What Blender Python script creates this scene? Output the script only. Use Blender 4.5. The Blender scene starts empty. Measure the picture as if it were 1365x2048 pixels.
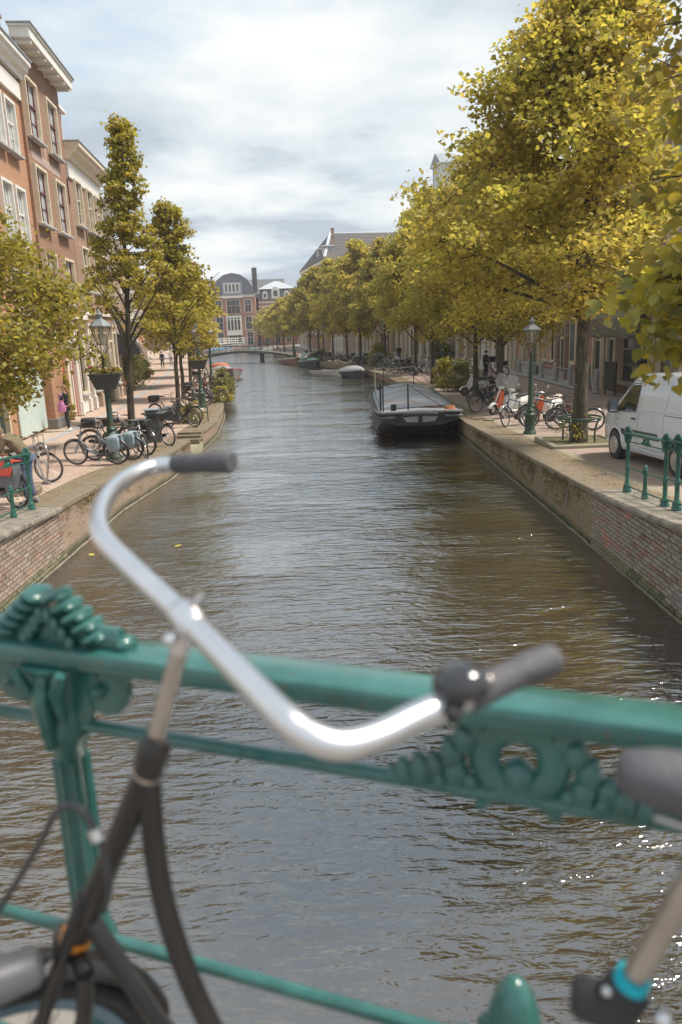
import bpy, math, random, numpy as np
from mathutils import Vector, Matrix
R=math.radians; PI=math.pi
random.seed(7); RNG=np.random.default_rng(7)
S=bpy.context.scene; C=S.collection
# ------------------------------------------------------------------ camera
cam=bpy.data.cameras.new('camera'); camo=bpy.data.objects.new('camera',cam); C.objects.link(camo); S.camera=camo
cam.sensor_fit='VERTICAL'; cam.sensor_height=36; cam.sensor_width=24; cam.lens=26.86
cam.clip_start=.05; cam.clip_end=3000
PITCH=math.atan(369/1528.); ROLL=R(2.25)
f_=Vector((0,math.cos(PITCH),-math.sin(PITCH))); u0=Vector((0,math.sin(PITCH),math.cos(PITCH))); r0=Vector((1,0,0))
cr=math.cos(ROLL)*r0-math.sin(ROLL)*u0; cu=math.sin(ROLL)*r0+math.cos(ROLL)*u0
camo.matrix_world=Matrix(((cr.x,cu.x,-f_.x,0),(cr.y,cu.y,-f_.y,0),(cr.z,cu.z,-f_.z,4.10),(0,0,0,1)))
cam.dof.use_dof=True; cam.dof.focus_distance=24.; cam.dof.aperture_fstop=2.6
# ------------------------------------------------------------------ world / sun / exposure
SUN_EL,SUN_AZ=R(57),R(92)         # azimuth clockwise from +Y (towards +X)
W=bpy.data.worlds.new('World'); S.world=W; W.use_nodes=True
nt=W.node_tree; nt.nodes.clear(); N=nt.nodes.new; L=nt.links.new
out=N('ShaderNodeOutputWorld'); bg=N('ShaderNodeBackground'); L(bg.outputs[0],out.inputs[0])
sky=N('ShaderNodeTexSky'); sky.sky_type='NISHITA'; sky.sun_disc=False; sky.sun_elevation=SUN_EL; sky.sun_rotation=SUN_AZ
sky.air_density=1.0; sky.dust_density=1.2; sky.ozone_density=1.5
bg.inputs[1].default_value=.11
tc=N('ShaderNodeTexCoord'); sep=N('ShaderNodeSeparateXYZ'); L(tc.outputs['Generated'],sep.inputs[0])
def wm(op,a,b=None,c=None,clamp=False):
    n=N('ShaderNodeMath'); n.operation=op; n.use_clamp=clamp
    for i,x in enumerate((a,b,c)):
        if x is None: continue
        if isinstance(x,(int,float)): n.inputs[i].default_value=x
        else: L(x,n.inputs[i])
    return n.outputs[0]
zz=wm('MAXIMUM',wm('ADD',sep.outputs[2],.13),.05)
cx=wm('DIVIDE',sep.outputs[0],zz); cy=wm('DIVIDE',sep.outputs[1],zz)
cmb=N('ShaderNodeCombineXYZ'); L(cx,cmb.inputs[0]); L(cy,cmb.inputs[1]); cmb.inputs[2].default_value=3.1
def cloud(scale,detail,rough,off,dist=.4):
    mp=N('ShaderNodeMapping'); mp.inputs['Location'].default_value=off; L(cmb.outputs[0],mp.inputs[0])
    n=N('ShaderNodeTexNoise'); n.inputs['Scale'].default_value=scale; n.inputs['Detail'].default_value=detail
    n.inputs['Roughness'].default_value=rough; n.inputs['Distortion'].default_value=dist; L(mp.outputs[0],n.inputs[0]); return n.outputs[0]
def ramp(fac,pts):
    r=N('ShaderNodeValToRGB'); L(fac,r.inputs[0]); e=r.color_ramp.elements
    while len(e)<len(pts): e.new(.5)
    for k,(p,c) in zip(e,pts): k.position=p; k.color=(*c,1)
    return r.outputs[0]
c1=cloud(.62,8,.58,(3.3,1.2,0),.3); c2=cloud(.95,8,.55,(8.1,4.4,2),.15)
cover=ramp(c1,[(.35,(0,0,0)),(.49,(1,1,1))])            # 0: blue gap, 1: cloud
shade=ramp(c2,[(.41,(2.9,3.3,3.75)),(.50,(4.2,4.6,4.85)),(.61,(5.5,5.6,5.55))])   # thick grey-blue to sunlit white
mixs=N('ShaderNodeMix'); mixs.data_type='RGBA'; L(cover,mixs.inputs[0]); L(shade,mixs.inputs[7])
blu=N('ShaderNodeMix'); blu.data_type='RGBA'; blu.inputs[0].default_value=.85; L(sky.outputs[0],blu.inputs[6]); blu.inputs[7].default_value=(3.3,4.1,4.75,1)
L(blu.outputs[2],mixs.inputs[6]); L(mixs.outputs[2],bg.inputs[0])
sun=bpy.data.lights.new('sun','SUN'); suno=bpy.data.objects.new('sun',sun); C.objects.link(suno)
sun.energy=3.3; sun.angle=R(12); sun.color=(1,.92,.82)
sd=Vector((math.sin(SUN_AZ)*math.cos(SUN_EL),math.cos(SUN_AZ)*math.cos(SUN_EL),math.sin(SUN_EL)))
suno.rotation_euler=sd.to_track_quat('Z','Y').to_euler(); suno.location=(20,-10,40)
V=S.view_settings; V.view_transform='Standard'; V.look='None'; V.gamma=1; V.use_curve_mapping=False; V.exposure=.76
S.cycles.max_bounces=6; S.cycles.diffuse_bounces=4; S.cycles.glossy_bounces=3; S.cycles.transparent_max_bounces=8
# ------------------------------------------------------------------ materials
MATS={}
def mat(name,col,rough=.6,metal=0,var=.12,scale=6,bump=0,bscale=None,col2=None,thr=None,coat=0,spec=.5,world=False,stretch=None,rand=0):
    if name in MATS: return MATS[name]
    m=bpy.data.materials.new(name); m.use_nodes=True; t=m.node_tree; b=t.nodes['Principled BSDF']
    b.inputs['Roughness'].default_value=rough; b.inputs['Metallic'].default_value=metal
    b.inputs['Coat Weight'].default_value=coat; b.inputs['Specular IOR Level'].default_value=spec
    tc=t.nodes.new('ShaderNodeTexCoord'); src=tc.outputs['Object']
    if world:
        g=t.nodes.new('ShaderNodeNewGeometry'); src=g.outputs['Position']
    if stretch:
        mp=t.nodes.new('ShaderNodeMapping'); mp.inputs['Scale'].default_value=stretch; t.links.new(src,mp.inputs[0]); src=mp.outputs[0]
    n=t.nodes.new('ShaderNodeTexNoise'); n.inputs['Scale'].default_value=scale; n.inputs['Detail'].default_value=6; n.inputs['Roughness'].default_value=.6
    t.links.new(src,n.inputs[0])
    r=t.nodes.new('ShaderNodeValToRGB'); e=r.color_ramp.elements
    a=tuple(c*(1-var) for c in col); bb=tuple(min(1,c*(1+var)) for c in col)
    if col2: bb=col2
    lo,hi=thr if thr else (.35,.65)
    e[0].position=lo; e[1].position=hi; e[0].color=(*a,1); e[1].color=(*bb,1)
    t.links.new(n.outputs[0],r.inputs[0]); co=r.outputs[0]
    if rand:
        oi=t.nodes.new('ShaderNodeObjectInfo'); h=t.nodes.new('ShaderNodeHueSaturation'); mr=t.nodes.new('ShaderNodeMapRange')
        mr.inputs[3].default_value=1-rand; mr.inputs[4].default_value=1+rand; t.links.new(oi.outputs['Random'],mr.inputs[0])
        t.links.new(mr.outputs[0],h.inputs['Value']); t.links.new(co,h.inputs['Color']); co=h.outputs[0]
    t.links.new(co,b.inputs['Base Color'])
    if bump:
        n2=t.nodes.new('ShaderNodeTexNoise'); n2.inputs['Scale'].default_value=bscale or scale*4; n2.inputs['Detail'].default_value=4
        t.links.new(src,n2.inputs[0]); bp=t.nodes.new('ShaderNodeBump'); bp.inputs['Strength'].default_value=bump; bp.inputs['Distance'].default_value=.02
        t.links.new(n2.outputs[0],bp.inputs['Height']); t.links.new(bp.outputs[0],b.inputs['Normal'])
    MATS[name]=m; return m
def brickmat(name,ca,cb,mortar,bw=.22,bh=.065,ms=.012,axes='xz',stain=None,stainamt=.5,sscale=1.2,rough=.85,rot=0,bumps=.5,world=False,damp=None):
    """brick courses from coordinates; stain = second colour laid over in noisy patches"""
    if name in MATS: return MATS[name]
    m=bpy.data.materials.new(name); m.use_nodes=True; t=m.node_tree; b=t.nodes['Principled BSDF']; nn=t.nodes.new; ll=t.links.new
    b.inputs['Roughness'].default_value=rough; b.inputs['Specular IOR Level'].default_value=.3
    tc=nn('ShaderNodeTexCoord'); src=tc.outputs['Object']
    if world: g=nn('ShaderNodeNewGeometry'); src=g.outputs['Position']
    sp=nn('ShaderNodeSeparateXYZ'); ll(src,sp.inputs[0]); cb_=nn('ShaderNodeCombineXYZ')
    if axes=='xz':
        ad=nn('ShaderNodeMath'); ll(sp.outputs[0],ad.inputs[0]); ll(sp.outputs[1],ad.inputs[1]); ll(ad.outputs[0],cb_.inputs[0]); ll(sp.outputs[2],cb_.inputs[1])
    else: ll(sp.outputs[0],cb_.inputs[0]); ll(sp.outputs[1],cb_.inputs[1])
    mp=nn('ShaderNodeMapping'); mp.inputs['Rotation'].default_value=(0,0,rot); ll(cb_.outputs[0],mp.inputs[0])
    br=nn('ShaderNodeTexBrick'); br.inputs['Scale'].default_value=1; br.inputs['Brick Width'].default_value=bw; br.inputs['Row Height'].default_value=bh
    br.inputs['Mortar Size'].default_value=ms/2; br.inputs['Mortar Smooth'].default_value=.2; br.inputs['Bias'].default_value=0
    br.inputs[1].default_value=(*ca,1); br.inputs[2].default_value=(*cb,1); br.inputs[3].default_value=(*mortar,1)
    ll(mp.outputs[0],br.inputs[0]); co=br.outputs[0]
    n=nn('ShaderNodeTexNoise'); n.inputs['Scale'].default_value=sscale; n.inputs['Detail'].default_value=8; n.inputs['Roughness'].default_value=.65; ll(src,n.inputs[0])
    r=nn('ShaderNodeValToRGB'); r.color_ramp.elements[0].position=.40; r.color_ramp.elements[1].position=.66; ll(n.outputs[0],r.inputs[0])
    mx=nn('ShaderNodeMix'); mx.data_type='RGBA'; mu=nn('ShaderNodeMath'); mu.operation='MULTIPLY'; mu.inputs[1].default_value=stainamt; ll(r.outputs[0],mu.inputs[0])
    ll(mu.outputs[0],mx.inputs[0]); ll(co,mx.inputs[6]); mx.inputs[7].default_value=(*(stain or mortar),1); co=mx.outputs[2]
    n3=nn('ShaderNodeTexNoise'); n3.inputs['Scale'].default_value=14; n3.inputs['Detail'].default_value=5; ll(src,n3.inputs[0])
    mr=nn('ShaderNodeMapRange'); mr.inputs[3].default_value=.72; mr.inputs[4].default_value=1.28; ll(n3.outputs[0],mr.inputs[0])
    h=nn('ShaderNodeHueSaturation'); ll(co,h.inputs['Color']); ll(mr.outputs[0],h.inputs['Value']); co=h.outputs[0]
    if damp:   # algae growing on the lowest courses
        g2=nn('ShaderNodeNewGeometry'); s2=nn('ShaderNodeSeparateXYZ'); ll(g2.outputs['Position'],s2.inputs[0])
        a2=nn('ShaderNodeMath'); a2.operation='MULTIPLY_ADD'; a2.inputs[1].default_value=.35; ll(n.outputs[0],a2.inputs[0]); ll(s2.outputs[2],a2.inputs[2])
        r2=nn('ShaderNodeValToRGB'); r2.color_ramp.elements[0].position=.22; r2.color_ramp.elements[1].position=.36; ll(a2.outputs[0],r2.inputs[0])
        m2=nn('ShaderNodeMix'); m2.data_type='RGBA'; ll(r2.outputs[0],m2.inputs[0]); m2.inputs[6].default_value=(*damp,1); ll(co,m2.inputs[7]); co=m2.outputs[2]
    ll(co,b.inputs['Base Color'])
    bp=nn('ShaderNodeBump'); bp.inputs['Strength'].default_value=bumps; bp.inputs['Distance'].default_value=.02
    ma=nn('ShaderNodeMath'); ma.operation='MULTIPLY_ADD'; ma.inputs[1].default_value=-1; ll(br.outputs['Fac'],ma.inputs[0]); ll(n3.outputs[0],ma.inputs[2])
    ll(ma.outputs[0],bp.inputs['Height']); ll(bp.outputs[0],b.inputs['Normal'])
    MATS[name]=m; return m
def leafmat(name,cols,trans=.35):
    if name in MATS: return MATS[name]
    m=bpy.data.materials.new(name); m.use_nodes=True; t=m.node_tree; t.nodes.clear(); nn=t.nodes.new; ll=t.links.new
    o=nn('ShaderNodeOutputMaterial'); g=nn('ShaderNodeNewGeometry'); r=nn('ShaderNodeValToRGB'); e=r.color_ramp.elements
    while len(e)<len(cols): e.new(.5)
    for i,(k,c) in enumerate(zip(e,cols)): k.position=i/(len(cols)-1); k.color=(*c,1)
    ll(g.outputs['Random Per Island'],r.inputs[0])
    oi=nn('ShaderNodeObjectInfo'); h=nn('ShaderNodeHueSaturation'); mr=nn('ShaderNodeMapRange'); mr.inputs[3].default_value=.85; mr.inputs[4].default_value=1.12
    ll(oi.outputs['Random'],mr.inputs[0]); ll(mr.outputs[0],h.inputs['Value']); ll(r.outputs[0],h.inputs['Color'])
    nz=nn('ShaderNodeTexNoise'); nz.inputs['Scale'].default_value=1.1; nz.inputs['Detail'].default_value=3; ll(g.outputs['Position'],nz.inputs[0]); m2=nn('ShaderNodeMapRange'); m2.inputs[1].default_value=.35; m2.inputs[2].default_value=.65; m2.inputs[3].default_value=.487; m2.inputs[4].default_value=.513; ll(nz.outputs[0],m2.inputs[0]); ll(m2.outputs[0],h.inputs['Hue'])
    p=nn('ShaderNodeBsdfPrincipled'); p.inputs['Roughness'].default_value=.5; p.inputs['Specular IOR Level'].default_value=.35; ll(h.outputs[0],p.inputs['Base Color'])
    tr=nn('ShaderNodeBsdfTranslucent'); h2=nn('ShaderNodeHueSaturation'); h2.inputs['Value'].default_value=1.5; h2.inputs['Saturation'].default_value=1.1; ll(h.outputs[0],h2.inputs['Color']); ll(h2.outputs[0],tr.inputs[0])
    mx=nn('ShaderNodeMixShader'); mx.inputs[0].default_value=trans; ll(p.outputs[0],mx.inputs[1]); ll(tr.outputs[0],mx.inputs[2]); ll(mx.outputs[0],o.inputs[0])
    MATS[name]=m; return m
def glassy(name,col,rough=.05):
    return mat(name,col,rough=rough,var=.35,scale=1.3,spec=.9)
def clearglass(name,tint=(.9,.92,.92),a=.3):
    if name in MATS: return MATS[name]
    m=bpy.data.materials.new(name); m.use_nodes=True; t=m.node_tree; t.nodes.clear(); nn=t.nodes.new; ll=t.links.new
    o=nn('ShaderNodeOutputMaterial'); tr=nn('ShaderNodeBsdfTransparent'); tr.inputs[0].default_value=(*tint,1); p=nn('ShaderNodeBsdfPrincipled'); p.inputs['Roughness'].default_value=.08; p.inputs['Base Color'].default_value=(*[c*.6 for c in tint],1)
    mx=nn('ShaderNodeMixShader'); mx.inputs[0].default_value=a; ll(tr.outputs[0],mx.inputs[1]); ll(p.outputs[0],mx.inputs[2]); ll(mx.outputs[0],o.inputs[0]); MATS[name]=m; return m
# ------------------------------------------------------------------ mesh helpers
def rotz(p,a): c,s=math.cos(a),math.sin(a); return (p[0]*c-p[1]*s,p[0]*s+p[1]*c,p[2])
class M:
    def __init__(s): s.v=[]; s.f=[]
    def add(s,vs,fs):
        o=len(s.v); s.v+=[tuple(v) for v in vs]; s.f+=[tuple(i+o for i in f) for f in fs]; return s
    def box(s,c,d,rz=0,bev=0,Rm=None):
        x,y,z=[k/2 for k in d]
        if bev:
            b=min(bev,x*.9,y*.9,z*.9); vs=[]
            ring=[(x-b,y),(x,y-b),(x,-y+b),(x-b,-y),(-x+b,-y),(-x,-y+b),(-x,y-b),(-x+b,y)]
            inn=[(px*(x-b)/x if abs(px)==x else px, py*(y-b)/y if abs(py)==y else py) for px,py in ring]
            for zl,rg in ((-z,inn),(-z+b,ring),(z-b,ring),(z,inn)): vs+=[(px,py,zl) for px,py in rg]
            fs=[tuple(range(8)),tuple(range(31,23,-1))]
            for l in range(3):
                for i in range(8): j=(i+1)%8; fs.append((l*8+i,(l+1)*8+i,(l+1)*8+j,l*8+j))
        else:
            vs=[(-x,-y,-z),(x,-y,-z),(x,y,-z),(-x,y,-z),(-x,-y,z),(x,-y,z),(x,y,z),(-x,y,z)]
            fs=[(0,3,2,1),(4,5,6,7),(0,1,5,4),(1,2,6,5),(2,3,7,6),(3,0,4,7)]
        if Rm is not None: vs=[tuple(Rm@Vector(v)) for v in vs]
        if rz: vs=[rotz(v,rz) for v in vs]
        return s.add([(v[0]+c[0],v[1]+c[1],v[2]+c[2]) for v in vs],fs)
    def bar(s,p,q,w,h=None,bev=0):
        p,q=Vector(p),Vector(q); d=q-p; Rm=d.to_track_quat('Y','Z').to_matrix()
        return s.box((p+q)/2,(w,d.length,h or w),Rm=Rm,bev=bev)
    def tube(s,pts,r,n=8,cap=True,closed=False,sy=1):
        pts=[Vector(p) for p in pts]; k=len(pts); rr=r if isinstance(r,(list,tuple)) else [r]*k
        vs=[]; up=None
        for i,p in enumerate(pts):
            if closed: t=pts[(i+1)%k]-pts[i-1]
            else: t=(pts[min(i+1,k-1)]-pts[max(i-1,0)])
            t=t.normalized() if t.length>1e-9 else Vector((0,0,1))
            if up is None: up=Vector((0,0,1)) if abs(t.z)<.9 else Vector((1,0,0))
            a=t.cross(up); 
            if a.length<1e-6: a=t.cross(Vector((1,.1,0)))
            a.normalize(); b=a.cross(t).normalized(); up=b
            for j in range(n):
                th=2*PI*j/n; vs.append(p+a*(math.cos(th)*rr[i])+b*(math.sin(th)*rr[i]*sy))
        fs=[]
        for i in range(k if closed else k-1):
            for j in range(n):
                a0=i*n+j; a1=i*n+(j+1)%n; b0=((i+1)%k)*n+j; b1=((i+1)%k)*n+(j+1)%n; fs.append((a0,a1,b1,b0))
        if cap and not closed: fs+= [tuple(range(n-1,-1,-1)),tuple(range((k-1)*n,k*n))]
        return s.add(vs,fs)
    def lathe(s,prof,n=16,c=(0,0,0),Rm=None,sx=1,sy=1):
        vs=[];k=len(prof)
        for r,z in prof:
            for j in range(n):
                th=2*PI*j/n; v=Vector((math.cos(th)*r*sx,math.sin(th)*r*sy,z))
                if Rm is not None: v=Rm@v
                vs.append((v[0]+c[0],v[1]+c[1],v[2]+c[2]))
        fs=[(i*n+j,i*n+(j+1)%n,(i+1)*n+(j+1)%n,(i+1)*n+j) for i in range(k-1) for j in range(n)]
        fs+=[tuple(range(n-1,-1,-1)),tuple(range((k-1)*n,k*n))]
        return s.add(vs,fs)
    def ring(s,c,Rr,r,n=24,m=6,axis='y',sq=1,a0=0,a1=2*PI):
        full=abs(a1-a0-2*PI)<1e-6; pts=[]
        for i in range(n+(0 if full else 1)):
            a=a0+(a1-a0)*i/n
            p={'y':(math.cos(a)*Rr,0,math.sin(a)*Rr),'z':(math.cos(a)*Rr,math.sin(a)*Rr,0),'x':(0,math.cos(a)*Rr,math.sin(a)*Rr)}[axis]
            pts.append((p[0]+c[0],p[1]+c[1],p[2]+c[2]))
        return s.tube(pts,r,m,closed=full,sy=sq)
    def ball(s,c,d,n=10,m=7,Rm=None):
        pr=[(math.sin(PI*i/m) if 0<i<m else .02,-math.cos(PI*i/m)) for i in range(m+1)]
        vs=[];
        for r,z in pr:
            for j in range(n):
                th=2*PI*j/n; v=Vector((math.cos(th)*r*d[0]/2,math.sin(th)*r*d[1]/2,z*d[2]/2))
                if Rm is not None: v=Rm@v
                vs.append((v[0]+c[0],v[1]+c[1],v[2]+c[2]))
        fs=[(i*n+j,i*n+(j+1)%n,(i+1)*n+(j+1)%n,(i+1)*n+j) for i in range(m) for j in range(n)]
        fs+=[tuple(range(n-1,-1,-1)),tuple(range(m*n,(m+1)*n))]
        return s.add(vs,fs)
    def prism(s,poly,a,b,axis='y'):
        """poly in the plane across axis, extruded from a to b"""
        k=len(poly)
        def P(p,t): return {'y':(p[0],t,p[1]),'x':(t,p[0],p[1]),'z':(p[0],p[1],t)}[axis]
        vs=[P(p,a) for p in poly]+[P(p,b) for p in poly]
        fs=[tuple(range(k-1,-1,-1)),tuple(range(k,2*k))]+[(i,(i+1)%k,k+(i+1)%k,k+i) for i in range(k)]
        return s.add(vs,fs)
    def loft(s,secs,cap=True,closed=True):
        n=len(secs[0]); vs=[p for q in secs for p in q]
        fs=[(i*n+j,i*n+(j+1)%n,(i+1)*n+(j+1)%n,(i+1)*n+j) for i in range(len(secs)-1) for j in range(n if closed else n-1)]
        if cap: fs+=[tuple(range(n-1,-1,-1)),tuple(range((len(secs)-1)*n,len(secs)*n))]
        return s.add(vs,fs)
    def xf(s,fn): s.v=[tuple(fn(v)) for v in s.v]; return s
def tomesh(m,smooth=35,name='mesh'):
    if isinstance(m,bpy.types.Mesh): return m
    me=bpy.data.meshes.new(name); me.from_pydata(m.v,[],m.f); me.validate(verbose=False)
    import bmesh
    b=bmesh.new(); b.from_mesh(me); bmesh.ops.recalc_face_normals(b,faces=b.faces); b.to_mesh(me); b.free()
    if smooth:
        me.polygons.foreach_set('use_smooth',[True]*len(me.polygons)); me.set_sharp_from_angle(angle=R(smooth))
    me.update(); return me
def part(name,m,material,parent=None,loc=(0,0,0),rot=(0,0,0),label=None,smooth=35,kind=None):
    me=tomesh(m,smooth,name)
    if not me.materials: me.materials.append(material)
    o=bpy.data.objects.new(name,me); C.objects.link(o); o.parent=parent; o.location=loc; o.rotation_euler=rot
    if material and me.materials[0]!=material: o.material_slots[0].link='OBJECT'; o.material_slots[0].material=material
    if label: o['label']=label
    if kind: o['kind']=kind
    return o
def thing(name,label,cat,loc=(0,0,0),rz=0,group=None,rot=None):
    o=bpy.data.objects.new(name,None); C.objects.link(o); o.location=loc; o.rotation_euler=rot or (0,0,rz); o.empty_display_size=.1
    o['label']=label; o['category']=cat
    if group: o['group']=group
    return o
def solo(name,m,material,label,cat,loc=(0,0,0),rz=0,group=None,smooth=35):
    o=part(name,m,material,None,loc,(0,0,rz),label,smooth); o['category']=cat
    if group: o['group']=group
    return o
def struct(name,m,material,smooth=35): return part(name,m,material,None,kind='structure',smooth=smooth)
def dup(root,loc,rz,label,scale=None):
    r=root.copy(); C.objects.link(r); r.location=loc; r.rotation_euler=(0,0,rz); r['label']=label
    if scale: r.scale=scale
    def rec(a,b):
        for ch in KIDS.get(a.name,[]) or [x for x in a.children]:
            c=ch.copy(); C.objects.link(c); c.parent=b; rec(ch,c)
    rec(root,r); return r
KIDS={}
def gz(y):
    P=[(-30,2.6),(1,2.5),(4,2.2),(8,1.5),(11,1.22),(14,1.02),(20,.82),(27,.62),(35,.55),(600,.55)]
    for (a,b),(c,d) in zip(P,P[1:]):
        if y<=c: return b+(d-b)*(y-a)/(c-a)
    return .55
def ip(P,y):
    if y<=P[0][0]: return P[0][1]
    for (a,b),(c,d) in zip(P,P[1:]):
        if y<=c: return b+(d-b)*(y-a)/(c-a)
    return P[-1][1]
EL=[(-30,-5.3),(18,-5.3),(22,-4.9),(31,-4.95),(37,-5.5),(48,-7.0),(56,-8.3),(68,-10.3),(85,-13.5),(105,-17.6),(125,-22),(150,-29),(170,-34)]
ER=[(-30,4.62),(27,4.62),(38,4.45),(50,3.95),(60,3.4),(68,2.15),(80,-.6),(95,-4.3),(105,-6.3),(125,-9.6),(150,-13.5),(172,-16)]
el=lambda y: ip(EL,y)
er=lambda y: ip(ER,y)
# ================================================================== WATER
def watermat():
    m=bpy.data.materials.new('canal water'); m.use_nodes=True; t=m.node_tree; b=t.nodes['Principled BSDF']; nn=t.nodes.new; ll=t.links.new
    b.inputs['Base Color'].default_value=(.052,.044,.035,1); b.inputs['Roughness'].default_value=.03; b.inputs['IOR'].default_value=2.0; b.inputs['Specular IOR Level'].default_value=.8
    g=nn('ShaderNodeNewGeometry')
    def wave(sc,stretch,rot,detail=3,rough=.5,dist=.6):
        mp=nn('ShaderNodeMapping'); mp.inputs['Rotation'].default_value=(0,0,rot); mp.inputs['Scale'].default_value=(sc,sc*stretch,sc); ll(g.outputs['Position'],mp.inputs[0])
        n=nn('ShaderNodeTexNoise'); n.inputs['Scale'].default_value=1; n.inputs['Detail'].default_value=detail; n.inputs['Roughness'].default_value=rough; n.inputs['Distortion'].default_value=dist
        ll(mp.outputs[0],n.inputs[0]); return n.outputs[0]
    a=wave(1.0,3.4,R(9),3,.5,.5); c=wave(2.9,3.2,R(-7),3,.5,.7); d=wave(.30,1.6,R(30),2); e=wave(8.5,2.6,R(5),2,.5,.5)
    def ma(op,x,y):
        q=nn('ShaderNodeMath'); q.operation=op
        for i,k in enumerate((x,y)):
            if isinstance(k,(int,float)): q.inputs[i].default_value=k
            else: ll(k,q.inputs[i])
        return q.outputs[0]
    mr=nn('ShaderNodeMapRange'); mr.inputs[1].default_value=.35; mr.inputs[2].default_value=.65; mr.inputs[3].default_value=.45; mr.inputs[4].default_value=1.35; ll(d,mr.inputs[0])
    h=ma('ADD',ma('MULTIPLY',a,.070),ma('MULTIPLY',c,.048)); h=ma('ADD',h,ma('MULTIPLY',e,.0105)); h=ma('MULTIPLY',h,mr.outputs[0])
    bp=nn('ShaderNodeBump'); bp.inputs['Strength'].default_value=.8; bp.inputs['Distance'].default_value=1.0; ll(h,bp.inputs['Height'])
    # murky body under a rippled reflecting surface, weighted by Fresnel of the mean water level
    o=t.nodes['Material Output']; t.nodes.remove(b)
    df=nn('ShaderNodeBsdfDiffuse'); df.inputs[0].default_value=(.050,.038,.026,1); gl=nn('ShaderNodeBsdfGlossy'); gl.inputs['Roughness'].default_value=.085; ll(bp.outputs[0],gl.inputs['Normal'])
    fr=nn('ShaderNodeFresnel'); fr.inputs['IOR'].default_value=1.6; fc=ma('ADD',ma('MULTIPLY',fr.outputs[0],1.6),.22)
    mn=nn('ShaderNodeMath'); mn.operation='MINIMUM'; ll(fc,mn.inputs[0]); mn.inputs[1].default_value=.95
    mx=nn('ShaderNodeMixShader'); ll(mn.outputs[0],mx.inputs[0]); ll(df.outputs[0],mx.inputs[1]); ll(gl.outputs[0],mx.inputs[2]); ll(mx.outputs[0],o.inputs[0])
    return m
WATER=watermat()
struct('water',M().add([(-70,-40,0),(40,-40,0),(40,210,0),(-70,210,0)],[(0,1,2,3)]),WATER)
# ================================================================== GROUND SHEETS
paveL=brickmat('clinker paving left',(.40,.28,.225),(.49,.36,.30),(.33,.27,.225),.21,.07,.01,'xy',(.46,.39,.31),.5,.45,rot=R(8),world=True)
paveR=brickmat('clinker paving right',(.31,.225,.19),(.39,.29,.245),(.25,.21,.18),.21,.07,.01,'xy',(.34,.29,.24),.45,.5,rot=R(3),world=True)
sidewalk=brickmat('sidewalk brick',(.42,.30,.23),(.50,.38,.30),(.34,.28,.23),.21,.105,.01,'xy',(.42,.36,.28),.4,.5,world=True,rot=R(-6))
kerbm=mat('kerb stone',(.40,.35,.29),.85,scale=3,var=.3,bump=.4,world=True,col2=(.27,.25,.14))
gutm=mat('gutter stone',(.34,.33,.33),.8,scale=3,var=.25,bump=.2,world=True)
quaystrip=mat('worn quay verge',(.34,.245,.175),.95,scale=2.6,var=.45,bump=.7,bscale=18,world=True,col2=(.22,.20,.11),thr=(.44,.72))
mud=mat('canal bank soil',(.10,.08,.05),.95)
def ys_for(lo,hi,extra=()):
    s={lo,hi}|{y for y in (-30,1,4,8,11,14,18,20,22,27,31,35,37,38,41,48,50,56,60,68,73,80,85,95,105,111,125,150) if lo<y<hi}|{e for e in extra if lo<e<hi}
    return sorted(s)
def strip(a,b,lo,hi,dz=0,extra=(),dz2=None):
    m=M(); ys=ys_for(lo,hi,extra); vs=[]
    for y in ys: vs+=[(a(y),y,gz(y)+dz),(b(y),y,gz(y)+(dz if dz2 is None else dz2))]
    return m.add(vs,[(2*i,2*i+1,2*i+3,2*i+2) for i in range(len(ys)-1)])
GUT=[(-30,-9.3),(14,-9.4),(27,-10.05),(41,-11.0),(56,-13.0),(73,-15.5),(85,-17.7),(111,-23.2),(150,-33)]
gut=lambda y: ip(GUT,y)
NOTCH=(25.3,27.6)
def eln(y): return el(y)-(.85 if NOTCH[0]<=y<=NOTCH[1] else 0)
lo_=M()
# left street, split round the landing notch
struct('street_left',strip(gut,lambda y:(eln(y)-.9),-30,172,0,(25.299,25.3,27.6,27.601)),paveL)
struct('sidewalk_left',strip(lambda y:-60,lambda y:gut(y)-.32,-30,172,.0),sidewalk)
struct('gutter_left',strip(lambda y:gut(y)-.32,gut,-30,172,.004,dz2=.004),gutm)
v=M(); 
for a_,b_ in ((-30,25.3),(27.6,172)):
    s_=strip(lambda y:el(y)-.9,el,a_,b_,0); v.add(s_.v,s_.f)
struct('quay_verge_left',v,quaystrip)
FR=[(-30,13.6),(50,13.6),(60,12.3),(68,11.2),(80,8.4),(95,4.7),(105,2.6),(125,-1),(150,-5),(172,-8)]
FL=[(-30,-6.5),(24,-10.95),(30,-11.5),(46,-12.93),(61,-15.8),(76,-18.4),(100,-24),(125,-31),(172,-45)]
fr=lambda y: ip(FR,y)
fl=lambda y: ip(FL,y)
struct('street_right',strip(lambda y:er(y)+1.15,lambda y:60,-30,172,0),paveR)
struct('quay_verge_right',strip(er,lambda y:er(y)+.95,-30,172,0),quaystrip)
struct('kerb_line_right',strip(lambda y:er(y)+.95,lambda y:er(y)+1.15,-30,172,.0,dz2=.0),kerbm)
struct('doorstep_strip_right',strip(lambda y:fr(y)-1.5,lambda y:fr(y)+.2,39.5,172,.05,dz2=.05),mat('bluestone strip',(.36,.35,.33),.8,var=.15,world=True,scale=2))
# far bank and wide terrain
g=M(); g.box((-15,400,.26),(600,456,.58)); struct('far_bank',g,mat('far quay paving',(.3,.24,.2),.9,var=.2,world=True,scale=.5))
g=M(); g.add([(-340,-140,-1.2),(320,-140,-1.2),(320,620,-1.2),(-340,620,-1.2)],[(0,1,2,3)])
struct('ground',g,mat('distant ground',(.18,.16,.10),.95,scale=.02,var=.3,world=True))
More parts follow.
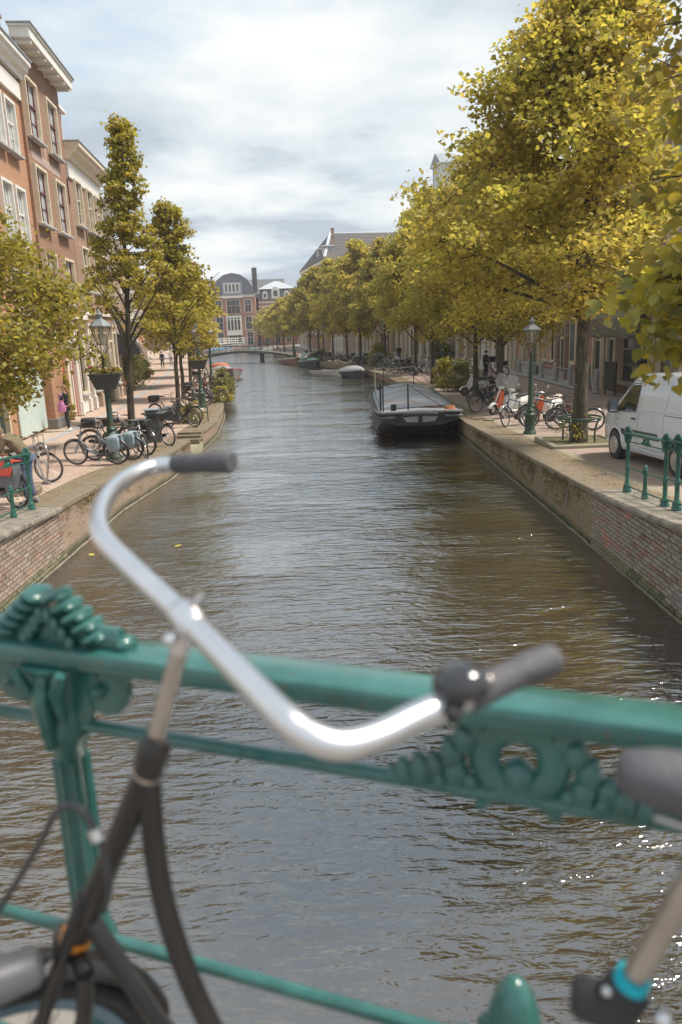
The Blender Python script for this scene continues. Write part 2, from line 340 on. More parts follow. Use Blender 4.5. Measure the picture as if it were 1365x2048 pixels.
# ---------------------------------------------------------------- quay walls
qL=brickmat('old quay brick',(.30,.21,.155),(.24,.165,.12),(.36,.30,.23),.22,.07,.014,'xz',(.17,.15,.085),.55,.9,world=True,bumps=.9,damp=(.09,.085,.05))
qR=brickmat('mossy quay brick',(.27,.195,.13),(.20,.145,.095),(.28,.23,.16),.22,.07,.014,'xz',(.19,.15,.06),.8,1.6,world=True,bumps=1.0,damp=(.07,.075,.035))
def wallstrip(e,lo,hi,side,top=0,th=.45,step=1.0,jit=0):
    m=M(); ys=[lo+(hi-lo)*i/max(1,int((hi-lo)/step)) for i in range(max(1,int((hi-lo)/step))+1)]; secs=[]
    for y in ys:
        z=gz(y)+top; x=e(y); j=random.uniform(-jit,jit)
        secs.append([(x+j,y,-.6),(x+j+random.uniform(-jit,jit),y,z*.5),(x+random.uniform(-jit,jit)*.6,y,z),(x+side*th,y,z),(x+side*th,y,-.6)])
    return m.loft(secs)
def wallthing(label,parts,rz=0):
    t=thing('quay_wall',label,'wall',(0,0,0))
    for n,m,mt in parts: part(n,m,mt,t,smooth=20)
    return t
tR=wallthing('long mossy brick quay wall along the right bank beside the moored barge',[('wall_face',wallstrip(er,13.42,172,1,-.006,jit=.012,step=.5),qR)])
tL=wallthing('curving brick quay wall along the left bank under the parked bikes',[('wall_face',wallstrip(el,13.95,25.3,-1,-.006,jit=.01,step=.5),qL),('wall_face',wallstrip(el,27.6,172,-1,-.006,jit=.01,step=.7),qL)])
# coping stones of the quay, one by one as far as they read
copm=mat('quay coping stone',(.29,.225,.165),.9,scale=4,var=.3,bump=.6,world=True,col2=(.16,.15,.085),thr=(.42,.7))
def copings(t,e,side,lo,hi,L0,w=.42,out=.04,skip=None):
    y=lo
    while y<hi-.1:
        l=min(L0*random.uniform(.85,1.15),hi-y); yc=y+l/2
        if not(skip and skip[0]-.3<yc<skip[1]+.3):
            x=e(yc); dx=(e(yc+.3)-e(yc-.3))/.6; sl=(gz(yc+.3)-gz(yc-.3))/.6
            m=M().box((side*(w/2)-side*out,0,-.045),(w,l-.018,.12),bev=.018)
            o=part('coping_stone',m,copm,t,(x,yc,gz(yc)+.012+random.uniform(-.006,.006)),(math.atan(sl),random.uniform(-.01,.01),-math.atan(dx)))
        y+=l
copings(tR,er,1,13.5,62,1.15)
copings(tL,el,-1,14.0,70,1.2,skip=NOTCH)
# mortar fillet / debris line at the waterline
foam=mat('waterline crust',(.40,.37,.30),.9,scale=9,var=.4,world=True,col2=(.14,.12,.08))
for e,sd_,tt,lo in ((er,-1,tR,8.6),(el,1,tL,10.5)):
    m=M(); m.tube([(e(y)+sd_*(.03+random.uniform(0,.02)),y,.005) for y in np.arange(lo,40,.25)],[.018+random.uniform(0,.018) for y in np.arange(lo,40,.25)],5)
    part('waterline_ledge',m,foam,tt,kind='stuff')
# landing notch with steps in left quay
nt_=thing('landing_steps','brick landing recess with stone steps cut into the left quay','steps',(0,0,0))
x0=el(26.4)
m=M(); m.box((x0-.42,26.45,-.1),(.86,2.3,.75)); part('landing',m,kerbm,nt_)
m=M(); m.box((x0-1.0,26.45,.02),(.3,2.34,1.18)); part('back_wall',m,qL,nt_,smooth=0)
for i in range(2):
    m=M(); m.box((x0-.42,27.42-.3*i,.33+.0-.0*i+(.13 if i==0 else .04)),(.84,.3,.16 if i==0 else .14)); part('step',m,copm,nt_)
for yy in (25.2,27.7):
    m=M(); m.box((x0-.42,yy,-.03+.0),(.86,.22,1.22)); part('side_wall',m,qL,nt_,smooth=0)
# ---------------------------------------------------------------- brick abutments by the bridge: bricks laid one by one
bA=mat('red brick',(.36,.17,.12),.85,scale=20,var=.3,bump=.4,rand=.3); bB=mat('brown brick',(.25,.16,.12),.9,scale=20,var=.3,bump=.4,rand=.3)
bC=mat('plaster smeared brick',(.27,.235,.195),.95,scale=12,var=.25,bump=.6,rand=.18); bD=mat('algae brick',(.15,.14,.08),.95,scale=14,var=.4,bump=.6,rand=.3)
bE=mat('grimy brick',(.245,.19,.15),.95,scale=14,var=.28,bump=.6,rand=.2)
mort=mat('lime mortar',(.3,.26,.21),.95,scale=6,var=.25,bump=.6,world=True)
def patch(y,z,seed):
    from mathutils import noise
    return noise.noise(Vector((y*.55+seed,z*1.1,seed*.37)))+.5*noise.noise(Vector((y*1.9,z*2.3+seed,3)))
def abut(label,e,side,lo,hi,seed,right):
    t=thing('abutment_wall',label,'wall',(0,0,0))
    part('wall_core',wallstrip(e,lo-9,hi,side,-.02,step=.5),qR if right else qL,t,smooth=20)
    pl=.225; cs=.075; W_,H_=.208,.060
    cands=[]; r=0; z=.03
    top=gz(lo)-.1
    while z<top:
        y=lo+(.5*pl if r%2 else 0)
        while y<hi-.05:
            if z+H_<gz(y)-.085: cands.append((y,z,r))
            y+=pl
        z+=cs; r+=1
    cands.sort(key=lambda c:(c[0]**2+c[1]**2))
    meshes=[tomesh(M().box((0,0,0),(.035,W_,H_),bev=b),0,'brick') for b in (.004,.007,.010)]
    rest={}
    for i,(y,z,r) in enumerate(cands):
        yc,zc=y+pl/2,z+cs/2; p=patch(y,z,seed)
        if zc<.17+.08*p: mt=bD
        elif right and p>.03 and yc<13.0 and zc>.2: mt=bA if random.random()<.72 else bB
        elif right: mt=bC if random.random()<.72 else bB
        else: mt=bE if random.random()<.78 else (bC if random.random()<.6 else bB)
        dx=random.uniform(-.004,.006)
        x=e(yc)-side*(.012+dx)
        if i<300:
            o=bpy.data.objects.new('brick',meshes[i%3]); C.objects.link(o); o.parent=t; o.location=(x,yc,zc); o.rotation_euler=(random.uniform(-.012,.012),0,0)
            if not meshes[i%3].materials: meshes[i%3].materials.append(bA)
            o.material_slots[0].link='OBJECT'; o.material_slots[0].material=mt
        else: rest.setdefault(mt.name,M()).box((x,yc,zc),(.035,W_,H_))
    for k,m in rest.items(): part('distant_bricks',m,MATS[k],t,kind='stuff',smooth=0)
    cm=mat('weathered bluestone coping',(.20,.178,.15),.85,scale=5,var=.35,bump=.7,world=True,col2=(.29,.255,.20))
    y=lo-6
    while y<hi-.05:
        l=min(1.5,hi-y); yc=y+l/2; sl=(gz(yc+.3)-gz(yc-.3))/.6
        m=M(); poly=[(-.08,-.10),(-.11,-.06),(-.11,-.015),(-.08,.02),(.62,.02),(.62,-.10)]
        m.prism([(side*a,b) for a,b in poly],-l/2+.007,l/2-.007,'y')
        part('coping_stone',m,cm,t,(e(yc),yc,gz(yc)+.01),(math.atan(sl),0,0))
        y+=l
    return t
abut('brick bridge abutment with patches of red brick and smeared plaster, right foreground',er,1,7.5,13.4,4.2,True)
abut('grimy brown brick bridge abutment at the left edge of the canal',el,-1,9.6,13.93,9.1,False)
# iron mooring hook on right wall
hk=M().tube([(0,0,0),(0,0,.28),(.02,.03,.33),(.05,.1,.34)],.018,8)
solo('mooring_hook',hk,mat('rusty iron',(.19,.16,.15),.7,var=.3,scale=20),'bent iron mooring hook on the mossy right quay wall','hook',(er(15)-.06,15.0,.38))
# bridge deck under the camera
UZ=math.atan2(-.348,.9376)
g=M(); g.box((0,-1.45,-.2),(26,5.3,.4)); dk=struct('bridge_deck',g,mat('bridge paving',(.22,.2,.18),.9,scale=4,var=.2,bump=.4)); dk.location=(0,0,2.54); dk.rotation_euler=(0,0,UZ)
# ================================================================== BUILDINGS
GL1=glassy('window glass',(.10,.12,.135)); GL2=glassy('bright window glass',(.42,.46,.48),.12); GL3=glassy('dark window glass',(.035,.045,.05))
WHT=mat('white paint',(.72,.70,.65),.5,var=.06,scale=3); CRM=mat('cream paint',(.66,.57,.43),.55,var=.08,scale=3); BEI=mat('beige stone',(.50,.42,.33),.75,var=.12,scale=3)
RED=mat('red paint',(.40,.085,.04),.45,var=.1); MAR=mat('maroon sash paint',(.16,.045,.045),.45,var=.1); DGR=mat('dark green door paint',(.02,.045,.038),.4,var=.15); GRY=mat('grey stone',(.37,.37,.37),.75,var=.15,scale=3)
BLK=mat('black paint',(.02,.02,.022),.4,var=.1); LEAD=mat('lead grey',(.27,.30,.33),.55,var=.15,scale=2)
STYLES={'white':(WHT,WHT,GL2),'cream':(CRM,CRM,GL1),'maroon':(CRM,MAR,GL2),'dark':(CRM,DGR,GL1),'beige':(BEI,WHT,GL1),'creamlight':(CRM,CRM,GL2),'shop':(BEI,BEI,GL3),'whitedark':(WHT,WHT,GL3)}
WC={}
def window(par,x,z,w,h,style='white',sill=True,lod=1,panes=(2,2),dep=.10,sillm=None):
    k=(round(w,2),round(h,2),lod,panes,round(dep,2))
    if k not in WC:
        c=.095 if lod else .09; fr_=M()
        fr_.box((-w/2+c/2,dep/2-.02,h/2),(c,dep+.10,h)); fr_.box((w/2-c/2,dep/2-.02,h/2),(c,dep+.10,h))
        fr_.box((0,dep/2-.018,h-c/2),(w-2*c,dep+.10,c)); fr_.box((0,dep/2-.018,.035),(w-2*c,dep+.10,.07))
        sa=M(); iw=w-2*c
        zm=h*.58; sa.box((0,dep-.01,zm),(iw,.06,.06))
        for i in range(1,panes[0]): sa.box((-iw/2+iw*i/panes[0],dep,(h+.0)/2),(.035,.04,h-c-.08))
        if panes[1]>1 and lod: sa.box((0,dep+.002,h*.3),(iw,.03,.025))
        for s in (-1,1): sa.box((s*(iw/2-.02),dep+.001,h/2),(.04,.05,h-.2))
        pn=M().add([(-w/2+.02,dep+.03,.02),(w/2-.02,dep+.03,.02),(w/2-.02,dep+.03,h-.02),(-w/2+.02,dep+.03,h-.02)],[(0,1,2,3)])
        sl=M().box((0,-.07,-.05),(w+.16,.26,.09),bev=.01)
        WC[k]=[tomesh(q,0,n) for q,n in ((fr_,'window'),(sa,'sash'),(pn,'pane'),(sl,'sill'))]
    fm,sm,gm=STYLES[style]; A=WC[k]
    o=part('window',A[0],fm,par,(x,0,z)); part('sash',A[1],sm,o); part('pane',A[2],gm,o)
    if sill: part('sill',A[3],sillm or GRY,o)
    return o
def wall_with_openings(W_,H_,ops,rev=.22,gable=None):
    """front face y=0 with recessed holes; ops=(x0,x1,z0,z1)"""
    xs=sorted({0,W_}|{a for o in ops for a in o[:2]}); zs=sorted({0,H_}|{a for o in ops for a in o[2:4]}); m=M()
    for a,b in zip(xs,xs[1:]):
        for c,d in zip(zs,zs[1:]):
            mx,mz=(a+b)/2,(c+d)/2
            if any(o[0]<mx<o[1] and o[2]<mz<o[3] for o in ops): continue
            m.add([(a,0,c),(b,0,c),(b,0,d),(a,0,d)],[(0,1,2,3)])
    for a,b,c,d in [o[:4] for o in ops]:
        m.add([(a,0,c),(a,rev,c),(a,rev,d),(a,0,d)],[(0,1,2,3)]); m.add([(b,0,c),(b,0,d),(b,rev,d),(b,rev,c)],[(0,1,2,3)])
        m.add([(a,0,d),(a,rev,d),(b,rev,d),(b,0,d)],[(0,1,2,3)]); m.add([(a,0,c),(b,0,c),(b,rev,c),(a,rev,c)],[(0,1,2,3)])
    return m
DOORC={}
def door(par,x,w,h,mt,frm=CRM,z=0,light=.45):
    fr_=M(); c=.12
    for s in (-1,1): fr_.box((s*(w/2-c/2),.03,h/2),(c,.2,h))
    fr_.box((0,.032,h-c/2),(w-2*c,.2,c)); 
    o=part('door',fr_,frm,par,(x,0,z),smooth=0)
    iw=w-2*c-.01; dh=h-light-c-.06
    lf=M(); lf.box((0,.12,dh/2),(iw,.05,dh))
    for zz_ in (.18,.55): lf.box((0,.093,dh*zz_+.1),(iw*.66,.02,dh*.28),bev=.008)
    part('leaf',lf,mt,o,smooth=0)
    part('fanlight',M().add([(-iw/2,.12,dh+.06),(iw/2,.12,dh+.06),(iw/2,.12,h-c),(-iw/2,.12,h-c)],[(0,1,2,3)]),GL1,o)
    part('transom',M().box((0,.09,dh+.03),(iw,.12,.06)),frm,o); part('handle',M().ball((iw*.38,.07,dh*.48),(.05,.05,.05),8,5),mat('brass',(.6,.45,.2),.3,1),o)
    return o
def cornice(par,W_,z,h,dep,mt,brackets=0,x0=0,name='cornice',lead=True):
    m=M(); poly=[(0,0),(-dep*.35,0),(-dep*.42,h*.25),(-dep*.75,h*.42),(-dep*.8,h*.62),(-dep,h*.72),(-dep,h),(0,h)]
    m.prism([(a,b) for a,b in poly],x0-.06,x0+W_+.06,'x'); o=part(name,m,mt,par,(0,0,z),smooth=20)
    if lead: part('gutter_edge',M().box((x0+W_/2,-dep/2,h+.025),(W_+.2,dep+.1,.05)),LEAD,o,smooth=0)
    for i in range(brackets):
        x=x0+W_*(i+.5)/brackets; part('bracket',M().box((x,-dep*.4,-.06),(.16,dep*.72,.22),bev=.01),mt,o,smooth=0)
    return o
TIL=mat('orange roof tiles',(.36,.135,.06),.85,scale=7,var=.3,bump=.5,stretch=(1,3,3)); SLT=mat('grey slate',(.17,.17,.18),.7,scale=6,var=.3,bump=.4); TILG=mat('grey roof tiles',(.20,.175,.16),.8,scale=6,var=.3,bump=.4)
def tiled_slope(x0,x1,y0,z0,y1,z1,pitch=.32):
    """rows of tiles as stepped courses"""
    m=M(); n=max(3,int(math.hypot(y1-y0,z1-z0)/pitch)); d=Vector((0,y1-y0,z1-z0)).normalized(); nr=Vector((0,-d.z,d.y)); 
    if nr.z<0: nr=-nr
    for i in range(n):
        a=Vector((0,y0+(y1-y0)*i/n,z0+(z1-z0)*i/n)); b=Vector((0,y0+(y1-y0)*(i+1)/n,z0+(z1-z0)*(i+1)/n)); a2=a+nr*.05
        m.add([(x0,a.y,a.z),(x1,a.y,a.z),(x1,a2.y,a2.z),(x0,a2.y,a2.z),(x0,b.y,b.z),(x1,b.y,b.z)],[(0,1,2,3),(3,2,5,4)])
    return m
def gable_roof(par,W_,H_,D,rh,mt,name='roof'):
    m=tiled_slope(0,W_,0,H_,D/2,H_+rh); m2=tiled_slope(0,W_,D,H_,D/2,H_+rh); m.add(m2.v,m2.f)
    for x in (0,W_): m.add([(x,0,H_),(x,D,H_),(x,D/2,H_+rh)],[(0,1,2)])
    return part(name,m,mt,par,smooth=0)
def dormer(par,x,y,z,w,h,wallm,style='white',roof=None,D=1.6):
    o=part('dormer',M().box((0,D/2,h/2),(w,D,h)),wallm,par,(x,y,z),smooth=0)
    part('dormer_roof',M().box((0,D/2-.1,h+.07),(w+.3,D+.3,.14)),WHT,o,smooth=0)
    fm,sm,gm=STYLES[style]
    m=M(); 
    for i in range(-1,2): m.box((i*w*.4,-.03,h*.5),(.07,.06,h*.86))
    for zz_ in (.08,.93): m.box((0,-.032,h*zz_),(w*.8,.06,.07))
    part('window',m,fm,o,smooth=0); part('pane',M().add([(-w*.4,-.012,.1),(w*.4,-.012,.1),(w*.4,-.012,h*.9),(-w*.4,-.012,h*.9)],[(0,1,2,3)]),gm,o)
    return o
def chimney(par,x,y,z,w=.7,h=1.4,mt=None,pots=2):
    o=part('chimney',M().box((x,y,z+h/2),(w,w*.7,h)).box((x,y,z+h),(w+.12,w*.7+.12,.12)),mt or MATS['brown brick'],par,smooth=0)
    for i in range(pots): part('chimney_pot',M().lathe([(.1,0),(.11,.05),(.09,.1),(.1,.35),(.12,.38)],8,(x+(i-.5*(pots-1))*w*.4,y,z+h+.06)),TIL,o)
    return o
WCOL=dict(
 orange=brickmat('orange facade brick',(.46,.20,.09),(.36,.15,.07),(.50,.39,.29),.22,.066,.02,'xz',(.36,.20,.13),.35,.5),
 dark=brickmat('dark facade brick',(.31,.145,.082),(.23,.105,.062),(.36,.27,.19),.22,.066,.02,'xz',(.36,.24,.19),.4,.45),
 brown=brickmat('brown facade brick',(.36,.19,.125),(.28,.15,.10),(.42,.35,.27),.22,.066,.02,'xz',(.22,.15,.12),.4,.5),
 red=brickmat('red facade brick',(.50,.205,.135),(.41,.165,.11),(.46,.38,.32),.22,.066,.02,'xz',(.25,.14,.10),.35,.5),
 purple=brickmat('purple facade brick',(.36,.23,.20),(.30,.19,.17),(.36,.31,.28),.22,.066,.02,'xz',(.30,.20,.17),.35,.5),
 plasterw=mat('white render',(.62,.59,.54),.8,scale=1.2,var=.1,bump=.2), plasterb=mat('beige render',(.50,.42,.33),.8,scale=1.2,var=.12,bump=.2),
 grey=mat('grey render',(.36,.35,.33),.8,scale=1.2,var=.12,bump=.2))
def house(p0,p1,label,H_,wall,rows,ncols,style='white',ww=1.15,ground=None,roof=('gable',3,'TIL'),corn=(.5,.35,WHT),depth=9,lod=1,brackets=0,name='canal_house',gstyle=None,base=None,gh=3.4,panes=(2,2),ledge=None):
    z0=gz((p0[1]+p1[1])/2) if base is None else base
    dx,dy=p1[0]-p0[0],p1[1]-p0[1]; W_=math.hypot(dx,dy)
    t=thing(name,label,'house',(p0[0],p0[1],z0),math.atan2(dy,dx))
    ops=[];wins=[]
    cols=[W_*(i+.5)/ncols for i in range(ncols)] if isinstance(ncols,int) else ncols
    for (zs,zh) in rows:
        for c in cols: ops.append((c-ww/2,c+ww/2,zs,zh)); wins.append((c,zs,ww,zh-zs,style,True))
    doors=[]
    if ground is None:
        gs=gstyle or 'shop'; k=max(2,int(W_/1.7)); seed=int(abs(p0[1]*13))%k
        for i in range(k):
            c=W_*(i+.5)/k; w=W_/k*.62
            if i==seed: ops.append((c-w/2,c+w/2,.0,gh-.5)); doors.append((c,w,gh-.5,random.choice((DGR,RED,BLK,GRY)),CRM))
            else: ops.append((c-w/2,c+w/2,.55,gh-.4)); wins.append((c,.55,w,gh-.95,gs,True))
    else:
        for g_ in ground:
            if g_[0]=='d': _,c,w,h,mt,fm=g_; ops.append((c-w/2,c+w/2,0,h)); doors.append((c,w,h,mt,fm))
            elif g_[0]=='w': _,c,zs,w,h,st=g_; ops.append((c-w/2,c+w/2,zs,zs+h)); wins.append((c,zs,w,h,st,True))
    m=wall_with_openings(W_,H_,ops)
    m.add([(0,0,0),(0,depth,0),(0,depth,H_),(0,0,H_)],[(0,3,2,1)]); m.add([(W_,0,0),(W_,depth,0),(W_,depth,H_),(W_,0,H_)],[(0,1,2,3)])
    m.add([(0,depth,0),(W_,depth,0),(W_,depth,H_),(0,depth,H_)],[(0,3,2,1)]); m.add([(0,.25,H_-.01),(W_,.25,H_-.01),(W_,depth,H_-.01),(0,depth,H_-.01)],[(0,1,2,3)])
    part('wall',m,WCOL[wall],t,smooth=0)
    part('plinth',M().box((W_/2,-.03,.17),(W_-.02,.07,.34)),GRY,t,smooth=0) if ground is None else None
    for c,zs,w,h,st,sl in wins: window(t,c,zs,w,h,st,sl,lod,panes)
    for c,w,h,mt,fm in doors: door(t,c,w,h,mt,fm)
    if corn: cornice(t,W_,H_-corn[0]*.3,corn[0],corn[1],corn[2],brackets)
    if ledge: part('string_course',M().box((W_/2,-.06,ledge),(W_-.02,.14,.16),bev=.02),WHT,t,smooth=0)
    if roof:
        mt={'TIL':TIL,'SLT':SLT,'TILG':TILG}[roof[2]]
        gable_roof(t,W_,H_,depth,roof[1],mt)
    return t
# ---- left row (p0 near, p1 far)
XL=lambda y:-8.79-.09*y
def pilaster(t,x,w,h,mt=WHT,z=0,d=.16):
    o=part('pilaster',M().box((x,-d/2,z+h/2),(w,d,h)).box((x,-d/2-.03,z+.3),(w+.08,d+.06,.6)).box((x,-d/2-.03,z+h-.1),(w+.08,d+.06,.2)),mt,t,smooth=0); return o
z0=.6
b1=house((XL(24.0),24.0),(XL(32.3),32.3),'orange brick house with white sash windows at the left edge, nearest on the left bank',13.3,'orange',[(10.15,12.0),(6.75,9.0),(3.9,6.0)],[1.6,4.9,6.45-.0],'white',ww=1.25,
   ground=[('d',1.4,1.2,2.7,DGR,CRM)],roof=('gable',3.2,'SLT'),corn=(.62,.55,WHT),base=z0,panes=(3,2))
part('garage_door',M().box((4.6,-.05,1.65),(3.3,.08,3.1),bev=.02),mat('pale mint paint',(.50,.60,.56),.5,var=.06),b1,smooth=0,label='pale mint garage door')
part('pier',M().box((7.35,-.18,1.75),(1.7,.36,3.5)),WCOL['orange'],b1,smooth=0); part('pier_base',M().box((7.35,-.22,.2),(1.76,.46,.40),bev=.02),mat('dark plinth',(.2,.19,.18),.8),b1,smooth=0)
part('corner_quoin',M().box((8.24,-.06,6.7),(.2,.12,13.2)),WCOL['dark'],b1,smooth=0)
part('fascia',M().box((4.1,-.05,12.65),(8.2,.12,.6)),WHT,b1,smooth=0)
dormer(b1,6.9,1.0,13.4,2.2,2.4,GRY)
chimney(b1,8.0,.6,13.3,.7,2.0)
b2=house((XL(32.35),32.35),(XL(38.8),38.8),'tall dark brick house with maroon sashes under a deep bracketed white cornice',14.6,'dark',[(11.3,13.55),(8.05,10.3),(4.95,7.0)],[1.28,4.35],'maroon',ww=1.72,
   ground=[('d',1.15,1.25,3.6,RED,CRM),('d',2.85,1.1,3.4,RED,WHT),('w',4.55,.9,1.15,3.0,'dark')],roof=('gable',2.0,'TILG'),corn=None,base=z0)
m=M(); m.box((3.25,-.30,14.78),(6.7,.74,.36)); m.box((3.25,-.32,15.0),(6.85,.84,.08)); part('cornice',m,WHT,b2,smooth=0)
part('gutter_edge',M().box((3.25,-.33,15.07),(6.95,.92,.05)),LEAD,b2,smooth=0)
for i in range(7): part('bracket',M().box((.25+i*1.0,-.31,14.53),(.14,.62,.14),bev=.01),WHT,b2,smooth=0)
chimney(b2,.2,1.2,14.5,.9,1.6,pots=0); part('wall_anchor',M().box((6.35,-.03,10.2),(.05,.05,1.1)),BLK,b2,smooth=0)
part('lintel_band',M().box((3.2,-.12,4.42),(6.5,.28,.22),bev=.03),WHT,b2,smooth=0)
for x_,mt_ in ((.35,WHT),(1.95,CRM),(3.7,WHT),(5.45,WHT)): pilaster(b2,x_,.30,4.2,mt_,d=.15)
part('panel',M().box((4.55,-.05,.42),(1.3,.1,.84)),WHT,b2,smooth=0)
# pale mortar repair above second floor windows
rp=mat('mortar repair',(.40,.31,.27),.95,var=.2,scale=4)
m=M(); m.box((2.9,-.004,10.72),(4.4,.006,.34)); m.box((.72,-.004,11.2),(.3,.006,.6)); m.box((2.9,-.004,11.15),(.26,.006,.5)); m.box((5.1,-.004,11.1),(.24,.006,.6)); part('mortar_repair',m,rp,b2,smooth=0)
for ch in b2.children:
    if ch.name.startswith(('window','door')): ch.location.y=-.10
b3=house((XL(38.85),38.85),(XL(46.2),46.2),'brown brick house with broad white fascia and roof dormer, third on the left bank',11.9,'brown',[(8.85,11.0),(5.75,7.9)],[1.55,4.1,6.3],'cream',ww=1.45,
   ground=[('w',.95,.85,1.1,2.9,'cream'),('w',2.5,.85,1.1,2.9,'cream'),('w',4.05,.85,1.1,2.9,'shop'),('d',5.6,1.0,3.3,GRY,CRM),('w',6.8,.85,.9,2.9,'cream')],roof=('gable',2.6,'TIL'),corn=(.75,.7,CRM),base=z0,ledge=4.65)
part('fascia',M().box((3.7,-.05,11.35),(7.4,.1,.9)),WHT,b3,smooth=0); dormer(b3,1.5,.5,12.3,1.7,1.9,LEAD)
for ch in b3.children:
    if ch.name.startswith(('window','door')): ch.location.y=-.09
for ch in b1.children:
    if ch.name.startswith('window'): ch.location.y=-.07
for x_ in (.12,1.72,3.27,4.85,6.25,7.25): pilaster(b3,x_,.3,4.2,BEI if x_>1 else WHT)
for y_ in (2.85,5.25): part('wall_anchor',M().box((y_,-.03,8.6),(.05,.05,1.3)),BLK,b3,smooth=0)
part('downpipe',M().tube([(7.3,-.1,.1),(7.3,-.1,11.2)],.05,8),LEAD,b3)
def lrow(ya,yb,label,H_,wall,rows,nc,style,**k):
    return house((fl(ya),ya),(fl(yb),yb),label,H_,wall,rows,nc,style,base=.55,**k)
b4=lrow(46.3,53.5,'dark brick house behind the black awning on the left bank',10.6,'purple',[(7.6,9.6),(4.7,6.7)],3,'cream',roof=('gable',2.8,'TIL'))
m=M(); W4=2.6
m.loft([[(1.2,0,3.7),(1.2,-.9,3.45),(1.2,-1.35,2.75),(1.2,-1.35,2.45),(1.2,0,2.45)],[(3.8,0,3.7),(3.8,-.9,3.45),(3.8,-1.35,2.75),(3.8,-1.35,2.45),(3.8,0,2.45)]])
part('awning',m,mat('charcoal awning cloth',(.045,.045,.05),.8,var=.15),b4,smooth=0,label='charcoal box awning over the shopfront')
lrow(53.6,60,'narrow brown house next beyond the awning house, left bank',9.4,'brown',[(6.4,8.3)],2,'white',roof=('gable',3.2,'TIL'))
lrow(60.1,68,'white rendered house on the left bank behind the climbing shrub',8.6,'plasterw',[(5.6,7.4)],3,'white',roof=('gable',3,'TILG'))
lrow(68.1,76,'red brick house half way down the left bank',9.8,'red',[(6.7,8.6),(4.0,5.8)],3,'white',roof=('gable',3,'TIL'),lod=0)
lrow(76.1,86,'low dark brick house far down the left bank',8.9,'dark',[(5.6,7.4)],4,'white',roof=('gable',3.4,'TIL'),lod=0)
lrow(86.1,99,'beige rendered house far down the left bank',9.5,'plasterb',[(5.8,7.6)],5,'cream',roof=('gable',3,'TILG'),lod=0)
lrow(99.1,125,'long brick terrace near the end of the left bank',9.2,'brown',[(5.8,7.6)],9,'white',roof=('gable',3,'TIL'),lod=0)
# ---- right row (p0 far, p1 near)
def rrow(ya,yb,label,H_,wall,rows,nc,style,**k):
    return house((fr(yb),yb),(fr(ya),ya),label,H_,wall,rows,nc,style,base=.55,**k)
r1=rrow(29.5,39.2,'brown brick house over the awning, nearest on the right bank',12.5,'brown',[(4.95,7.7),(8.7,11.2)],[1.8,4.6,7.6],'creamlight',ww=1.5,
   ground=[('d',.9,1.1,3.1,BLK,WHT),('w',3.9,.5,3.6,2.7,'shop'),('w',7.6,.6,2.4,2.6,'shop')],roof=('gable',3.5,'TILG'),corn=(.6,.5,WHT))
for x_ in (.12,3.2,6.1): pilaster(r1,x_,.34,7.4,WHT,4.7)
for x_ in (.12,1.75,5.95): pilaster(r1,x_,.3,4.0,BEI)
part('shop_cornice',M().box((4.6,-.3,4.45),(6.5,.6,.16)).box((4.6,-.22,4.62),(6.2,.42,.14)),GRY,r1,smooth=0)
aw=mat('khaki awning cloth',(.20,.18,.135),.85,var=.15,scale=2,bump=.2)
m=M(); secs=[]
for x_ in (1.4,6.6): secs.append([(x_,0,4.38),(x_,-.75,4.05),(x_,-1.25,3.45),(x_,-1.35,2.75),(x_,-1.32,2.75),(x_,-1.2,3.4),(x_,-.7,3.98),(x_,0,4.3)])
m.loft(secs); o_=part('awning',m,aw,r1,smooth=0,label='curved khaki awning with fringed valance')
fm_=M(); 
for i in range(60): fm_.box((1.45+i*5.1/59,-1.345,2.70),(.05,.012,.12))
part('fringe',fm_,aw,o_,smooth=0)
# hanging pub sign
sg=thing('hanging_sign','blue framed hanging sign with gold border on the brown brick house','sign',(13.6,37.3,.55))
SGB=mat('sign blue',(.02,.05,.09),.4); part('board',M().box((-.62,0,6.12),(.9,.07,.72),bev=.01),SGB,sg,smooth=0)
GLD=mat('pale gold paint',(.5,.45,.3),.4)
m=M(); 
for s in (-1,1):
    for a,b in ((.40,.31),(.22,.16)):
        m.box((-.62,-.04,6.12+s*b),(2*a,.012,.02)); m.box((-.62+s*a,-.04,6.12),(.02,.012,2*b))
part('border',m,GLD,sg,smooth=0); part('bracket',M().tube([(.0,0,6.56),(-1.1,0,6.56)],.018,6).ring((-.25,0,6.68),.1,.012,12,4,'y').tube([(-.3,0,6.56),(-.3,0,6.47)],.01,5).tube([(-.95,0,6.56),(-.95,0,6.47)],.01,5),BLK,sg)
ln=thing('wall_lantern','small black wall lantern beside the green door on the right bank','lantern',(13.6,39.0,.55))
part('bracket',M().tube([(0,0,3.1),(-.3,0,3.1),(-.34,0,3.02)],.02,6),BLK,ln); part('lantern_cage',M().lathe([(.05,0),(.14,.28),(.17,.3),(.06,.42),(.02,.5)],6,(-.36,0,2.6)),BLK,ln); part('glass',M().lathe([(.045,.03),(.13,.27)],6,(-.36,0,2.6)),GL2,ln)
r2=rrow(39.3,50.8,'red brick house with round arched doorway behind the stone bollards',9.8,'red',[(5.3,7.6)],[1.5,4.4,7.6,10],'cream',ww=1.2,
   ground=[('w',.9,1.0,1.1,2.75,'cream'),('w',2.45,1.0,1.0,2.75,'dark'),('d',4.1-.55,.01,.01,DGR,CRM),('w',8.35,.75,1.35,2.95,'dark'),('d',10.55,1.35,3.0,DGR,CRM)],roof=('gable',3.2,'TIL'),corn=(.5,.45,WHT),ledge=4.6)
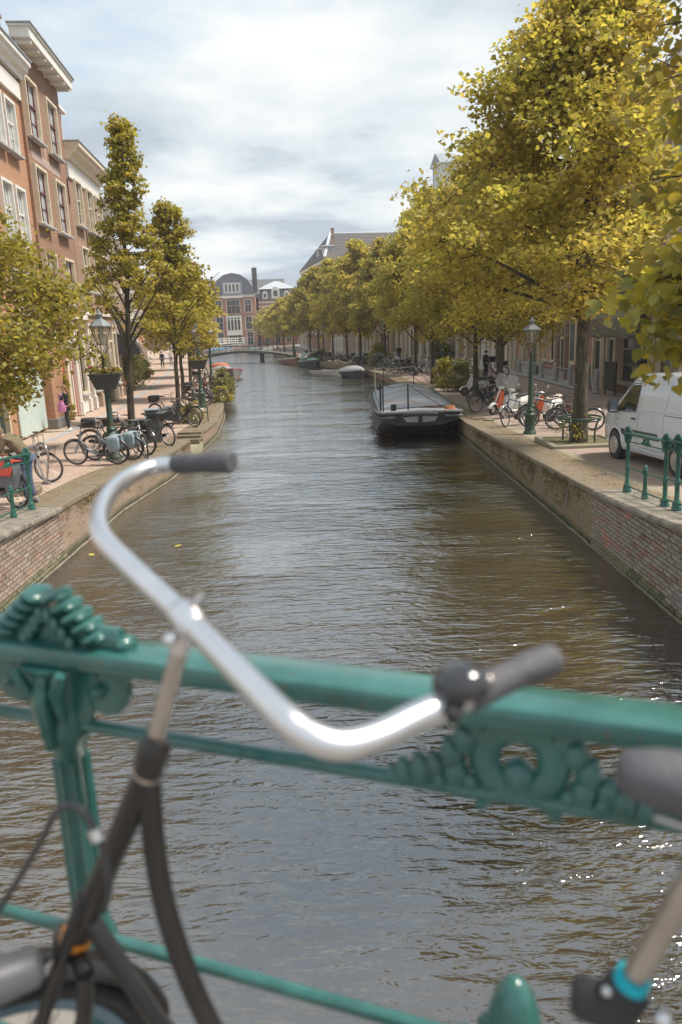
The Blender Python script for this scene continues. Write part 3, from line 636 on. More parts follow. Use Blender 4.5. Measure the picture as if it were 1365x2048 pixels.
# arch door (x 4.9 .. 6.0) with brick voussoirs and recessed door
AX=4.75
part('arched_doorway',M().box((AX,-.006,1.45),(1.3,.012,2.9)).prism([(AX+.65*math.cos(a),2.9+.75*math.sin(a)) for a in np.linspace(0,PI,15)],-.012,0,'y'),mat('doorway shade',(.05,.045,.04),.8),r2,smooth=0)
am=M()
for i in range(13):
    a=PI*(i+.5)/13; c_,s_=math.cos(a),math.sin(a); am.box((AX+.82*c_,-.12,2.9+.92*s_),(.34,.24,.19),Rm=Matrix.Rotation(-a,3,'Y'))
for i in range(14):
    for s in (-1,1): am.box((AX+s*.82,-.12,.1+i*.205),(.34,.24,.19))
part('arch_surround',am,WCOL['purple'],r2,smooth=0)
dm=M(); dm.tube([(AX-.45,-.02,.0),(AX-.45,-.02,2.9)]+[(AX-.45*math.cos(a),-.02,2.9+.55*math.sin(a)) for a in np.linspace(.2,PI-.2,9)]+[(AX+.45,-.02,2.9),(AX+.45,-.02,0)],.06,4); dm.box((AX,-.02,2.45),(.9,.08,.12))
part('door_frame',dm,CRM,r2,smooth=0); part('door_leaf',M().box((AX,-.02,1.2),(.76,.05,2.36)),DGR,r2,smooth=0); part('fanlight',M().prism([(AX+.4*math.cos(a),2.55+.85*math.sin(a)) for a in np.linspace(0,PI,13)],-.03,-.02,'y'),GL3,r2,smooth=0)
for s in (-1,1): part('impost',M().box((AX+s*.85,-.14,2.62),(.42,.3,.16)),GRY,r2,smooth=0)
part('downpipe',M().tube([(11.4,-.12,.1),(11.4,-.12,9.4)],.06,8),WHT,r2); part('window',M().box((6.6,-.04,2.3),(1.1,.1,2.6)),CRM,r2,smooth=0,label='cream framed window by the arched door'); part('pane',M().box((6.6,-.092,2.35),(.8,.02,2.3)),GL1,r2,smooth=0)
part('plinth',M().box((5.7,-.04,.25),(11.4,.08,.5)),GRY,r2,smooth=0)
r3=rrow(50.9,57,'orange brick house with cream pilasters behind the cyclist',9.5,'red',[(5.3,7.4)],3,'cream',roof=('gable',3,'TIL'),gstyle='creamlight',gh=3.9)
for x_ in (.1,1.7,3.2,4.7,6.1): pilaster(r3,x_,.28,4.2,BEI)
r4=rrow(57.1,64,'white pilastered shop house on the right bank',9.9,'plasterw',[(5.4,7.6)],3,'white',roof=('gable',3,'TILG'),gh=3.9)
for x_ in (.1,1.5,2.9,4.3,5.7,6.9): pilaster(r4,x_,.26,4.3,WHT)
r5=rrow(64.1,78.5,'tall brick house with white dormer and chimney rising over the trees, right bank',14.0,'brown',[(10.4,12.6),(7.4,9.4),(4.8,6.5)],5,'white',roof=('gable',3.2,'SLT'),corn=(.9,.9,WHT),lod=0,gh=3.8)
for i in range(8): pilaster(r5,.2+i*2.0,.26,4.2,WHT)
o_=dormer(r5,4.5,.2,14.2,2.4,3.1,WHT); part('pediment',M().prism([(-1.4,3.2),(1.4,3.2),(0,4.2)],-.2,1.6,'y'),LEAD,o_,smooth=0)
dormer(r5,9.5,.2,14.2,2.0,2.6,WHT); chimney(r5,7.2,3.2,15.5,1.3,3.2)
for k,(ya,yb,lab,H_,wl,sty,rf) in enumerate([(78.6,86,'beige rendered house beyond the tall dormered one, right bank',8.6,'plasterb','white','TILG'),(86.1,94,'orange doored brick house on the right bank beside the lamp',8.9,'orange','cream','TIL'),(94.1,103,'grey rendered house near the footbridge, right bank',8.2,'grey','white','TILG'),(103.1,112,'brown brick house opposite the footbridge end, right bank',8.8,'brown','white','TIL'),(112.1,121.5,'white fronted house just before the hipped roof building',8.6,'plasterw','white','TIL')]):
    t_=rrow(ya,yb,lab,H_,wl,[(5.0,7.0)],4,sty,roof=('gable',2.8,rf),lod=0,gh=3.6)
    for i in range(6): pilaster(t_,.2+i*(math.hypot(fr(yb)-fr(ya),yb-ya)-.4)/5,.24,4.1,WHT if k%2==0 else BEI)
# big hip-roofed building
hb=thing('corner_building','large dark brick building with grey hipped roof, skylights and white eaves','building',(-.45,122,.55),math.atan2(28,-5.2))
# local x runs away along the canal, y to the right (inland): mirror so inland is -y
W_,D_,H_=26,34,13.4
m=M().box((W_/2,-D_/2,H_/2),(W_,D_,H_)); part('wall',m,WCOL['dark'],hb,smooth=0)
m=M(); rh=4.9; a_=.7; ix=W_/2-.1; iy=3.4
for i in range(16):      # stepped tile courses of the hip
    t0,t1=i/16,(i+1)/16
    def rc(t,up): 
        i_=t*ix; j_=t*iy; return [(-a_+i_,a_-j_,H_+.4+t*rh+up),(W_+a_-i_,a_-j_,H_+.4+t*rh+up),(W_+a_-i_,-D_-a_+j_,H_+.4+t*rh+up),(-a_+i_,-D_-a_+j_,H_+.4+t*rh+up)]
    m.loft([rc(t0,.0),rc(t0,.07),rc(t1,.0)],cap=False)
part('roof',m,mat('dark grey pantiles',(.115,.105,.10),.85,scale=6,var=.3,bump=.4),hb,smooth=0)
m=M(); q_=W_/2; m.tube([(-a_,a_,H_+.5),(q_-.7,a_-iy,H_+.5+rh)],.26,6); m.tube([(q_-.4,a_-iy,H_+.52+rh),(q_-.4,-D_-a_+iy,H_+.52+rh)],.22,6); m.tube([(-a_,-D_-a_,H_+.5),(q_-.7,-D_-a_+iy,H_+.5+rh)],.26,6)
part('hip_flashing',m,mat('pale lead',(.42,.45,.48),.6,var=.1),hb)
m=M().box((W_/2,0,H_+.15),(W_+1.2,1.2,.5)).box((0,-D_/2,H_+.15),(1.2,D_+1.2,.49)); part('eaves',m,CRM,hb,smooth=0)
m=M().box((W_/2,.05,H_-.6),(W_,.12,.95)); part('fascia',m,WHT,hb,smooth=0)
for i,y_ in enumerate((-5.0,-8.5,-14)):
    o_=part('skylight',M().box((0,0,0),(.12,1.7,1.4)),GL2,hb,(2.9,y_,H_+2.15),(0,R(66),0),smooth=0)
for i in range(2): dormer(hb,4+i*5,.0,H_+.5,1.8,2.0,LEAD).rotation_euler=(0,0,PI)
for y_ in (-2.6,-6.4,-10.2,-14.5,-18.5):
    for z_ in (10.4,6.5):
        o_=window(hb,0,z_,1.3,2.3,'white',True,0); o_.location=(-.15,y_,z_); o_.rotation_euler=(0,0,-PI/2)
for i in range(5):
    for z_ in (10.2,6.5,2.5): o_=window(hb,3+5*i,z_,1.3,2.3,'white',True,0); o_.rotation_euler=(0,0,PI); o_.location=(3+5*i,.15,z_)
chimney(hb,W_/2-.5,-3.2,H_+rh+.4,.6,.9,pots=0); chimney(hb,4,-1.6,H_+2.2,.5,1.9,pots=1)
for k,(ya,yb,lab,H_,wl) in enumerate([(150.5,158,'small house with steep red roof beyond the hipped building',10.6,'plasterw'),(158.2,166,'farthest red roofed house with grey chimney stack on the right bank',9.8,'plasterb')]):
    t_=rrow(ya,yb,lab,H_,wl,[(5.4,7.0)],3,'white',roof=('gable',4.8,'TIL'),lod=0,depth=8)
    chimney(t_,.6,4,H_+3.8,1.3,2.2,mt=GRY,pots=2)
# far end of the canal: mansard building
fb=thing('far_townhouse','red brick townhouse with curved slate mansard at the end of the canal','building',(-28.2,184,.55),0)
W_=10.2; H_=11.2
part('wall',M().box((W_/2,5,H_/2),(W_,10,H_)),WCOL['red'],fb,smooth=0)
cm=[(W_/2-4.9,0),(W_/2-4.7,1.6),(W_/2-3.6,3.4),(W_/2-1.9,4.6),(W_/2,5.0),(W_/2+1.9,4.6),(W_/2+3.6,3.4),(W_/2+4.7,1.6),(W_/2+4.9,0)]
part('mansard',M().prism([(a,b+H_+.5) for a,b in cm],.1,8,'y'),mat('blue slate',(.15,.155,.185),.6,scale=5,var=.2,bump=.3),fb,smooth=0)
cornice(fb,W_,H_,.5,.5,WHT)
part('cornice_bay',M().box((W_/2,-.6,H_+.1),(4.6,.9,.5)),WHT,fb,smooth=0)
for x_,z_,w_,h_ in ((1.7,7.8,1.7,2.9),(8.5,7.8,1.7,2.9),(1.7,3.9,1.7,3.0),(8.5,3.9,1.7,3.0),(8.6,.3,1.6,3.1),(1.7,.6,1.6,2.8)): o_=window(fb,x_,z_,w_,h_,'whitedark',True,0); o_.location.y=-.145
o_=window(fb,5.1,7.6,3.2,3.1,'whitedark',False,0,(3,2)); o_.location.y=-.145
bay=part('bay_window',M().box((5.1,-.55,4.9),(3.4,1.1,4.4)),WHT,fb,smooth=0); 
for i in range(4): part('pane',M().box((5.1-1.17+.78*i,-1.12,5.0),(.5,.03,2.3)),GL3,bay,smooth=0); part('fanlight',M().box((5.1-1.17+.78*i,-1.12,6.5),(.5,.03,.4)),GL1,bay,smooth=0)
bm=M(); 
for i in range(14): bm.box((5.1-1.7+3.4*i/13,-1.08,7.5),(.04,.04,.7))
bm.box((5.1,-1.08,7.9),(3.5,.06,.06)); part('balcony_rail',bm,BLK,fb,smooth=0)
o_=window(fb,5.1,.3,3.2,3.0,'whitedark',False,0,(3,2)); o_.location.y=-.145
d_=part('dormer',M().box((5.1,-.1,H_+2.0),(4.4,1.4,2.8)),LEAD,fb,smooth=0)
part('dormer_frame',M().box((5.1,-.83,H_+2.1),(3.7,.08,2.1)),WHT,d_,smooth=0)
for i in range(4): part('pane',M().box((5.1-1.32+.88*i,-.885,H_+2.1),(.56,.03,1.7)),GL1,d_,smooth=0)
chimney(fb,W_+.1,1.0,H_+1.0,1.1,5.4,mt=mat('dark chimney brick',(.09,.09,.10),.9),pots=1)
lh=thing('far_house','grey roofed house left of the curved mansard townhouse','house',(-40,186,.55),0)
part('wall',M().box((5.8,4,5.5),(11.6,8,11)),WCOL['brown'],lh,smooth=0); gable_roof(lh,11.6,11,8,3.8,SLT)
for x_ in (2,5,8.5,10.6):
    o_=dormer(lh,x_,-.1,11.1,1.5,2.2,LEAD)
for x_ in (2,5,8.5):
    for z_ in (7.5,4): o_=window(lh,x_,z_,1.3,2.2,'whitedark',True,0); o_.location.y=-.145
wh=thing('far_house','white trimmed house with ornate gable dormer under a grey bell roof','house',(-17.3,186,.55),0)
part('wall',M().box((4,4,5.2),(8.2,8,10.4)),WCOL['red'],wh,smooth=0)
for z_ in (9.9,9.0,8.1,6.2,5.3): part('band',M().box((4,-.03,z_),(8.3,.1,.3)),WHT,wh,smooth=0)
part('mansard',M().loft([[(-.1,-.1,10.4),(8.3,-.1,10.4),(8.3,8,10.4),(-.1,8,10.4)],[(.5,.5,12.9),(7.7,.5,12.9),(7.7,7.5,12.9),(.5,7.5,12.9)]]),SLT,wh,smooth=0)
part('bell_roof',M().loft([[(-.2,-.2,12.9),(8.4,-.2,12.9),(8.4,8.2,12.9),(-.2,8.2,12.9)],[(2,2,14.1),(6.2,2,14.1),(6.2,6,14.1),(2,6,14.1)],[(3.6,3.6,14.8),(4.4,3.6,14.8),(4.4,4.4,14.8),(3.6,4.4,14.8)]]),mat('pale lead',(.42,.45,.48)),wh,smooth=0)
for x_,w_,h_ in ((1.5,1.2,1.7),(4,1.9,2.6),(6.6,1.2,1.7)):
    d_=part('dormer',M().prism([(x_-w_/2,10.7),(x_+w_/2,10.7),(x_+w_/2,10.7+h_*.75),(x_+w_*.25,10.7+h_),(x_-w_*.25,10.7+h_),(x_-w_/2,10.7+h_*.75)],-.35,1,'y'),WHT,wh,smooth=0); part('pane',M().box((x_,-.37,10.7+h_*.45),(w_*.5,.03,h_*.5)),GL3,d_,smooth=0)
for x_ in (1.5,4,6.6):
    for z_ in (6.5,3.2,.6): o_=window(wh,x_,z_,1.4,2.0,'whitedark',False,0); o_.location.y=-.145
bh=thing('far_house','long dark grey roofed house behind the far chimney','house',(-26,196,.55),0)
part('wall',M().box((7,4,6.2),(14,8,12.4)),WCOL['grey'],bh,smooth=0); gable_roof(bh,14,12.4,8,3.6,SLT)
for i,(x_,w_) in enumerate(((-9,9),(.5,9),(10,9),(19.5,12),(32,12),(45,14))):
    t_=thing('far_house','brick house facing the end of the canal, number %s from the white trimmed one rightwards'%['first','second','third','fourth','fifth','sixth'][i],'house',(x_,186,.55),0)
    part('wall',M().box((w_/2,4,4.5),(w_-.1,8,9)),WCOL[['brown','orange','dark','red','brown','dark'][i]],t_,smooth=0); gable_roof(t_,w_-.1,9,8,3,[TIL,TILG][i%2])
    for k in range(3):
        for z_ in (5.8,1.0): o_=window(t_,w_*(k+.5)/3,z_,1.3,2.2,'whitedark',False,0); o_.location.y=-.145
for i,(x_,w_) in enumerate(((-52,11.5),(-66,13))):
    t_=thing('far_house',['brown','grey'][i]+' far house at the left end of the canal head','house',(x_,188,.55),0)
    part('wall',M().box((w_/2,4,5),(w_-.1,8,10)),WCOL[['brown','grey'][i]],t_,smooth=0); gable_roof(t_,w_-.1,10,8,3,TIL)
# ================================================================== TREES
BARK=mat('tree bark',(.085,.065,.048),.95,scale=9,var=.4,bump=.8,stretch=(1,1,.3),col2=(.17,.15,.09),thr=(.45,.75))
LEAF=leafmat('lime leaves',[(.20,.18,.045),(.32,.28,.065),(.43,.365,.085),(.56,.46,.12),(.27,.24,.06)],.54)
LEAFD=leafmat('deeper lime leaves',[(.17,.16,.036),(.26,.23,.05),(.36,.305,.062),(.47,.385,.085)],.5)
LEAFF=leafmat('near lime leaves',[(.19,.18,.055),(.28,.25,.065),(.38,.315,.07),(.47,.36,.06),(.38,.35,.15)],.46)
def leafmesh(centers,spread,per,size,rng,droop=.25,shape='kite',name='crown',elong=None):
    """numpy: leaf faces scattered around cluster centres"""
    n=len(centers)*per
    c=np.repeat(np.asarray(centers),per,0)
    off=rng.normal(0,1,(n,3)); off/=np.maximum(1,np.linalg.norm(off,axis=1,keepdims=True)/1.6)
    sp=np.repeat(np.asarray(spread)[:,None] if np.ndim(spread)==1 else np.asarray(spread),per,0) if np.ndim(spread) else spread
    pos=c+off*sp*np.array([1,1,.62])
    if elong is not None: 
        e=np.repeat(elong,per,0); pos=pos+e*rng.normal(0,.55,(n,1))
    nrm=rng.normal(0,1,(n,3)); nrm[:,2]=np.abs(nrm[:,2])+.55; nrm/=np.linalg.norm(nrm,axis=1,keepdims=True)
    t=rng.normal(0,1,(n,3)); t[:,2]-=droop*3; t-=nrm*(t*nrm).sum(1,keepdims=True); t/=np.linalg.norm(t,axis=1,keepdims=True); b=np.cross(nrm,t)
    s=size*(.55+.85*rng.beta(2,2.2,(n,1)))
    if shape=='kite':
        loc=np.array([(-.5,0,0),(-.05,.46,.10),(.6,0,-.03),(-.05,-.46,.10)]); fs=np.array([(0,1,2),(0,2,3)])
    else:
        loc=np.array([(-.50,0,0),(-.52,.28,.04),(-.22,.52,.11),(.22,.36,.07),(.66,0,-.10),(.22,-.36,.07),(-.22,-.52,.11),(-.52,-.28,.04),(.05,0,-.02)])
        fs=np.array([(8,0,1),(8,1,2),(8,2,3),(8,3,4),(8,4,5),(8,5,6),(8,6,7),(8,7,0)])
    k=len(loc)
    v=(pos[:,None,:]+s[:,None,:]*(loc[None,:,0:1]*t[:,None,:]+loc[None,:,1:2]*b[:,None,:]+loc[None,:,2:3]*nrm[:,None,:])).reshape(-1,3)
    f=(np.arange(n)[:,None,None]*k+fs[None]).reshape(-1,3)
    return npmesh(v,f,name)
def npmesh(v,f,name):
    me=bpy.data.meshes.new(name); me.vertices.add(len(v)); me.vertices.foreach_set('co',v.astype(np.float32).ravel())
    q=f.shape[1]; me.loops.add(f.size); me.loops.foreach_set('vertex_index',f.astype(np.int32).ravel())
    me.polygons.add(len(f)); me.polygons.foreach_set('loop_start',np.arange(0,f.size,q,dtype=np.int32)); me.polygons.foreach_set('use_smooth',np.ones(len(f),dtype=bool))
    me.update(); return me
def tree(label,loc,H_,base,prof,ncl,per,size,seed,rt=.15,lean=(0,0),up=.16,leaf=None,group='lime trees along the canal',shape='kite',spread=.34,nlimb=16,asym=(0,0,0),name='lime_tree',ang=None,shell=.35):
    """prof: [(t,radius)] with t 0..1 from crown base to top"""
    rng=np.random.default_rng(seed); rnd=random.Random(seed)
    t_=thing(name,label,'tree',loc,0,group)
    tr=M(); hs=np.linspace(0,H_*.96,12); wob=[(rnd.uniform(-.05,.05)*h/H_*2,rnd.uniform(-.05,.05)*h/H_*2) for h in hs]
    ax=[(lean[0]*h/H_+w[0],lean[1]*h/H_+w[1],h) for h,w in zip(hs,wob)]
    tr.tube(ax,[rt*(1.25 if h<.05 else 1.0)*(1-.93*(h/H_)**.9)+.008 for h in hs],10)
    def axis_at(z):
        i=min(10,int(z/(H_*.96)*11)); a=Vector(ax[i]); b=Vector(ax[i+1]); k=(z-a.z)/(b.z-a.z); return a.lerp(b,k)
    part('trunk',tr,BARK,t_,smooth=60)
    # limbs reach out to lobes of the crown; clusters gather round lobe tips
    lobes=[]; lb=M()
    for i in range(nlimb):
        t=((i+.6)/nlimb)**.85; z=base+(H_-base)*t; a=i*2.399+rnd.uniform(-.35,.35)
        if ang: a=ang[0]+(rnd.random()-.5)*ang[1]
        r=ip(prof,t)*rnd.uniform(.6,1.2)
        tip=Vector((lean[0]*z/H_+math.cos(a)*r+asym[0]*(1-t),lean[1]*z/H_+math.sin(a)*r+asym[1]*(1-t),min(H_*1.0,z+r*up*(1-t*.6)+asym[2]*(1-t))))
        zs=max(base*.86,z-r*rnd.uniform(.35,.75)); s=axis_at(min(zs,H_*.93))
        mid=s.lerp(tip,.5)+Vector((rnd.uniform(-.15,.15),rnd.uniform(-.15,.15),r*.10))
        pts=[s,s.lerp(mid,.5)+Vector((0,0,r*.03)),mid,mid.lerp(tip,.5)+Vector((0,0,r*.03)),tip]
        r0_=rt*.42*(1-.6*t); lb.tube(pts,[r0_,r0_*.75,r0_*.55,r0_*.36,.010],6)
        lobes.append((pts,r,t))
    cs=[];el_=[]
    for k in range(ncl):
        pts,r,t=lobes[k%nlimb]; u=.30+.72*rnd.random()**(.55)
        i=min(3,int(u*4)) if u<1 else 3; p=Vector(pts[i]).lerp(Vector(pts[i+1]),u*4-i)
        w=(.15+.40*r)*(.55+.5*(1-abs(u-.6)))
        q=p+Vector((rnd.gauss(0,1),rnd.gauss(0,1),rnd.gauss(0,.62)))*w*.62
        if q.z<base*.9+ (0): q.z=base*.9+rnd.random()*.5
        # keep an uneven outline: pull clusters in past the envelope
        tt=max(0,min(1,(q.z-base)/(H_-base))); lim=ip(prof,tt)*1.12+.15
        dxy=Vector((q.x-lean[0]*q.z/H_-asym[0]*(1-tt),q.y-lean[1]*q.z/H_-asym[1]*(1-tt))); 
        if dxy.length>lim: f=lim/dxy.length*rnd.uniform(.75,1.0); q.x=lean[0]*q.z/H_+asym[0]*(1-tt)+dxy.x*f; q.y=lean[1]*q.z/H_+asym[1]*(1-tt)+dxy.y*f
        if q.z>H_+.1: q.z=H_+.1-rnd.random()*.4
        if k%2==0: lb.tube([p,p.lerp(q,.5)+Vector((0,0,.05)),q],[.016,.011,.005],4,cap=False)
        cs.append(q); d=(q-p); d=d.normalized()*spread*1.1 if d.length>1e-3 else Vector((0,0,0)); el_.append(d)
    part('limbs',lb,BARK,t_,smooth=60)
    me=leafmesh(cs,spread,per,size,rng,shape=shape,elong=np.array(el_))
    part('crown',me,leaf or LEAF,t_,smooth=0)
    return t_
LIME=[(0,1.5),(.18,2.9),(.42,3.05),(.68,2.3),(.88,1.2),(1,.25)]
LIMEL=[(0,1.1),(.15,2.0),(.35,1.95),(.55,1.35),(.8,.9),(1,.2)]
def nlim(s): return [(a,b*s) for a,b in LIME]
# right bank
tree('big lime tree in the round green iron guard beside the white van',(6.45,20.35,gz(20.35)),11.3,3.8,[(0,2.2),(.12,3.6),(.35,3.3),(.6,2.4),(.82,1.25),(1,.3)],600,92,.13,11,rt=.20,lean=(.15,0),nlimb=34,spread=.30,asym=(-1.4,-.2,-.5))
tree('lime tree behind the orange and white mopeds',(6.75,31.8,.58),10.2,2.8,[(0,1.7),(.15,3.4),(.42,3.4),(.68,2.6),(.88,1.4),(1,.3)],360,120,.12,12,rt=.15,nlimb=22,asym=(-.5,0,0))
tree('lime tree behind the white scooter near the planted bush',(6.8,37.6,.55),10.2,2.8,nlim(1.12),320,110,.13,13,rt=.14,asym=(-.5,0,0))
rt_=[(5.9,47.0,10.6,'lime tree beside the far green lamp post on the right bank'),(5.8,56.0,10.3,'lime tree by the bikes behind the barge'),(4.4,68.0,10.9,'lime tree next to the person standing on the right bank'),(2.5,76.0,10.8,'slim lime tree above the small covered boats'),(1.3,81.5,10.6,'lime tree between the white pilastered houses and the quay, seventh on the right bank'),(-.2,88.0,10.2,'lime tree above the green canopied boat'),(-1.9,94.0,10.0,'lime tree above the brown wooden boat'),(-3.1,100,9.4,'lime tree at the right end of the footbridge'),(-6.2,118,8.6,'lime tree just beyond the footbridge on the right bank'),(-8.6,133,8.0,'second lime tree beyond the footbridge on the right bank'),(-10.6,146,7.8,'farthest lime tree on the right bank by the canal head')]
for i,(x,y,h,lab) in enumerate(rt_):
    sz=.15 if y<60 else .21 if y<90 else .28
    n_=(300,110) if y<60 else (260,78) if y<90 else (190,54)
    tree(lab,(x,y,.55),h+[.3,.5,-.5,.5,-.4,.3][i%6],2.7,[(0,1.6),(.14,3.2),(.38,3.0),(.6,2.1),(.82,1.1),(1,.2)],n_[0],n_[1],sz,20+i,rt=.13,nlimb=18,spread=.32,asym=(-.4,0,0),up=.45)
for i,(x,y) in enumerate([(12,151),(-24,176),(-18,177),(-12,176)]):
    pass
for i,(x,y,lab) in enumerate([(-15.2,158,'lime tree left of the canal head in front of the white trimmed house'),(-13.0,166,'lime tree at the canal head in front of the brick houses')]):
    tree(lab,(x,y+18,.55),8.0,2.3,nlim(1.2),150,32,.36,60+i,rt=.14,nlimb=12,spread=.45)
# left bank
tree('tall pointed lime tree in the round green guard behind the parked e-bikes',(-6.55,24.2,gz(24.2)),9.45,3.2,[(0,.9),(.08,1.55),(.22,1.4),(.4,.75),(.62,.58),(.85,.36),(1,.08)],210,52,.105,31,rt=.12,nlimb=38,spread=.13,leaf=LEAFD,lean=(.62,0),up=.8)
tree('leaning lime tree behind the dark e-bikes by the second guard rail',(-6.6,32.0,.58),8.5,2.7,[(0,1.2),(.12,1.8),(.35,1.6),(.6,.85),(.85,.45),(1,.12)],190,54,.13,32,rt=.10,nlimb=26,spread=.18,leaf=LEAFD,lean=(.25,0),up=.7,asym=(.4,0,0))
lt_=[(-8.5,43,7.4,'lime tree beside the planted lamp post on the left bank'),(-10.1,54,8.0,'lime tree over the bikes hung along the left quay'),(-12.0,65,7.2,'lime tree above the grey boat, left bank'),(-14.3,79,7.6,'lime tree above the orange covered boat, left bank'),(-17.8,97,7.6,'lime tree before the left end of the footbridge'),(-22.5,116,7.6,'lime tree just beyond the left end of the footbridge')]
for i,(x,y,h,lab) in enumerate(lt_):
    sz=.17 if y<50 else .22 if y<70 else .3
    tree(lab,(x,y,.55),h,2.5,[(0,1.4),(.15,2.3),(.38,2.1),(.62,1.2),(.85,.6),(1,.15)],190 if y<70 else 150,64 if y<70 else 42,sz,40+i,rt=.11,nlimb=20,spread=.28,up=.5)
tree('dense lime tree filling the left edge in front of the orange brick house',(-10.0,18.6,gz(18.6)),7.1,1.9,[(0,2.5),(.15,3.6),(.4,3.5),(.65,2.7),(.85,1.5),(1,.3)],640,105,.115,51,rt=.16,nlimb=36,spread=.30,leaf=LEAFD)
# near foreground lime tree: trunk off frame to the right, each nearest leaf its own object
def near_tree():
    rnd=random.Random(5); rng=np.random.default_rng(5)
    base=Vector((6.6,6.3,gz(6.3)))
    t=thing('lime_tree','nearest lime tree with large leaves overhanging the top right corner','tree',base,0,'lime trees along the canal')
    tr=M().tube([(0,0,-.2),(.05,0,1.5),(-.1,.1,3.2),(-.3,.2,5.5),(-.5,.3,8.2)],[.24,.21,.18,.12,.03],12); part('trunk',tr,BARK,t,smooth=60)
    lb=M(); cs=[]; sp=[]
    # limb tips given as places in the street (x, y, height above water)
    tips=[(2.7,6.1,6.5),(3.0,6.5,7.4),(2.45,5.8,5.7),(2.9,6.2,6.9),(3.4,6.6,7.7),(2.35,5.0,4.75),(2.5,5.3,5.1),(2.75,5.6,5.6),(3.1,7.2,7.9),(2.75,7.3,7.6),(3.5,7.6,8.7),(2.55,5.1,4.3),(3.0,5.7,6.1),(3.3,6.0,6.8),(2.7,5.0,4.5),(3.2,8.0,8.6),(2.35,4.8,4.15),(2.1,4.9,4.0),(2.6,5.3,3.95),(2.9,5.6,4.1),(2.8,4.9,4.15),(1.88,5.2,4.25),(2.02,5.0,3.95),(2.15,4.9,4.15),(2.0,4.6,4.35),(2.35,5.6,4.4),(2.2,5.6,5.0),(2.35,5.0,4.62),(2.75,5.9,5.3),(2.6,5.2,5.4),(3.2,6.2,5.9),(2.5,6.4,6.2),(2.7,7.2,7.0),(3.0,6.7,6.6),(2.55,7.6,7.9),(2.9,7.0,8.2),(3.3,6.4,7.6),(3.6,6.9,8.8),(3.9,5.9,8.0),(3.6,5.6,6.6),(3.3,8.0,8.8),(2.75,4.6,5.1),(2.9,4.9,4.75),(2.5,4.35,4.72),(4.4,7.6,9.4),(4.2,6.5,6.2),(3.0,7.9,7.4),(3.4,7.4,5.6),(4.5,7.8,7.2)]
    for k,tp in enumerate(tips):
        tip=Vector(tp)-base; z=max(2.6,min(7.6,tip.z-.6+rnd.uniform(-.3,.2))); s=Vector((-.06*z,.035*z,z)); mid=s.lerp(tip,.5)+Vector((0,0,.35))
        pts=[s,s.lerp(mid,.5)+Vector((0,0,.12)),mid,mid.lerp(tip,.55)+Vector((0,0,.08)),tip]
        lb.tube(pts,[.045,.032,.022,.013,.005],6)
        for j in range(17):
            u=.42+.6*rnd.random(); u=min(u,1); i=min(3,int(u*4)); p=Vector(pts[i]).lerp(Vector(pts[i+1]),u*4-i)
            q=p+Vector((rnd.gauss(0,.19),rnd.gauss(0,.22),rnd.gauss(-.03,.15)))
            lb.tube([p,p.lerp(q,.5)+Vector((0,0,.03)),q],[.007,.005,.003],4,cap=False); cs.append(q)
    part('limbs',lb,BARK,t,smooth=60)
    me=leafmesh(cs,.17,30,.080,rng,droop=.5,shape='lime',name='foliage'); o=part('foliage',me,LEAFF,t,smooth=0,kind='stuff')
    # the leaves that show largest, singly, on the lowest sprays towards the canal
    lv=[leafmesh([(0,0,0)],.0001,1,.078,np.random.default_rng(s),shape='lime',name='leaf') for s in range(5)]
    near=sorted(cs,key=lambda q:(q+base-Vector((0,0,4.1))).length)[:70]
    for k in range(290):
        q=near[k%70]+Vector((rnd.gauss(0,.13),rnd.gauss(0,.13),rnd.gauss(-.03,.09)))
        o=bpy.data.objects.new('leaf',lv[k%5]); C.objects.link(o); o.parent=t; o.location=q; o.rotation_euler=(rnd.uniform(-.9,.9),rnd.uniform(-.9,.9),rnd.uniform(0,6.3)); s=rnd.uniform(.85,1.15); o.scale=(s,s,s)
        if not lv[k%5].materials: lv[k%5].materials.append(LEAFF)
near_tree()
# ---------------------------------------------------------------- shrubs, planters, ground plants
def shrub(label,loc,dims,n,size,seed,leaf=None,cat='bush',name='bush',flowers=None,group=None,stems=True):
    rng=np.random.default_rng(seed); t=thing(name,label,cat,loc,0,group); cs=[]
    for i in range(n):
        a=rng.uniform(0,2*PI); r=rng.uniform(0,1)**.5; z=rng.uniform(.08,1)
        k=math.sin(min(1,z*1.15+.12)*PI)**.5 if z<.9 else .5
        cs.append((math.cos(a)*r*k*dims[0]/2,math.sin(a)*r*k*dims[1]/2,z*dims[2]))
    st=M()
    for c in cs[::3]: st.tube([(c[0]*.15,c[1]*.15,0),(c[0]*.6,c[1]*.6,c[2]*.6),c],[.014,.009,.004],4,cap=False)
    part('stem',st,BARK,t); part('foliage',leafmesh(cs,min(dims)*.16,34,size,rng,droop=.1),leaf or LEAF,t,smooth=0)
    if flowers:
        fm=M(); 
        for c in cs[::5]: fm.ball((c[0]*1.1,c[1]*1.1,c[2]*1.05),(.07,.07,.05),6,4)
        part('flowers',fm,flowers,t,kind='stuff')
    return t
BUSHG=leafmat('olive bush leaves',[(.10,.11,.03),(.16,.16,.04),(.22,.20,.05),(.15,.14,.05)],.25)
BUSHY=leafmat('yellow green bush leaves',[(.26,.22,.03),(.34,.28,.04),(.20,.19,.03)],.3)
BUSHS=leafmat('silver bush leaves',[(.24,.24,.19),(.33,.33,.27),(.18,.19,.14)],.2)
PINKF=mat('pale blossom',(.55,.42,.36),.7); REDF=mat('red blossom',(.45,.03,.05),.6); WHF=mat('white blossom',(.75,.72,.68),.7)
shrub('large flowering hydrangea bush between scooter and far lamp post',(6.7,41.2,.55),(2.2,2.0,1.55),90,.10,1,BUSHG,flowers=PINKF)
shrub('yellow green bush touching the far green lamp post',(6.3,44.2,.55),(1.5,1.5,1.5),60,.12,2,BUSHY)
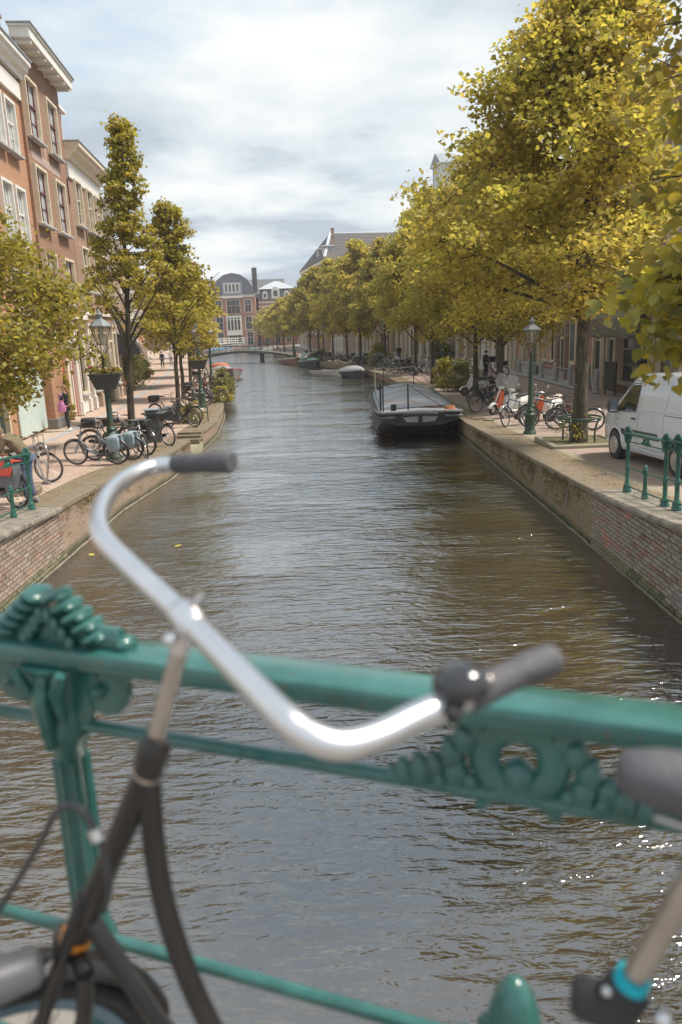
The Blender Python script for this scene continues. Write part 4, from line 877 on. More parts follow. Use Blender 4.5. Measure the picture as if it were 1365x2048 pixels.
shrub('tall climbing shrub against the left facades beyond the awning',(-13.6,51.5,.55),(2.4,3.2,3.9),150,.13,3,BUSHG)
shrub('second tall shrub against the white house on the left bank',(-15.4,57.5,.55),(2.0,2.4,3.6),90,.15,4,BUSHG)
shrub('climbing plant with pale flowers beside the brick pier',(-11.55,33.0,.57),(.6,1.0,2.1),36,.09,5,BUSHY,flowers=WHF)
shrub('silvery round bush on the right quay above the covered boats',(3.6,66.0,.55),(1.9,1.6,1.2),60,.14,6,BUSHS)
shrub('bright yellow bush on the right quay by the bike cluster',(4.0,69.5,.55),(1.9,1.8,1.9),70,.15,7,BUSHY)
shrub('leafy climber against the white pilasters on the right bank',(9.6,69.5,.55),(1.6,1.6,3.2),60,.17,8,BUSHG)
shrub('low green bush on the right quay near the wooden boats',(-1.6,86,.55),(2.6,2.0,1.2),50,.2,9,BUSHG)
shrub('potted greenery beside the grey doorstep on the left bank',(-16.2,66.5,.55),(1.2,1.2,1.3),36,.14,10,BUSHY)
for i,(y,w,h,lf,lab) in enumerate([(40.5,1.0,.8,BUSHY,'yellowish weeds spilling over the left quay edge near the planted lamp'),(43.0,1.1,1.1,BUSHG,'green plants hanging over the left quay edge'),(45.8,1.3,1.5,BUSHG,'tallest grey green bush overhanging the water on the left quay'),(49.0,1.2,1.0,BUSHG,'low bush on the left quay before the grey boat'),(52.5,1.3,.9,BUSHY,'yellow green bush on the left quay beside the grey boat')]):
    shrub(lab,(el(y)+.0,y,.45),(w,w*1.6,h),44,.11,70+i,lf,name='quay_plant',cat='plant')
shrub('tuft of yellow green weeds at the foot of the leaning tree',(-6.0,31.0,.58),(1.1,1.3,.8),40,.08,80,BUSHY,name='weed_tuft',cat='plant')
shrub('sprouting suckers round the trunk in the right tree guard',(6.45,20.35,.85),(1.0,1.0,.95),7,.06,81,LEAF,name='weed_tuft',cat='plant')
# verge weeds and grass: uncountable
rng=np.random.default_rng(3); cs=[]
for i in range(1500):
    y=rng.uniform(12,50); 
    if rng.random()<.5: x=er(y)+.45+rng.exponential(.3)*rng.choice([-.6,1]); z=gz(y)
    else:
        if NOTCH[0]-.2<y<NOTCH[1]+.2: continue
        x=el(y)-.45-rng.exponential(.35)*rng.choice([-.6,1]); z=gz(y)
    cs.append((x,y,z+.015))
GR=leafmat('dry verge grass',[(.20,.17,.06),(.27,.22,.08),(.16,.15,.05)],.15)
o=part('verge_grass',leafmesh(cs,.09,9,.022,rng,name='verge_grass'),GR,None,kind='stuff',smooth=0); o['label']='short dry grass and moss between the quay stones'; o['category']='grass'

# moss and small weeds clinging to the upper courses of the old quay walls
rng=np.random.default_rng(12); cs=[]
for i in range(2600):
    y=rng.uniform(13.6,26); d=rng.exponential(.16); 
    if math.sin(y*2.1)+math.sin(y*5.3+1)+rng.normal(0,.6)<-.3: continue
    if rng.random()<.62: cs.append((er(y)-.02,y,gz(y)-.03-min(d,.6)))
    elif not (NOTCH[0]-.3<y<NOTCH[1]+.3): cs.append((el(y)+.02,y,gz(y)-.03-min(d*.8,.55)))
MOS=leafmat('ochre wall moss',[(.20,.15,.06),(.28,.21,.08),(.14,.12,.045),(.09,.085,.04)],.1)
o=part('wall_moss',leafmesh(cs,.028,14,.022,rng,name='wall_moss'),MOS,None,kind='stuff',smooth=0); o['label']='ochre moss and dry weeds clinging to the top of both quay walls'; o['category']='moss'
# ================================================================== IRON RAILINGS
GREEN=mat('bridge green paint',(.021,.115,.098),.30,var=.3,scale=9,bump=.10,coat=.6,col2=(.045,.165,.148),thr=(.3,.7)); 
def post_meshes(n=16):
    pm=M().lathe([(.075,0),(.075,.05),(.06,.07),(.066,.10),(.052,.14),(.036,.16),(.036,.38),(.043,.40),(.043,.43),(.036,.45),(.031,.47),(.029,.84),(.038,.855),(.043,.88),(.036,.91),(.034,.93),(.045,.985),(.062,1.012)],n)
    for i in range(8):   # flutes
        a=i*PI/4; pm.tube([(math.cos(a)*.030,math.sin(a)*.030,.5),(math.cos(a)*.028,math.sin(a)*.028,.82)],.006,5)
    cap=M()
    for s in (-1,1):     # volutes and acanthus under the rail
        pts=[(s*.03,0,.90),(s*.045,0,.965),(s*.085,0,1.0)]+[(s*(.093+.030*(1-k/14*.75)*math.cos(PI/2-k*.62)),0,.968+.030*(1-k/14*.75)*math.sin(PI/2-k*.62)) for k in range(11)]
        cap.tube(pts,[.013]*len(pts),6,sy=2.6)
        cap.ball((s*.092,0,.967),(.03,.075,.03),8,6)
        cap.tube([(s*.02,.03,.91),(s*.03,.05,.97),(s*.05,.055,1.01)],[.01,.014,.01],6); cap.tube([(s*.02,-.03,.91),(s*.03,-.05,.97),(s*.05,-.055,1.01)],[.01,.014,.01],6)
    cap.tube([(0,-.045,.86),(0,-.055,.95),(0,-.04,1.01)],[.010,.018,.012],6)
    cr=M()
    for s in (-1,1):     # stepped crest above the rail
        for k in range(6):
            x=s*(.012+k*.019); z=1.135-k*.0165; l=.030 if k<5 else .05
            if k==5: x=s*.118; z=1.062
            if k<5: cr.ball((x+s*.006,-.004,z-.002),(.050,.068,.021),14,8,Rm=Matrix.Rotation(s*R(-24),3,'Y')); cr.ball((x+s*.024,-.006,z-.001),(.017,.05,.015),10,6)
            else: cr.tube([(s*.086,-.004,1.066),(s*.112,-.004,1.060),(s*.142,-.004,1.058)],[.014,.015,.016],10,sy=1.7)
            if k<4: cr.ball((x*.70,-.020,z-.036),(.020,.018,.034),8,6)
        cr.ball((s*.148,0,1.056),(.034,.05,.030),8,6)
    cr.prism([(-.105,1.035),(-.100,1.050),(-.02,1.108),(.02,1.108),(.100,1.050),(.105,1.035)],-.010,.014,'y')
    sm_=M().lathe([(.06,0),(.06,.05),(.048,.07),(.05,.10),(.038,.14),(.034,.2),(.034,.40),(.042,.42),(.038,.44),(.044,.47),(.041,.505),(.031,.54),(.016,.565),(.005,.573)],n)
    for i in range(6): a=i*PI/3; sm_.ball((math.cos(a)*.043,math.sin(a)*.043,.47),(.03,.03,.04),6,5)
    orn=M().ring((0,0,.948),.050,.013,26,8,'y',1.8)
    orn.ball((0,0,.925),(.05,.05,.055),10,8); 
    for s in (-1,1):
        orn.tube([(s*.02,0,.90),(s*.05,0,.877),(s*.055,0,.862)],[.014,.012,.008],6)
        for k,(dx,dz,q) in enumerate([(.075,.975,.028),(.095,.948,.03),(.088,.918,.03),(.118,.925,.026),(.140,.912,.034),(.112,.902,.022),(.165,.904,.028),(.182,.895,.020),(.068,.905,.018)]):
            orn.tube([(s*(dx-.010),.002,dz-q*.65),(s*(dx-.002),-.006,dz-q*.15),(s*(dx+.003),-.008,dz+q*.30),(s*(dx+.010),-.002,dz+q*.80)],[q*.30,q*.50,q*.40,q*.08],8,sy=1.5)
        orn.tube([(s*.05,0,.995),(s*.08,0,.97),(s*.11,0,.925),(s*.18,0,.893)],[.012,.014,.013,.008],6,sy=1.4)
    orn.box((0,0,1.0),(.09,.03,.03))
    return [tomesh(a,50,n_) for a,n_ in ((pm,'post'),(cap,'capital'),(cr,'crest'),(sm_,'short_post'),(orn,'ornament'))]
PMH=post_meshes(20); PML=post_meshes(10)
def railing(label,loc,rot,posts,shorts,orns,x0,x1,hi=False,gap=()):
    t=thing('iron_railing',label,'railing',loc,rot=rot); P=PMH if hi else PML
    for x in posts:
        p=part('post',P[0],GREEN,t,(x,0,0)); part('capital',P[1],GREEN,p); part('crest',P[2],GREEN,p)
    for x in shorts: part('short_post',P[3],GREEN,t,(x,0,0))
    for x in orns: part('ornament',P[4],GREEN,t,(x,0,0))
    tr=M(); pr=[(-.034,1.010),(-.040,1.014),(-.042,1.020),(-.042,1.040),(-.038,1.046),(-.030,1.048),(0,1.050),(.030,1.048),(.038,1.046),(.042,1.040),(.042,1.020),(.040,1.014),(.034,1.010)]
    tr.prism(pr,x0,x1,'x'); part('top_rail',tr,GREEN,t,smooth=40)
    for z,r in ((.888,.0125),(.43,.0125),(.11,.0125)):
        part('rail',M().tube([(x0,0,z),((x0+x1)/2,0,z),(x1,0,z)],r,10),GREEN,t)
    for x in shorts: part('collar',M().ball((x,0,.43),(.1,.06,.05),10,6).ball((x-.08,0,.43),(.035,.045,.045),8,6).ball((x+.08,0,.43),(.035,.045,.045),8,6),GREEN,t)
    return t
rl=railing('ornate green cast iron railing across the foreground in front of the bicycle',(0,0,2.54),(0,0,UZ),[-2.515,-.915,.685,2.285],[-1.715,-.115,1.485],[-1.715,-.115,1.485],-3.2,2.9,True)
rl.location=(.348,.9376,2.54)
# rust chips on foreground rail
chip=M(); rc=random.Random(4)
for i in range(46):
    f=i%2; chip.ball((rc.uniform(-1.3,.75),-.0425 if f else rc.uniform(-.036,.03),1.018+rc.uniform(0,.02) if f else 1.0487),(rc.uniform(.002,.008),.002 if f else rc.uniform(.002,.004),rc.uniform(.002,.005) if f else .0015),6,4)
part('rust_spot',chip,mat('rust',(.22,.08,.04),.9),rl,kind='stuff')
sl=math.atan(.055)
GREEN_F=GREEN; GREEN=mat('bridge green without top reflection',(.012,.095,.066),.35,var=.3,scale=9,bump=.1,coat=.4,col2=(.02,.13,.095))  # one paint in two tones: foreground's paler colour stands for reflection on its top
railing('green iron railing section with two tall posts in front of the white van',(5.0,13.0,gz(13.0)+.03),(0,-sl*1.0,R(-90)),[0,1.55],[.78],[.78],-.06,1.62)
railing('green iron railing section continuing off the right edge',(5.02,11.08,gz(11.08)+.03),(0,-sl*1.1,R(-90)),[0,1.55,3.1],[.78,2.3],[.78,2.3],-.32,4.2)
railing('green iron railing on the left bank in front of the leaning man',(-5.65,13.65,gz(13.65)+.02),(0,-sl*1.3,R(-90)),[0,1.6,3.2],[.8,2.4],[.8,2.4],-.12,4.5)
# ================================================================== FOREGROUND BICYCLE (frame coords: x along railing, y towards canal, z above bridge deck)
CHR=mat('brushed aluminium',(.74,.74,.76),.34,1,var=.05,scale=20); STL=mat('scuffed steel',(.50,.46,.43),.32,1,var=.12,scale=12); FBK=mat('black frame enamel',(.016,.0145,.0145),.38,coat=.25,var=.2,scale=8)
RUB=mat('black rubber',(.035,.034,.034),.75,var=.2,bump=.2,scale=30); GRIP=mat('grey rubber grip',(.085,.083,.09),.6,var=.15,bump=.3,scale=40); SADM=mat('grey saddle vinyl',(.10,.098,.108),.5,var=.1,bump=.15,scale=25)
ORA=mat('orange headset ring',(.75,.28,.04),.45); CYN=mat('cyan reflective band',(.0,.42,.52),.4); 
fb_=thing('bicycle','black city bicycle with silver swept handlebar leaning on the green railing','bicycle',(0,0,2.54),UZ)
def Z(p): return (p[0],p[1],p[2]-2.54)
def sm(pts,n=4):
    """Catmull-Rom through points"""
    P=[Vector(p) for p in pts]; o=[]
    for i in range(len(P)-1):
        a,b,c,d=P[max(i-1,0)],P[i],P[i+1],P[min(i+2,len(P)-1)]
        for k in range(n):
            t=k/n; o.append(.5*((2*b)+(c-a)*t+(2*a-5*b+4*c-d)*t*t+(3*b-a-3*c+d)*t**3))
    return o+[P[-1]]
bar=[Z(p) for p in [(-.110,.752,3.729),(-.142,.715,3.724),(-.180,.672,3.718),(-.208,.632,3.715),(-.236,.602,3.719),(-.268,.596,3.731),(-.310,.616,3.744),(-.482,.75,3.763),(-.619,.832,3.797),(-.712,.900,3.815),(-.775,.982,3.829),(-.825,1.085,3.842),(-.840,1.175,3.852),(-.825,1.222,3.858),(-.783,1.228,3.862),(-.76,1.225,3.863)]]
hb_=part('handlebar',M().tube(sm(bar,5),.0152,14),CHR,fb_,smooth=60)
gl=[Z(p) for p in [(-.785,1.229,3.862),(-.745,1.221,3.865),(-.69,1.211,3.870),(-.652,1.206,3.872)]]; gr=[Z(p) for p in [(-.137,.720,3.7245),(-.100,.762,3.731),(-.078,.785,3.735),(-.056,.808,3.738)]]
part('grip',M().tube(sm(gl),[.018,.019,.020,.020,.019,.018,.018,.019,.020,.020,.020,.020,.017],14),GRIP,hb_,smooth=60); part('grip',M().tube(sm(gr),[.018,.0185,.018,.017,.0165,.0165,.017,.0175,.018,.018,.018,.018,.015],14),GRIP,hb_,smooth=60)
# clamp and stem
d_=Vector((-.182,.118,.037)).normalized(); c0=Vector(Z((-.482,.75,3.763)))
st=part('stem',M().tube([c0-d_*.026,c0-d_*.02,c0+d_*.02,c0+d_*.026],[.016,.0195,.0195,.016],16).tube([c0,Vector(Z((-.488,.75,3.745))),Vector(Z((-.498,.75,3.72)))],[.017,.015,.012],14).ball(c0+Vector((-.012,-.022,-.018)),(.02,.02,.016),8,6),CHR,fb_,smooth=60)
part('clamp_bolt',M().tube([c0+Vector((.006,.0,.012)),c0+Vector((.016,.014,.030))],.006,8),STL,st)
part('quill',M().tube([Z((-.492,.75,3.735)),Z((-.549,.75,3.585))],.0112,14),STL,fb_,smooth=60)
part('headset',M().tube([Z((-.545,.75,3.592)),Z((-.549,.75,3.583)),Z((-.556,.75,3.560)),Z((-.562,.75,3.545))],[.0165,.0215,.0225,.0205],18).tube([Z((-.541,.75,3.597)),Z((-.546,.75,3.588))],[.014,.0175],16),FBK,fb_,smooth=50)
part('headset_ring',M().tube([Z((-.562,.75,3.545)),Z((-.565,.75,3.539))],.0205,18),STL,fb_)
ht=Vector(Z((-.565,.75,3.538))); hbm=Vector(Z((-.722,.75,3.238)))
fr_=M().tube([ht,ht.lerp(hbm,.5),hbm],[.0195,.0175,.0205],18)
fr_.tube(sm([ht+Vector((.003,0,-.004)),Z((-.566,.75,3.42)),Z((-.553,.75,3.30)),Z((-.506,.75,3.154)),Z((-.40,.75,2.98)),Z((-.24,.75,2.87)),Z((-.1,.75,2.84))]),.0155,14)
fr_.tube(sm([hbm.lerp(ht,.16),Z((-.64,.75,3.20)),Z((-.56,.75,3.09)),Z((-.40,.75,2.93)),Z((-.2,.75,2.82)),Z((-.05,.75,2.80))]),.0145,14)
fr_.tube([Z((-.1,.75,2.84)),Z((.035,.75,3.38))],.0155,14)
fr_.tube([Z((-.05,.80,2.80)),Z((.36,.80,2.88))],.009,8); fr_.tube([Z((-.05,.70,2.80)),Z((.36,.70,2.88))],.009,8); fr_.tube([Z((.03,.76,3.34)),Z((.36,.80,2.88))],.008,8); fr_.tube([Z((.03,.74,3.34)),Z((.36,.70,2.88))],.008,8)
part('frame',fr_,FBK,fb_,smooth=60)
part('lower_headset',M().tube([hbm+Vector((.004,0,.009)),hbm+Vector((-.004,0,-.008))],.0235,18),ORA,fb_,label='orange lower headset ring')
fw=Vector((-.53,-.85,0)); fa=Vector((.85,-.53,0))     # wheel heading and axle, front wheel turned towards the viewer
cw=Vector(Z((-.895,.665,2.845)))
fk=M(); cb=hbm+Vector((-.010,0,-.03)); fk.tube([hbm,cb],.017,12); fk.tube([cb-fa*.05,cb-fa*.03+Vector((0,0,.01)),cb+fa*.03+Vector((0,0,.01)),cb+fa*.05],.014,10)
for s in (-1,1): fk.tube(sm([cb+fa*.05*s,cb+fa*.055*s+Vector((-.03,0,-.12)),cw+fa*.056*s+Vector((.05,.05,.09))*1.0,cw+fa*.056*s]),[.013]*5+[.011]*4+[.009]*4,10)
part('fork',fk,FBK,fb_,smooth=60)
Rw=Matrix((fw,fa,(0,0,1))).transposed().to_4x4()
def wheel_parts(par,c,Rm,rad,tyre_m,rim_m,spoke_m,n=40,tw=.020,spokes=18,hub=True,name='wheel',lod=2):
    key=('wheel',rad,n,tw,spokes)
    w=bpy.data.objects.new(name,WH.setdefault(key,tomesh(M().ring((0,0,0),rad-tw,tw,n,8,'y'),60,name))); C.objects.link(w); w.parent=par
    w.matrix_local=Matrix.Translation(c)@Rm
    if not w.data.materials: w.data.materials.append(tyre_m)
    w.material_slots[0].link='OBJECT'; w.material_slots[0].material=tyre_m
    rk=('rim',)+key
    if rk not in WH:
        WH[rk]=tomesh(M().ring((0,0,0),rad-tw*2.1,tw*.62,n,6,'y',1.3),60,'rim'); sp=M()
        for i in range(spokes):
            a=2*PI*i/spokes; s=1 if i%2 else -1; b=a+.35*s
            sp.tube([(math.cos(b)*.018,s*.028,math.sin(b)*.018),(math.cos(a)*(rad-tw*2.2),0,math.sin(a)*(rad-tw*2.2))],.0014 if lod==2 else .003,3,cap=False)
        sp.tube([(0,-.045,0),(0,-.03,0),(0,.03,0),(0,.045,0)],[.012,.024,.024,.012],10); WH[('sp',)+key]=tomesh(sp,40,'spokes')
    part('rim',WH[rk],rim_m,w); part('spokes',WH[('sp',)+key],spoke_m,w)
    return w
WH={}
BLUR=mat('blue grey rim',(.16,.24,.29),.4,.3,var=.1)
wheel_parts(fb_,cw,Rw,.305,RUB,BLUR,STL,56,.021,28)
fe=M(); 
for (a0,a1) in ((R(20),R(165)),):
    secs=[]
    for k in range(22):
        a=a0+(a1-a0)*k/21; q=[]
        for y_,rr in ((-.034,.312),(-.026,.332),(0,.342),(.026,.332),(.034,.312),(.028,.312),(0,.337),(-.028,.312)): q.append((math.cos(a)*rr,y_,math.sin(a)*rr))
        secs.append(q)
    fe.loft(secs)
o=part('mudguard',fe,FBK,fb_,smooth=60); o.matrix_local=Matrix.Translation(cw)@Rw
# head lamp on bracket ahead of the fork crown
lc=hbm+fw*.11+Vector((0,0,-.005)); ld=(fw*1.0+Vector((-.35,0,-.06))).normalized()
o=part('headlight',M().tube([lc-ld*.06,lc-ld*.05,lc+ld*.03,lc+ld*.055,lc+ld*.06],[.014,.028,.034,.040,.037],18),mat('dull grey lamp shell',(.16,.16,.17),.45,.3,var=.15),fb_,smooth=50); part('lens',M().tube([lc+ld*.058,lc+ld*.067],[.036,.028],18),GL2,o)
part('lamp_bracket',M().tube([hbm+Vector((-.01,0,-.02)),hbm+fw*.05+Vector((0,0,-.03)),lc],.007,8),STL,fb_)
part('front_stay',M().tube([lc+Vector((-.01,0,-.03)),cw+Vector((0,-.05,0))],.006,8),STL,fb_)
# brake cable loop
cbl=[(-.90,.70,3.10),(-.83,.68,3.27),(-.784,.68,3.330),(-.738,.68,3.392),(-.688,.68,3.464),(-.661,.68,3.506),(-.639,.68,3.523),(-.616,.68,3.520),(-.598,.68,3.490),(-.590,.68,3.450),(-.598,.69,3.401),(-.64,.72,3.33)]
part('brake_cable',M().tube(sm([Z(p) for p in cbl],5),.0048,10),mat('dark cable sheath',(.03,.029,.033),.4,coat=.3),fb_,smooth=60)
o=part('cable_ferrule',M().tube([Z((-.603,.68,3.496)),Z((-.597,.68,3.482))],.0085,10),CHR,fb_)
part('brake_arm',M().tube(sm([Z((-.690,.745,3.325)),Z((-.715,.72,3.25)),Z((-.745,.715,3.18)),Z((-.78,.70,3.08)),Z((-.84,.69,2.98))]),[.011]*16+[.009],10),FBK,fb_,smooth=60)
# bell
bp_=Vector(Z((-.142,.712,3.749))); o=part('bell',M().lathe([(.008,-.024),(.010,-.018),(.028,-.016),(.030,-.010),(.0295,-.001),(.025,.008),(.014,.014),(.004,.0155)],20,bp_,Matrix.Rotation(R(-8),3,'Y')),RUB,fb_,smooth=60)
o.material_slots[0].link='OBJECT'; o.material_slots[0].material=mat('glossy black bell',(.03,.03,.034),.2,coat=.8)
part('bell_clamp',M().tube([bp_+Vector((-.004,-.03,-.030)),bp_+Vector((.0,-.004,-.014))],.011,10).ball(bp_+Vector((.020,.018,-.012)),(.022,.02,.022),10,7),RUB,o)
part('bell_thumb',M().ball(bp_+Vector((.028,.008,-.006)),(.012,.012,.016),8,6),STL,o)
# seat post, clamp and saddle
s0=Vector(Z((.036,.75,3.385))); s1=Vector(Z((.118,.75,3.61))); sdv=(s1-s0).normalized()
part('seat_post',M().tube([s0,s1],.0135,16),STL,fb_,smooth=60)
part('seat_clamp',M().tube([s0-sdv*.035,s0-sdv*.005,s0+sdv*.004],[.024,.026,.020],16).box(s0+Vector((-.03,-.0,-.03)),(.06,.05,.035),bev=.01),RUB,fb_,smooth=50)
part('reflective_band',M().tube([s0+sdv*.004,s0+sdv*.016],[.0188,.0188],18),CYN,fb_,label='cyan band round the seat post'); part('clamp_bolt',M().ball(s0+Vector((.035,-.02,-.012)),(.02,.02,.02),10,8).ball(s0+Vector((-.022,-.018,.004)),(.012,.012,.012),8,6),CHR,fb_)
sd2=[];
for k,(x,hw,zt,zb) in enumerate([(.012,.012,3.655,3.635),(.02,.026,3.668,3.622),(.05,.032,3.674,3.612),(.10,.036,3.676,3.604),(.15,.048,3.678,3.598),(.20,.072,3.683,3.594),(.25,.095,3.692,3.600),(.29,.104,3.700,3.615),(.315,.085,3.700,3.640),(.325,.04,3.690,3.66)]):
    q=[]
    for j in range(14):
        a=2*PI*j/14; cz=(zt+zb)/2; q.append(Z((x,.75+math.cos(a)*hw*(1 if math.sin(a)>-.2 else .8),cz+math.sin(a)*(zt-zb)/2)))
    sd2.append(q)
part('saddle',M().loft(sd2),SADM,fb_,smooth=60)
part('seat_rail',M().tube([Z((.05,.735,3.61)),Z((.12,.73,3.60)),Z((.24,.72,3.615))],.004,6).tube([Z((.05,.765,3.61)),Z((.12,.77,3.60)),Z((.24,.78,3.615))],.004,6),STL,fb_)
wheel_parts(fb_,Vector(Z((.38,.75,2.845))),Matrix.Identity(4),.305,RUB,BLUR,STL,56,.021,28)
# ================================================================== CITY BICYCLES
TY=RUB; DAL=mat('dull alloy rim',(.28,.28,.28),.45,.7,var=.15); SIL=mat('silver alloy',(.62,.62,.63),.3,1,var=.1); BRS=mat('brown leather',(.14,.07,.04),.6,var=.2)
FR_={k:mat(k+' bicycle paint',c,.35,coat=.4,var=.12) for k,c in dict(black=(.018,.018,.02),grey=(.16,.18,.19),greyblue=(.17,.22,.26),mint=(.36,.48,.47),silver=(.45,.46,.47),navy=(.03,.04,.08),cream=(.5,.45,.35),darkgreen=(.03,.07,.05),red=(.25,.04,.03),white=(.66,.66,.64)).items()}
BM={}
def bm(key,fn,smooth=50):
    if key not in BM: BM[key]=tomesh(fn(),smooth,key.split('|')[0])
    return BM[key]
def pannier_mesh():
    m=M()
    for s in (-1,1):
        S_=[]
        for z,hw,d in ((-.10,.10,.05),(-.07,.145,.075),(.05,.165,.095),(.18,.18,.10),(.26,.175,.085),(.295,.15,.05),(.30,.10,.02)):
            S_.append([(math.copysign(abs(math.cos(a))**.5,math.cos(a))*hw,s*(.13+math.copysign(abs(math.sin(a))**.6,math.sin(a))*d*.62),z) for a in np.linspace(0,2*PI,17)[:16]])
        m.loft(S_); m.tube([(-.06,s*.197,.27),(-.06,s*.20,.02)],.010,5); m.tube([(.06,s*.197,.27),(.06,s*.20,.02)],.010,5)
    m.box((0,0,.29),(.22,.26,.02),bev=.008); return m
def bicycle(label,loc,rz,color='black',kind='step',pannier=None,basket=False,crate=False,carrier=False,lean=.0,wide=False,lod=2,group='parked city bicycles',saddle=None,steer=0,tyre=None,rimc=None):
    """front wheel towards +x; frame kind step = low entry, diamond, omafiets"""
    t=thing('bicycle',label,'bicycle',loc,rot=(lean,0,rz),group=group); F=FR_[color]; n=28 if lod==2 else 16; sp=20 if lod==2 else 10; rimc=rimc or DAL
    I4=Matrix.Identity(4); rad=.345
    W1=wheel_parts(t,Vector((-.55,0,rad)),I4,rad,tyre or TY,rimc,SIL,n,.023,sp,lod=lod)
    fx=Vector((.57,0,rad)); St=Matrix.Rotation(steer,4,'Z')
    W2=wheel_parts(t,fx,St,rad,tyre or TY,rimc,SIL,n,.023,sp,lod=lod)
    def frame():
        m=M(); hd=(.34,0,.92); hl=(.40,0,.68); bb=(-.02,0,.29); se=(-.20,0,.80); r=.020 if lod==2 else .023
        m.tube([hd,hl],.02,8)
        if kind=='step': m.tube(sm([hl,(.26,0,.46),(.10,0,.33),bb]),r*1.5,8)
        elif kind=='oma': m.tube(sm([hd,(.30,0,.66),(.14,0,.42),bb]),r,8); m.tube(sm([hl,(.28,0,.50),(.12,0,.32),bb]),r,8)
        else: m.tube([hd,(se[0]+.01,0,.78)],r,8); m.tube([hl,bb],r*1.15,8)
        m.tube([bb,se],r,8)
        for s in (-1,1): m.tube([(bb[0],s*.04,bb[2]),(-.55,s*.06,rad)],.010,6); m.tube([(se[0]+.02,s*.015,.72),(-.55,s*.06,rad)],.008,6)
        return m
    part('frame',bm('frame|%s%d'%(kind,lod),frame),F,t)
    def fork():
        m=M(); m.tube([(-.17,0,.335),(-.165,0,.36)],.018,8)
        for s in (-1,1): m.tube(sm([(-.165,s*.045,.345),(-.09,s*.05,.18),(0,s*.05,0)]),.011,6)
        m.box((-.168,0,.352),(.05,.11,.02)); return m
    o=part('fork',bm('fork|%d'%lod,fork),F,t); o.matrix_local=Matrix.Translation(fx)@St
    def fenders(FEN):
        m=M()
        for cx,a0,a1 in (FEN,):
            m.loft([[(cx+math.cos(a)*(rad+d),y_,rad+math.sin(a)*(rad+d)) for y_,d in ((-.028,.008),(0,.026),(.028,.008),(0,.022))] for a in np.linspace(a0,a1,14 if lod==2 else 8)])
        return m
    for FEN in ((-.55,R(10),R(200)),(.57,R(35),R(170))): part('mudguard',bm('mudguard|%d%d'%(lod,FEN[0]>0),lambda:fenders(FEN)),FR_['black'] if color!='mint' else F,t)
    def hbar():
        m=M(); m.tube([(.335,0,.93),(.30,0,1.06)],.012,8)
        m.tube(sm([(.12,-.29,1.10),(.24,-.27,1.11),(.33,-.19,1.09),(.31,0,1.07),(.33,.19,1.09),(.24,.27,1.11),(.12,.29,1.10)],3),.011,6); return m
    h=part('handlebar',bm('handlebar|%d'%lod,hbar),DAL if color in('mint','silver','white') else FR_['black'],t)
    if lod==2: 
        for s in (-1,1): part('grip',bm('grip|%d'%s,lambda:M().tube([(.11,s*.292,1.10),(.24,s*.272,1.112)],.017,8)),RUB,h)
    def sad():
        m=M(); m.loft([[(x,math.cos(a)*w,z+math.sin(a)*.025) for a in np.linspace(0,2*PI,9)[:8]] for x,w,z in ((-.02,.012,.985),(-.06,.03,.99),(-.15,.05,.99),(-.24,.09,1.0),(-.31,.085,1.01),(-.33,.04,1.01))]); return m
    part('saddle',bm('saddle|%d'%lod,sad),saddle or RUB,t); part('seat_post',bm('seat_post|',lambda:M().tube([(-.20,0,.78),(-.235,0,.97)],.013,8)),SIL,t)
    def rack():
        m=M()
        for s in (-1,1): m.tube([(-.25,s*.06,.74),(-.80,s*.06,.76)],.006,5); m.tube([(-.70,s*.06,.755),(-.55,s*.06,.345)],.005,5)
        for x in (-.3,-.45,-.6,-.79): m.tube([(x,-.06,.752),(x,.06,.752)],.005,5)
        return m
    part('luggage_rack',bm('luggage_rack|',rack),FR_['black'],t)
    part('chain_case',bm('chain_case|',lambda:M().loft([[(x,y_,z) for (x,z) in ((-.60,.31),(-.60,.39),(-.05,.40),(.07,.33),(.05,.22),(-.05,.19))] for y_ in (-.075,-.045)])),FR_['black'],t,smooth=20)
    if lod==2:
        part('crank',bm('crank|',lambda:M().tube([(-.02,-.09,.29),(.08,-.10,.16)],.008,6).tube([(-.02,.07,.29),(-.12,.09,.42)],.008,6).box((.09,-.15,.15),(.09,.09,.02)).box((-.13,.14,.43),(.09,.09,.02)).tube([(-.02,-.09,.29),(-.02,.08,.29)],.014,8)),SIL,t)
        part('kickstand',bm('kickstand|',lambda:M().tube([(-.12,.05,.26),(-.10,.20,.0)],.008,6).tube([(-.10,.20,.01),(-.06,.22,.01)],.007,5)),SIL,t)
        part('headlight',bm('headlight|',lambda:M().tube([(.40,0,.80),(.45,0,.80),(.46,0,.80)],[.018,.032,.028],10)),FR_['black'],t)
    if pannier: part('pannier',bm('pannier|',pannier_mesh),pannier,t,(-.55,0,.48),smooth=50)
    if basket: part('basket',bm('basket|',lambda:M().loft([[(.36,-.15,.86),(.62,-.15,.86),(.62,.15,.86),(.36,.15,.86)],[(.34,-.2,1.08),(.68,-.2,1.08),(.68,.2,1.08),(.34,.2,1.08)]])),FR_['black'],t,smooth=0)
    if crate: part('crate',bm('crate|',lambda:M().box((-.55,0,.90),(.40,.30,.26),bev=.02)),FR_['black'],t,smooth=0)
    if carrier:
        def car():
            m=M()
            for x in (.42,.55,.68,.80): m.tube([(x,-.2,.80),(x,.2,.80)],.007,5)
            for y_ in (-.2,0,.2): m.tube([(.42,y_,1.08),(.42,y_,.80),(.80,y_,.80),(.82,y_,.84)],.007,5)
            m.tube([(.42,-.2,1.08),(.42,.2,1.08)],.008,5)
            for s in (-1,1): m.tube([(.75,s*.15,.80),(.58,s*.08,.345)],.007,5)
            return m
        part('front_carrier',bm('front_carrier|',car),FR_['black'],t)
    return t
def B(label,xy,deg,**k): return bicycle(label,(xy[0],xy[1],gz(xy[1])+.004),R(deg),**k)
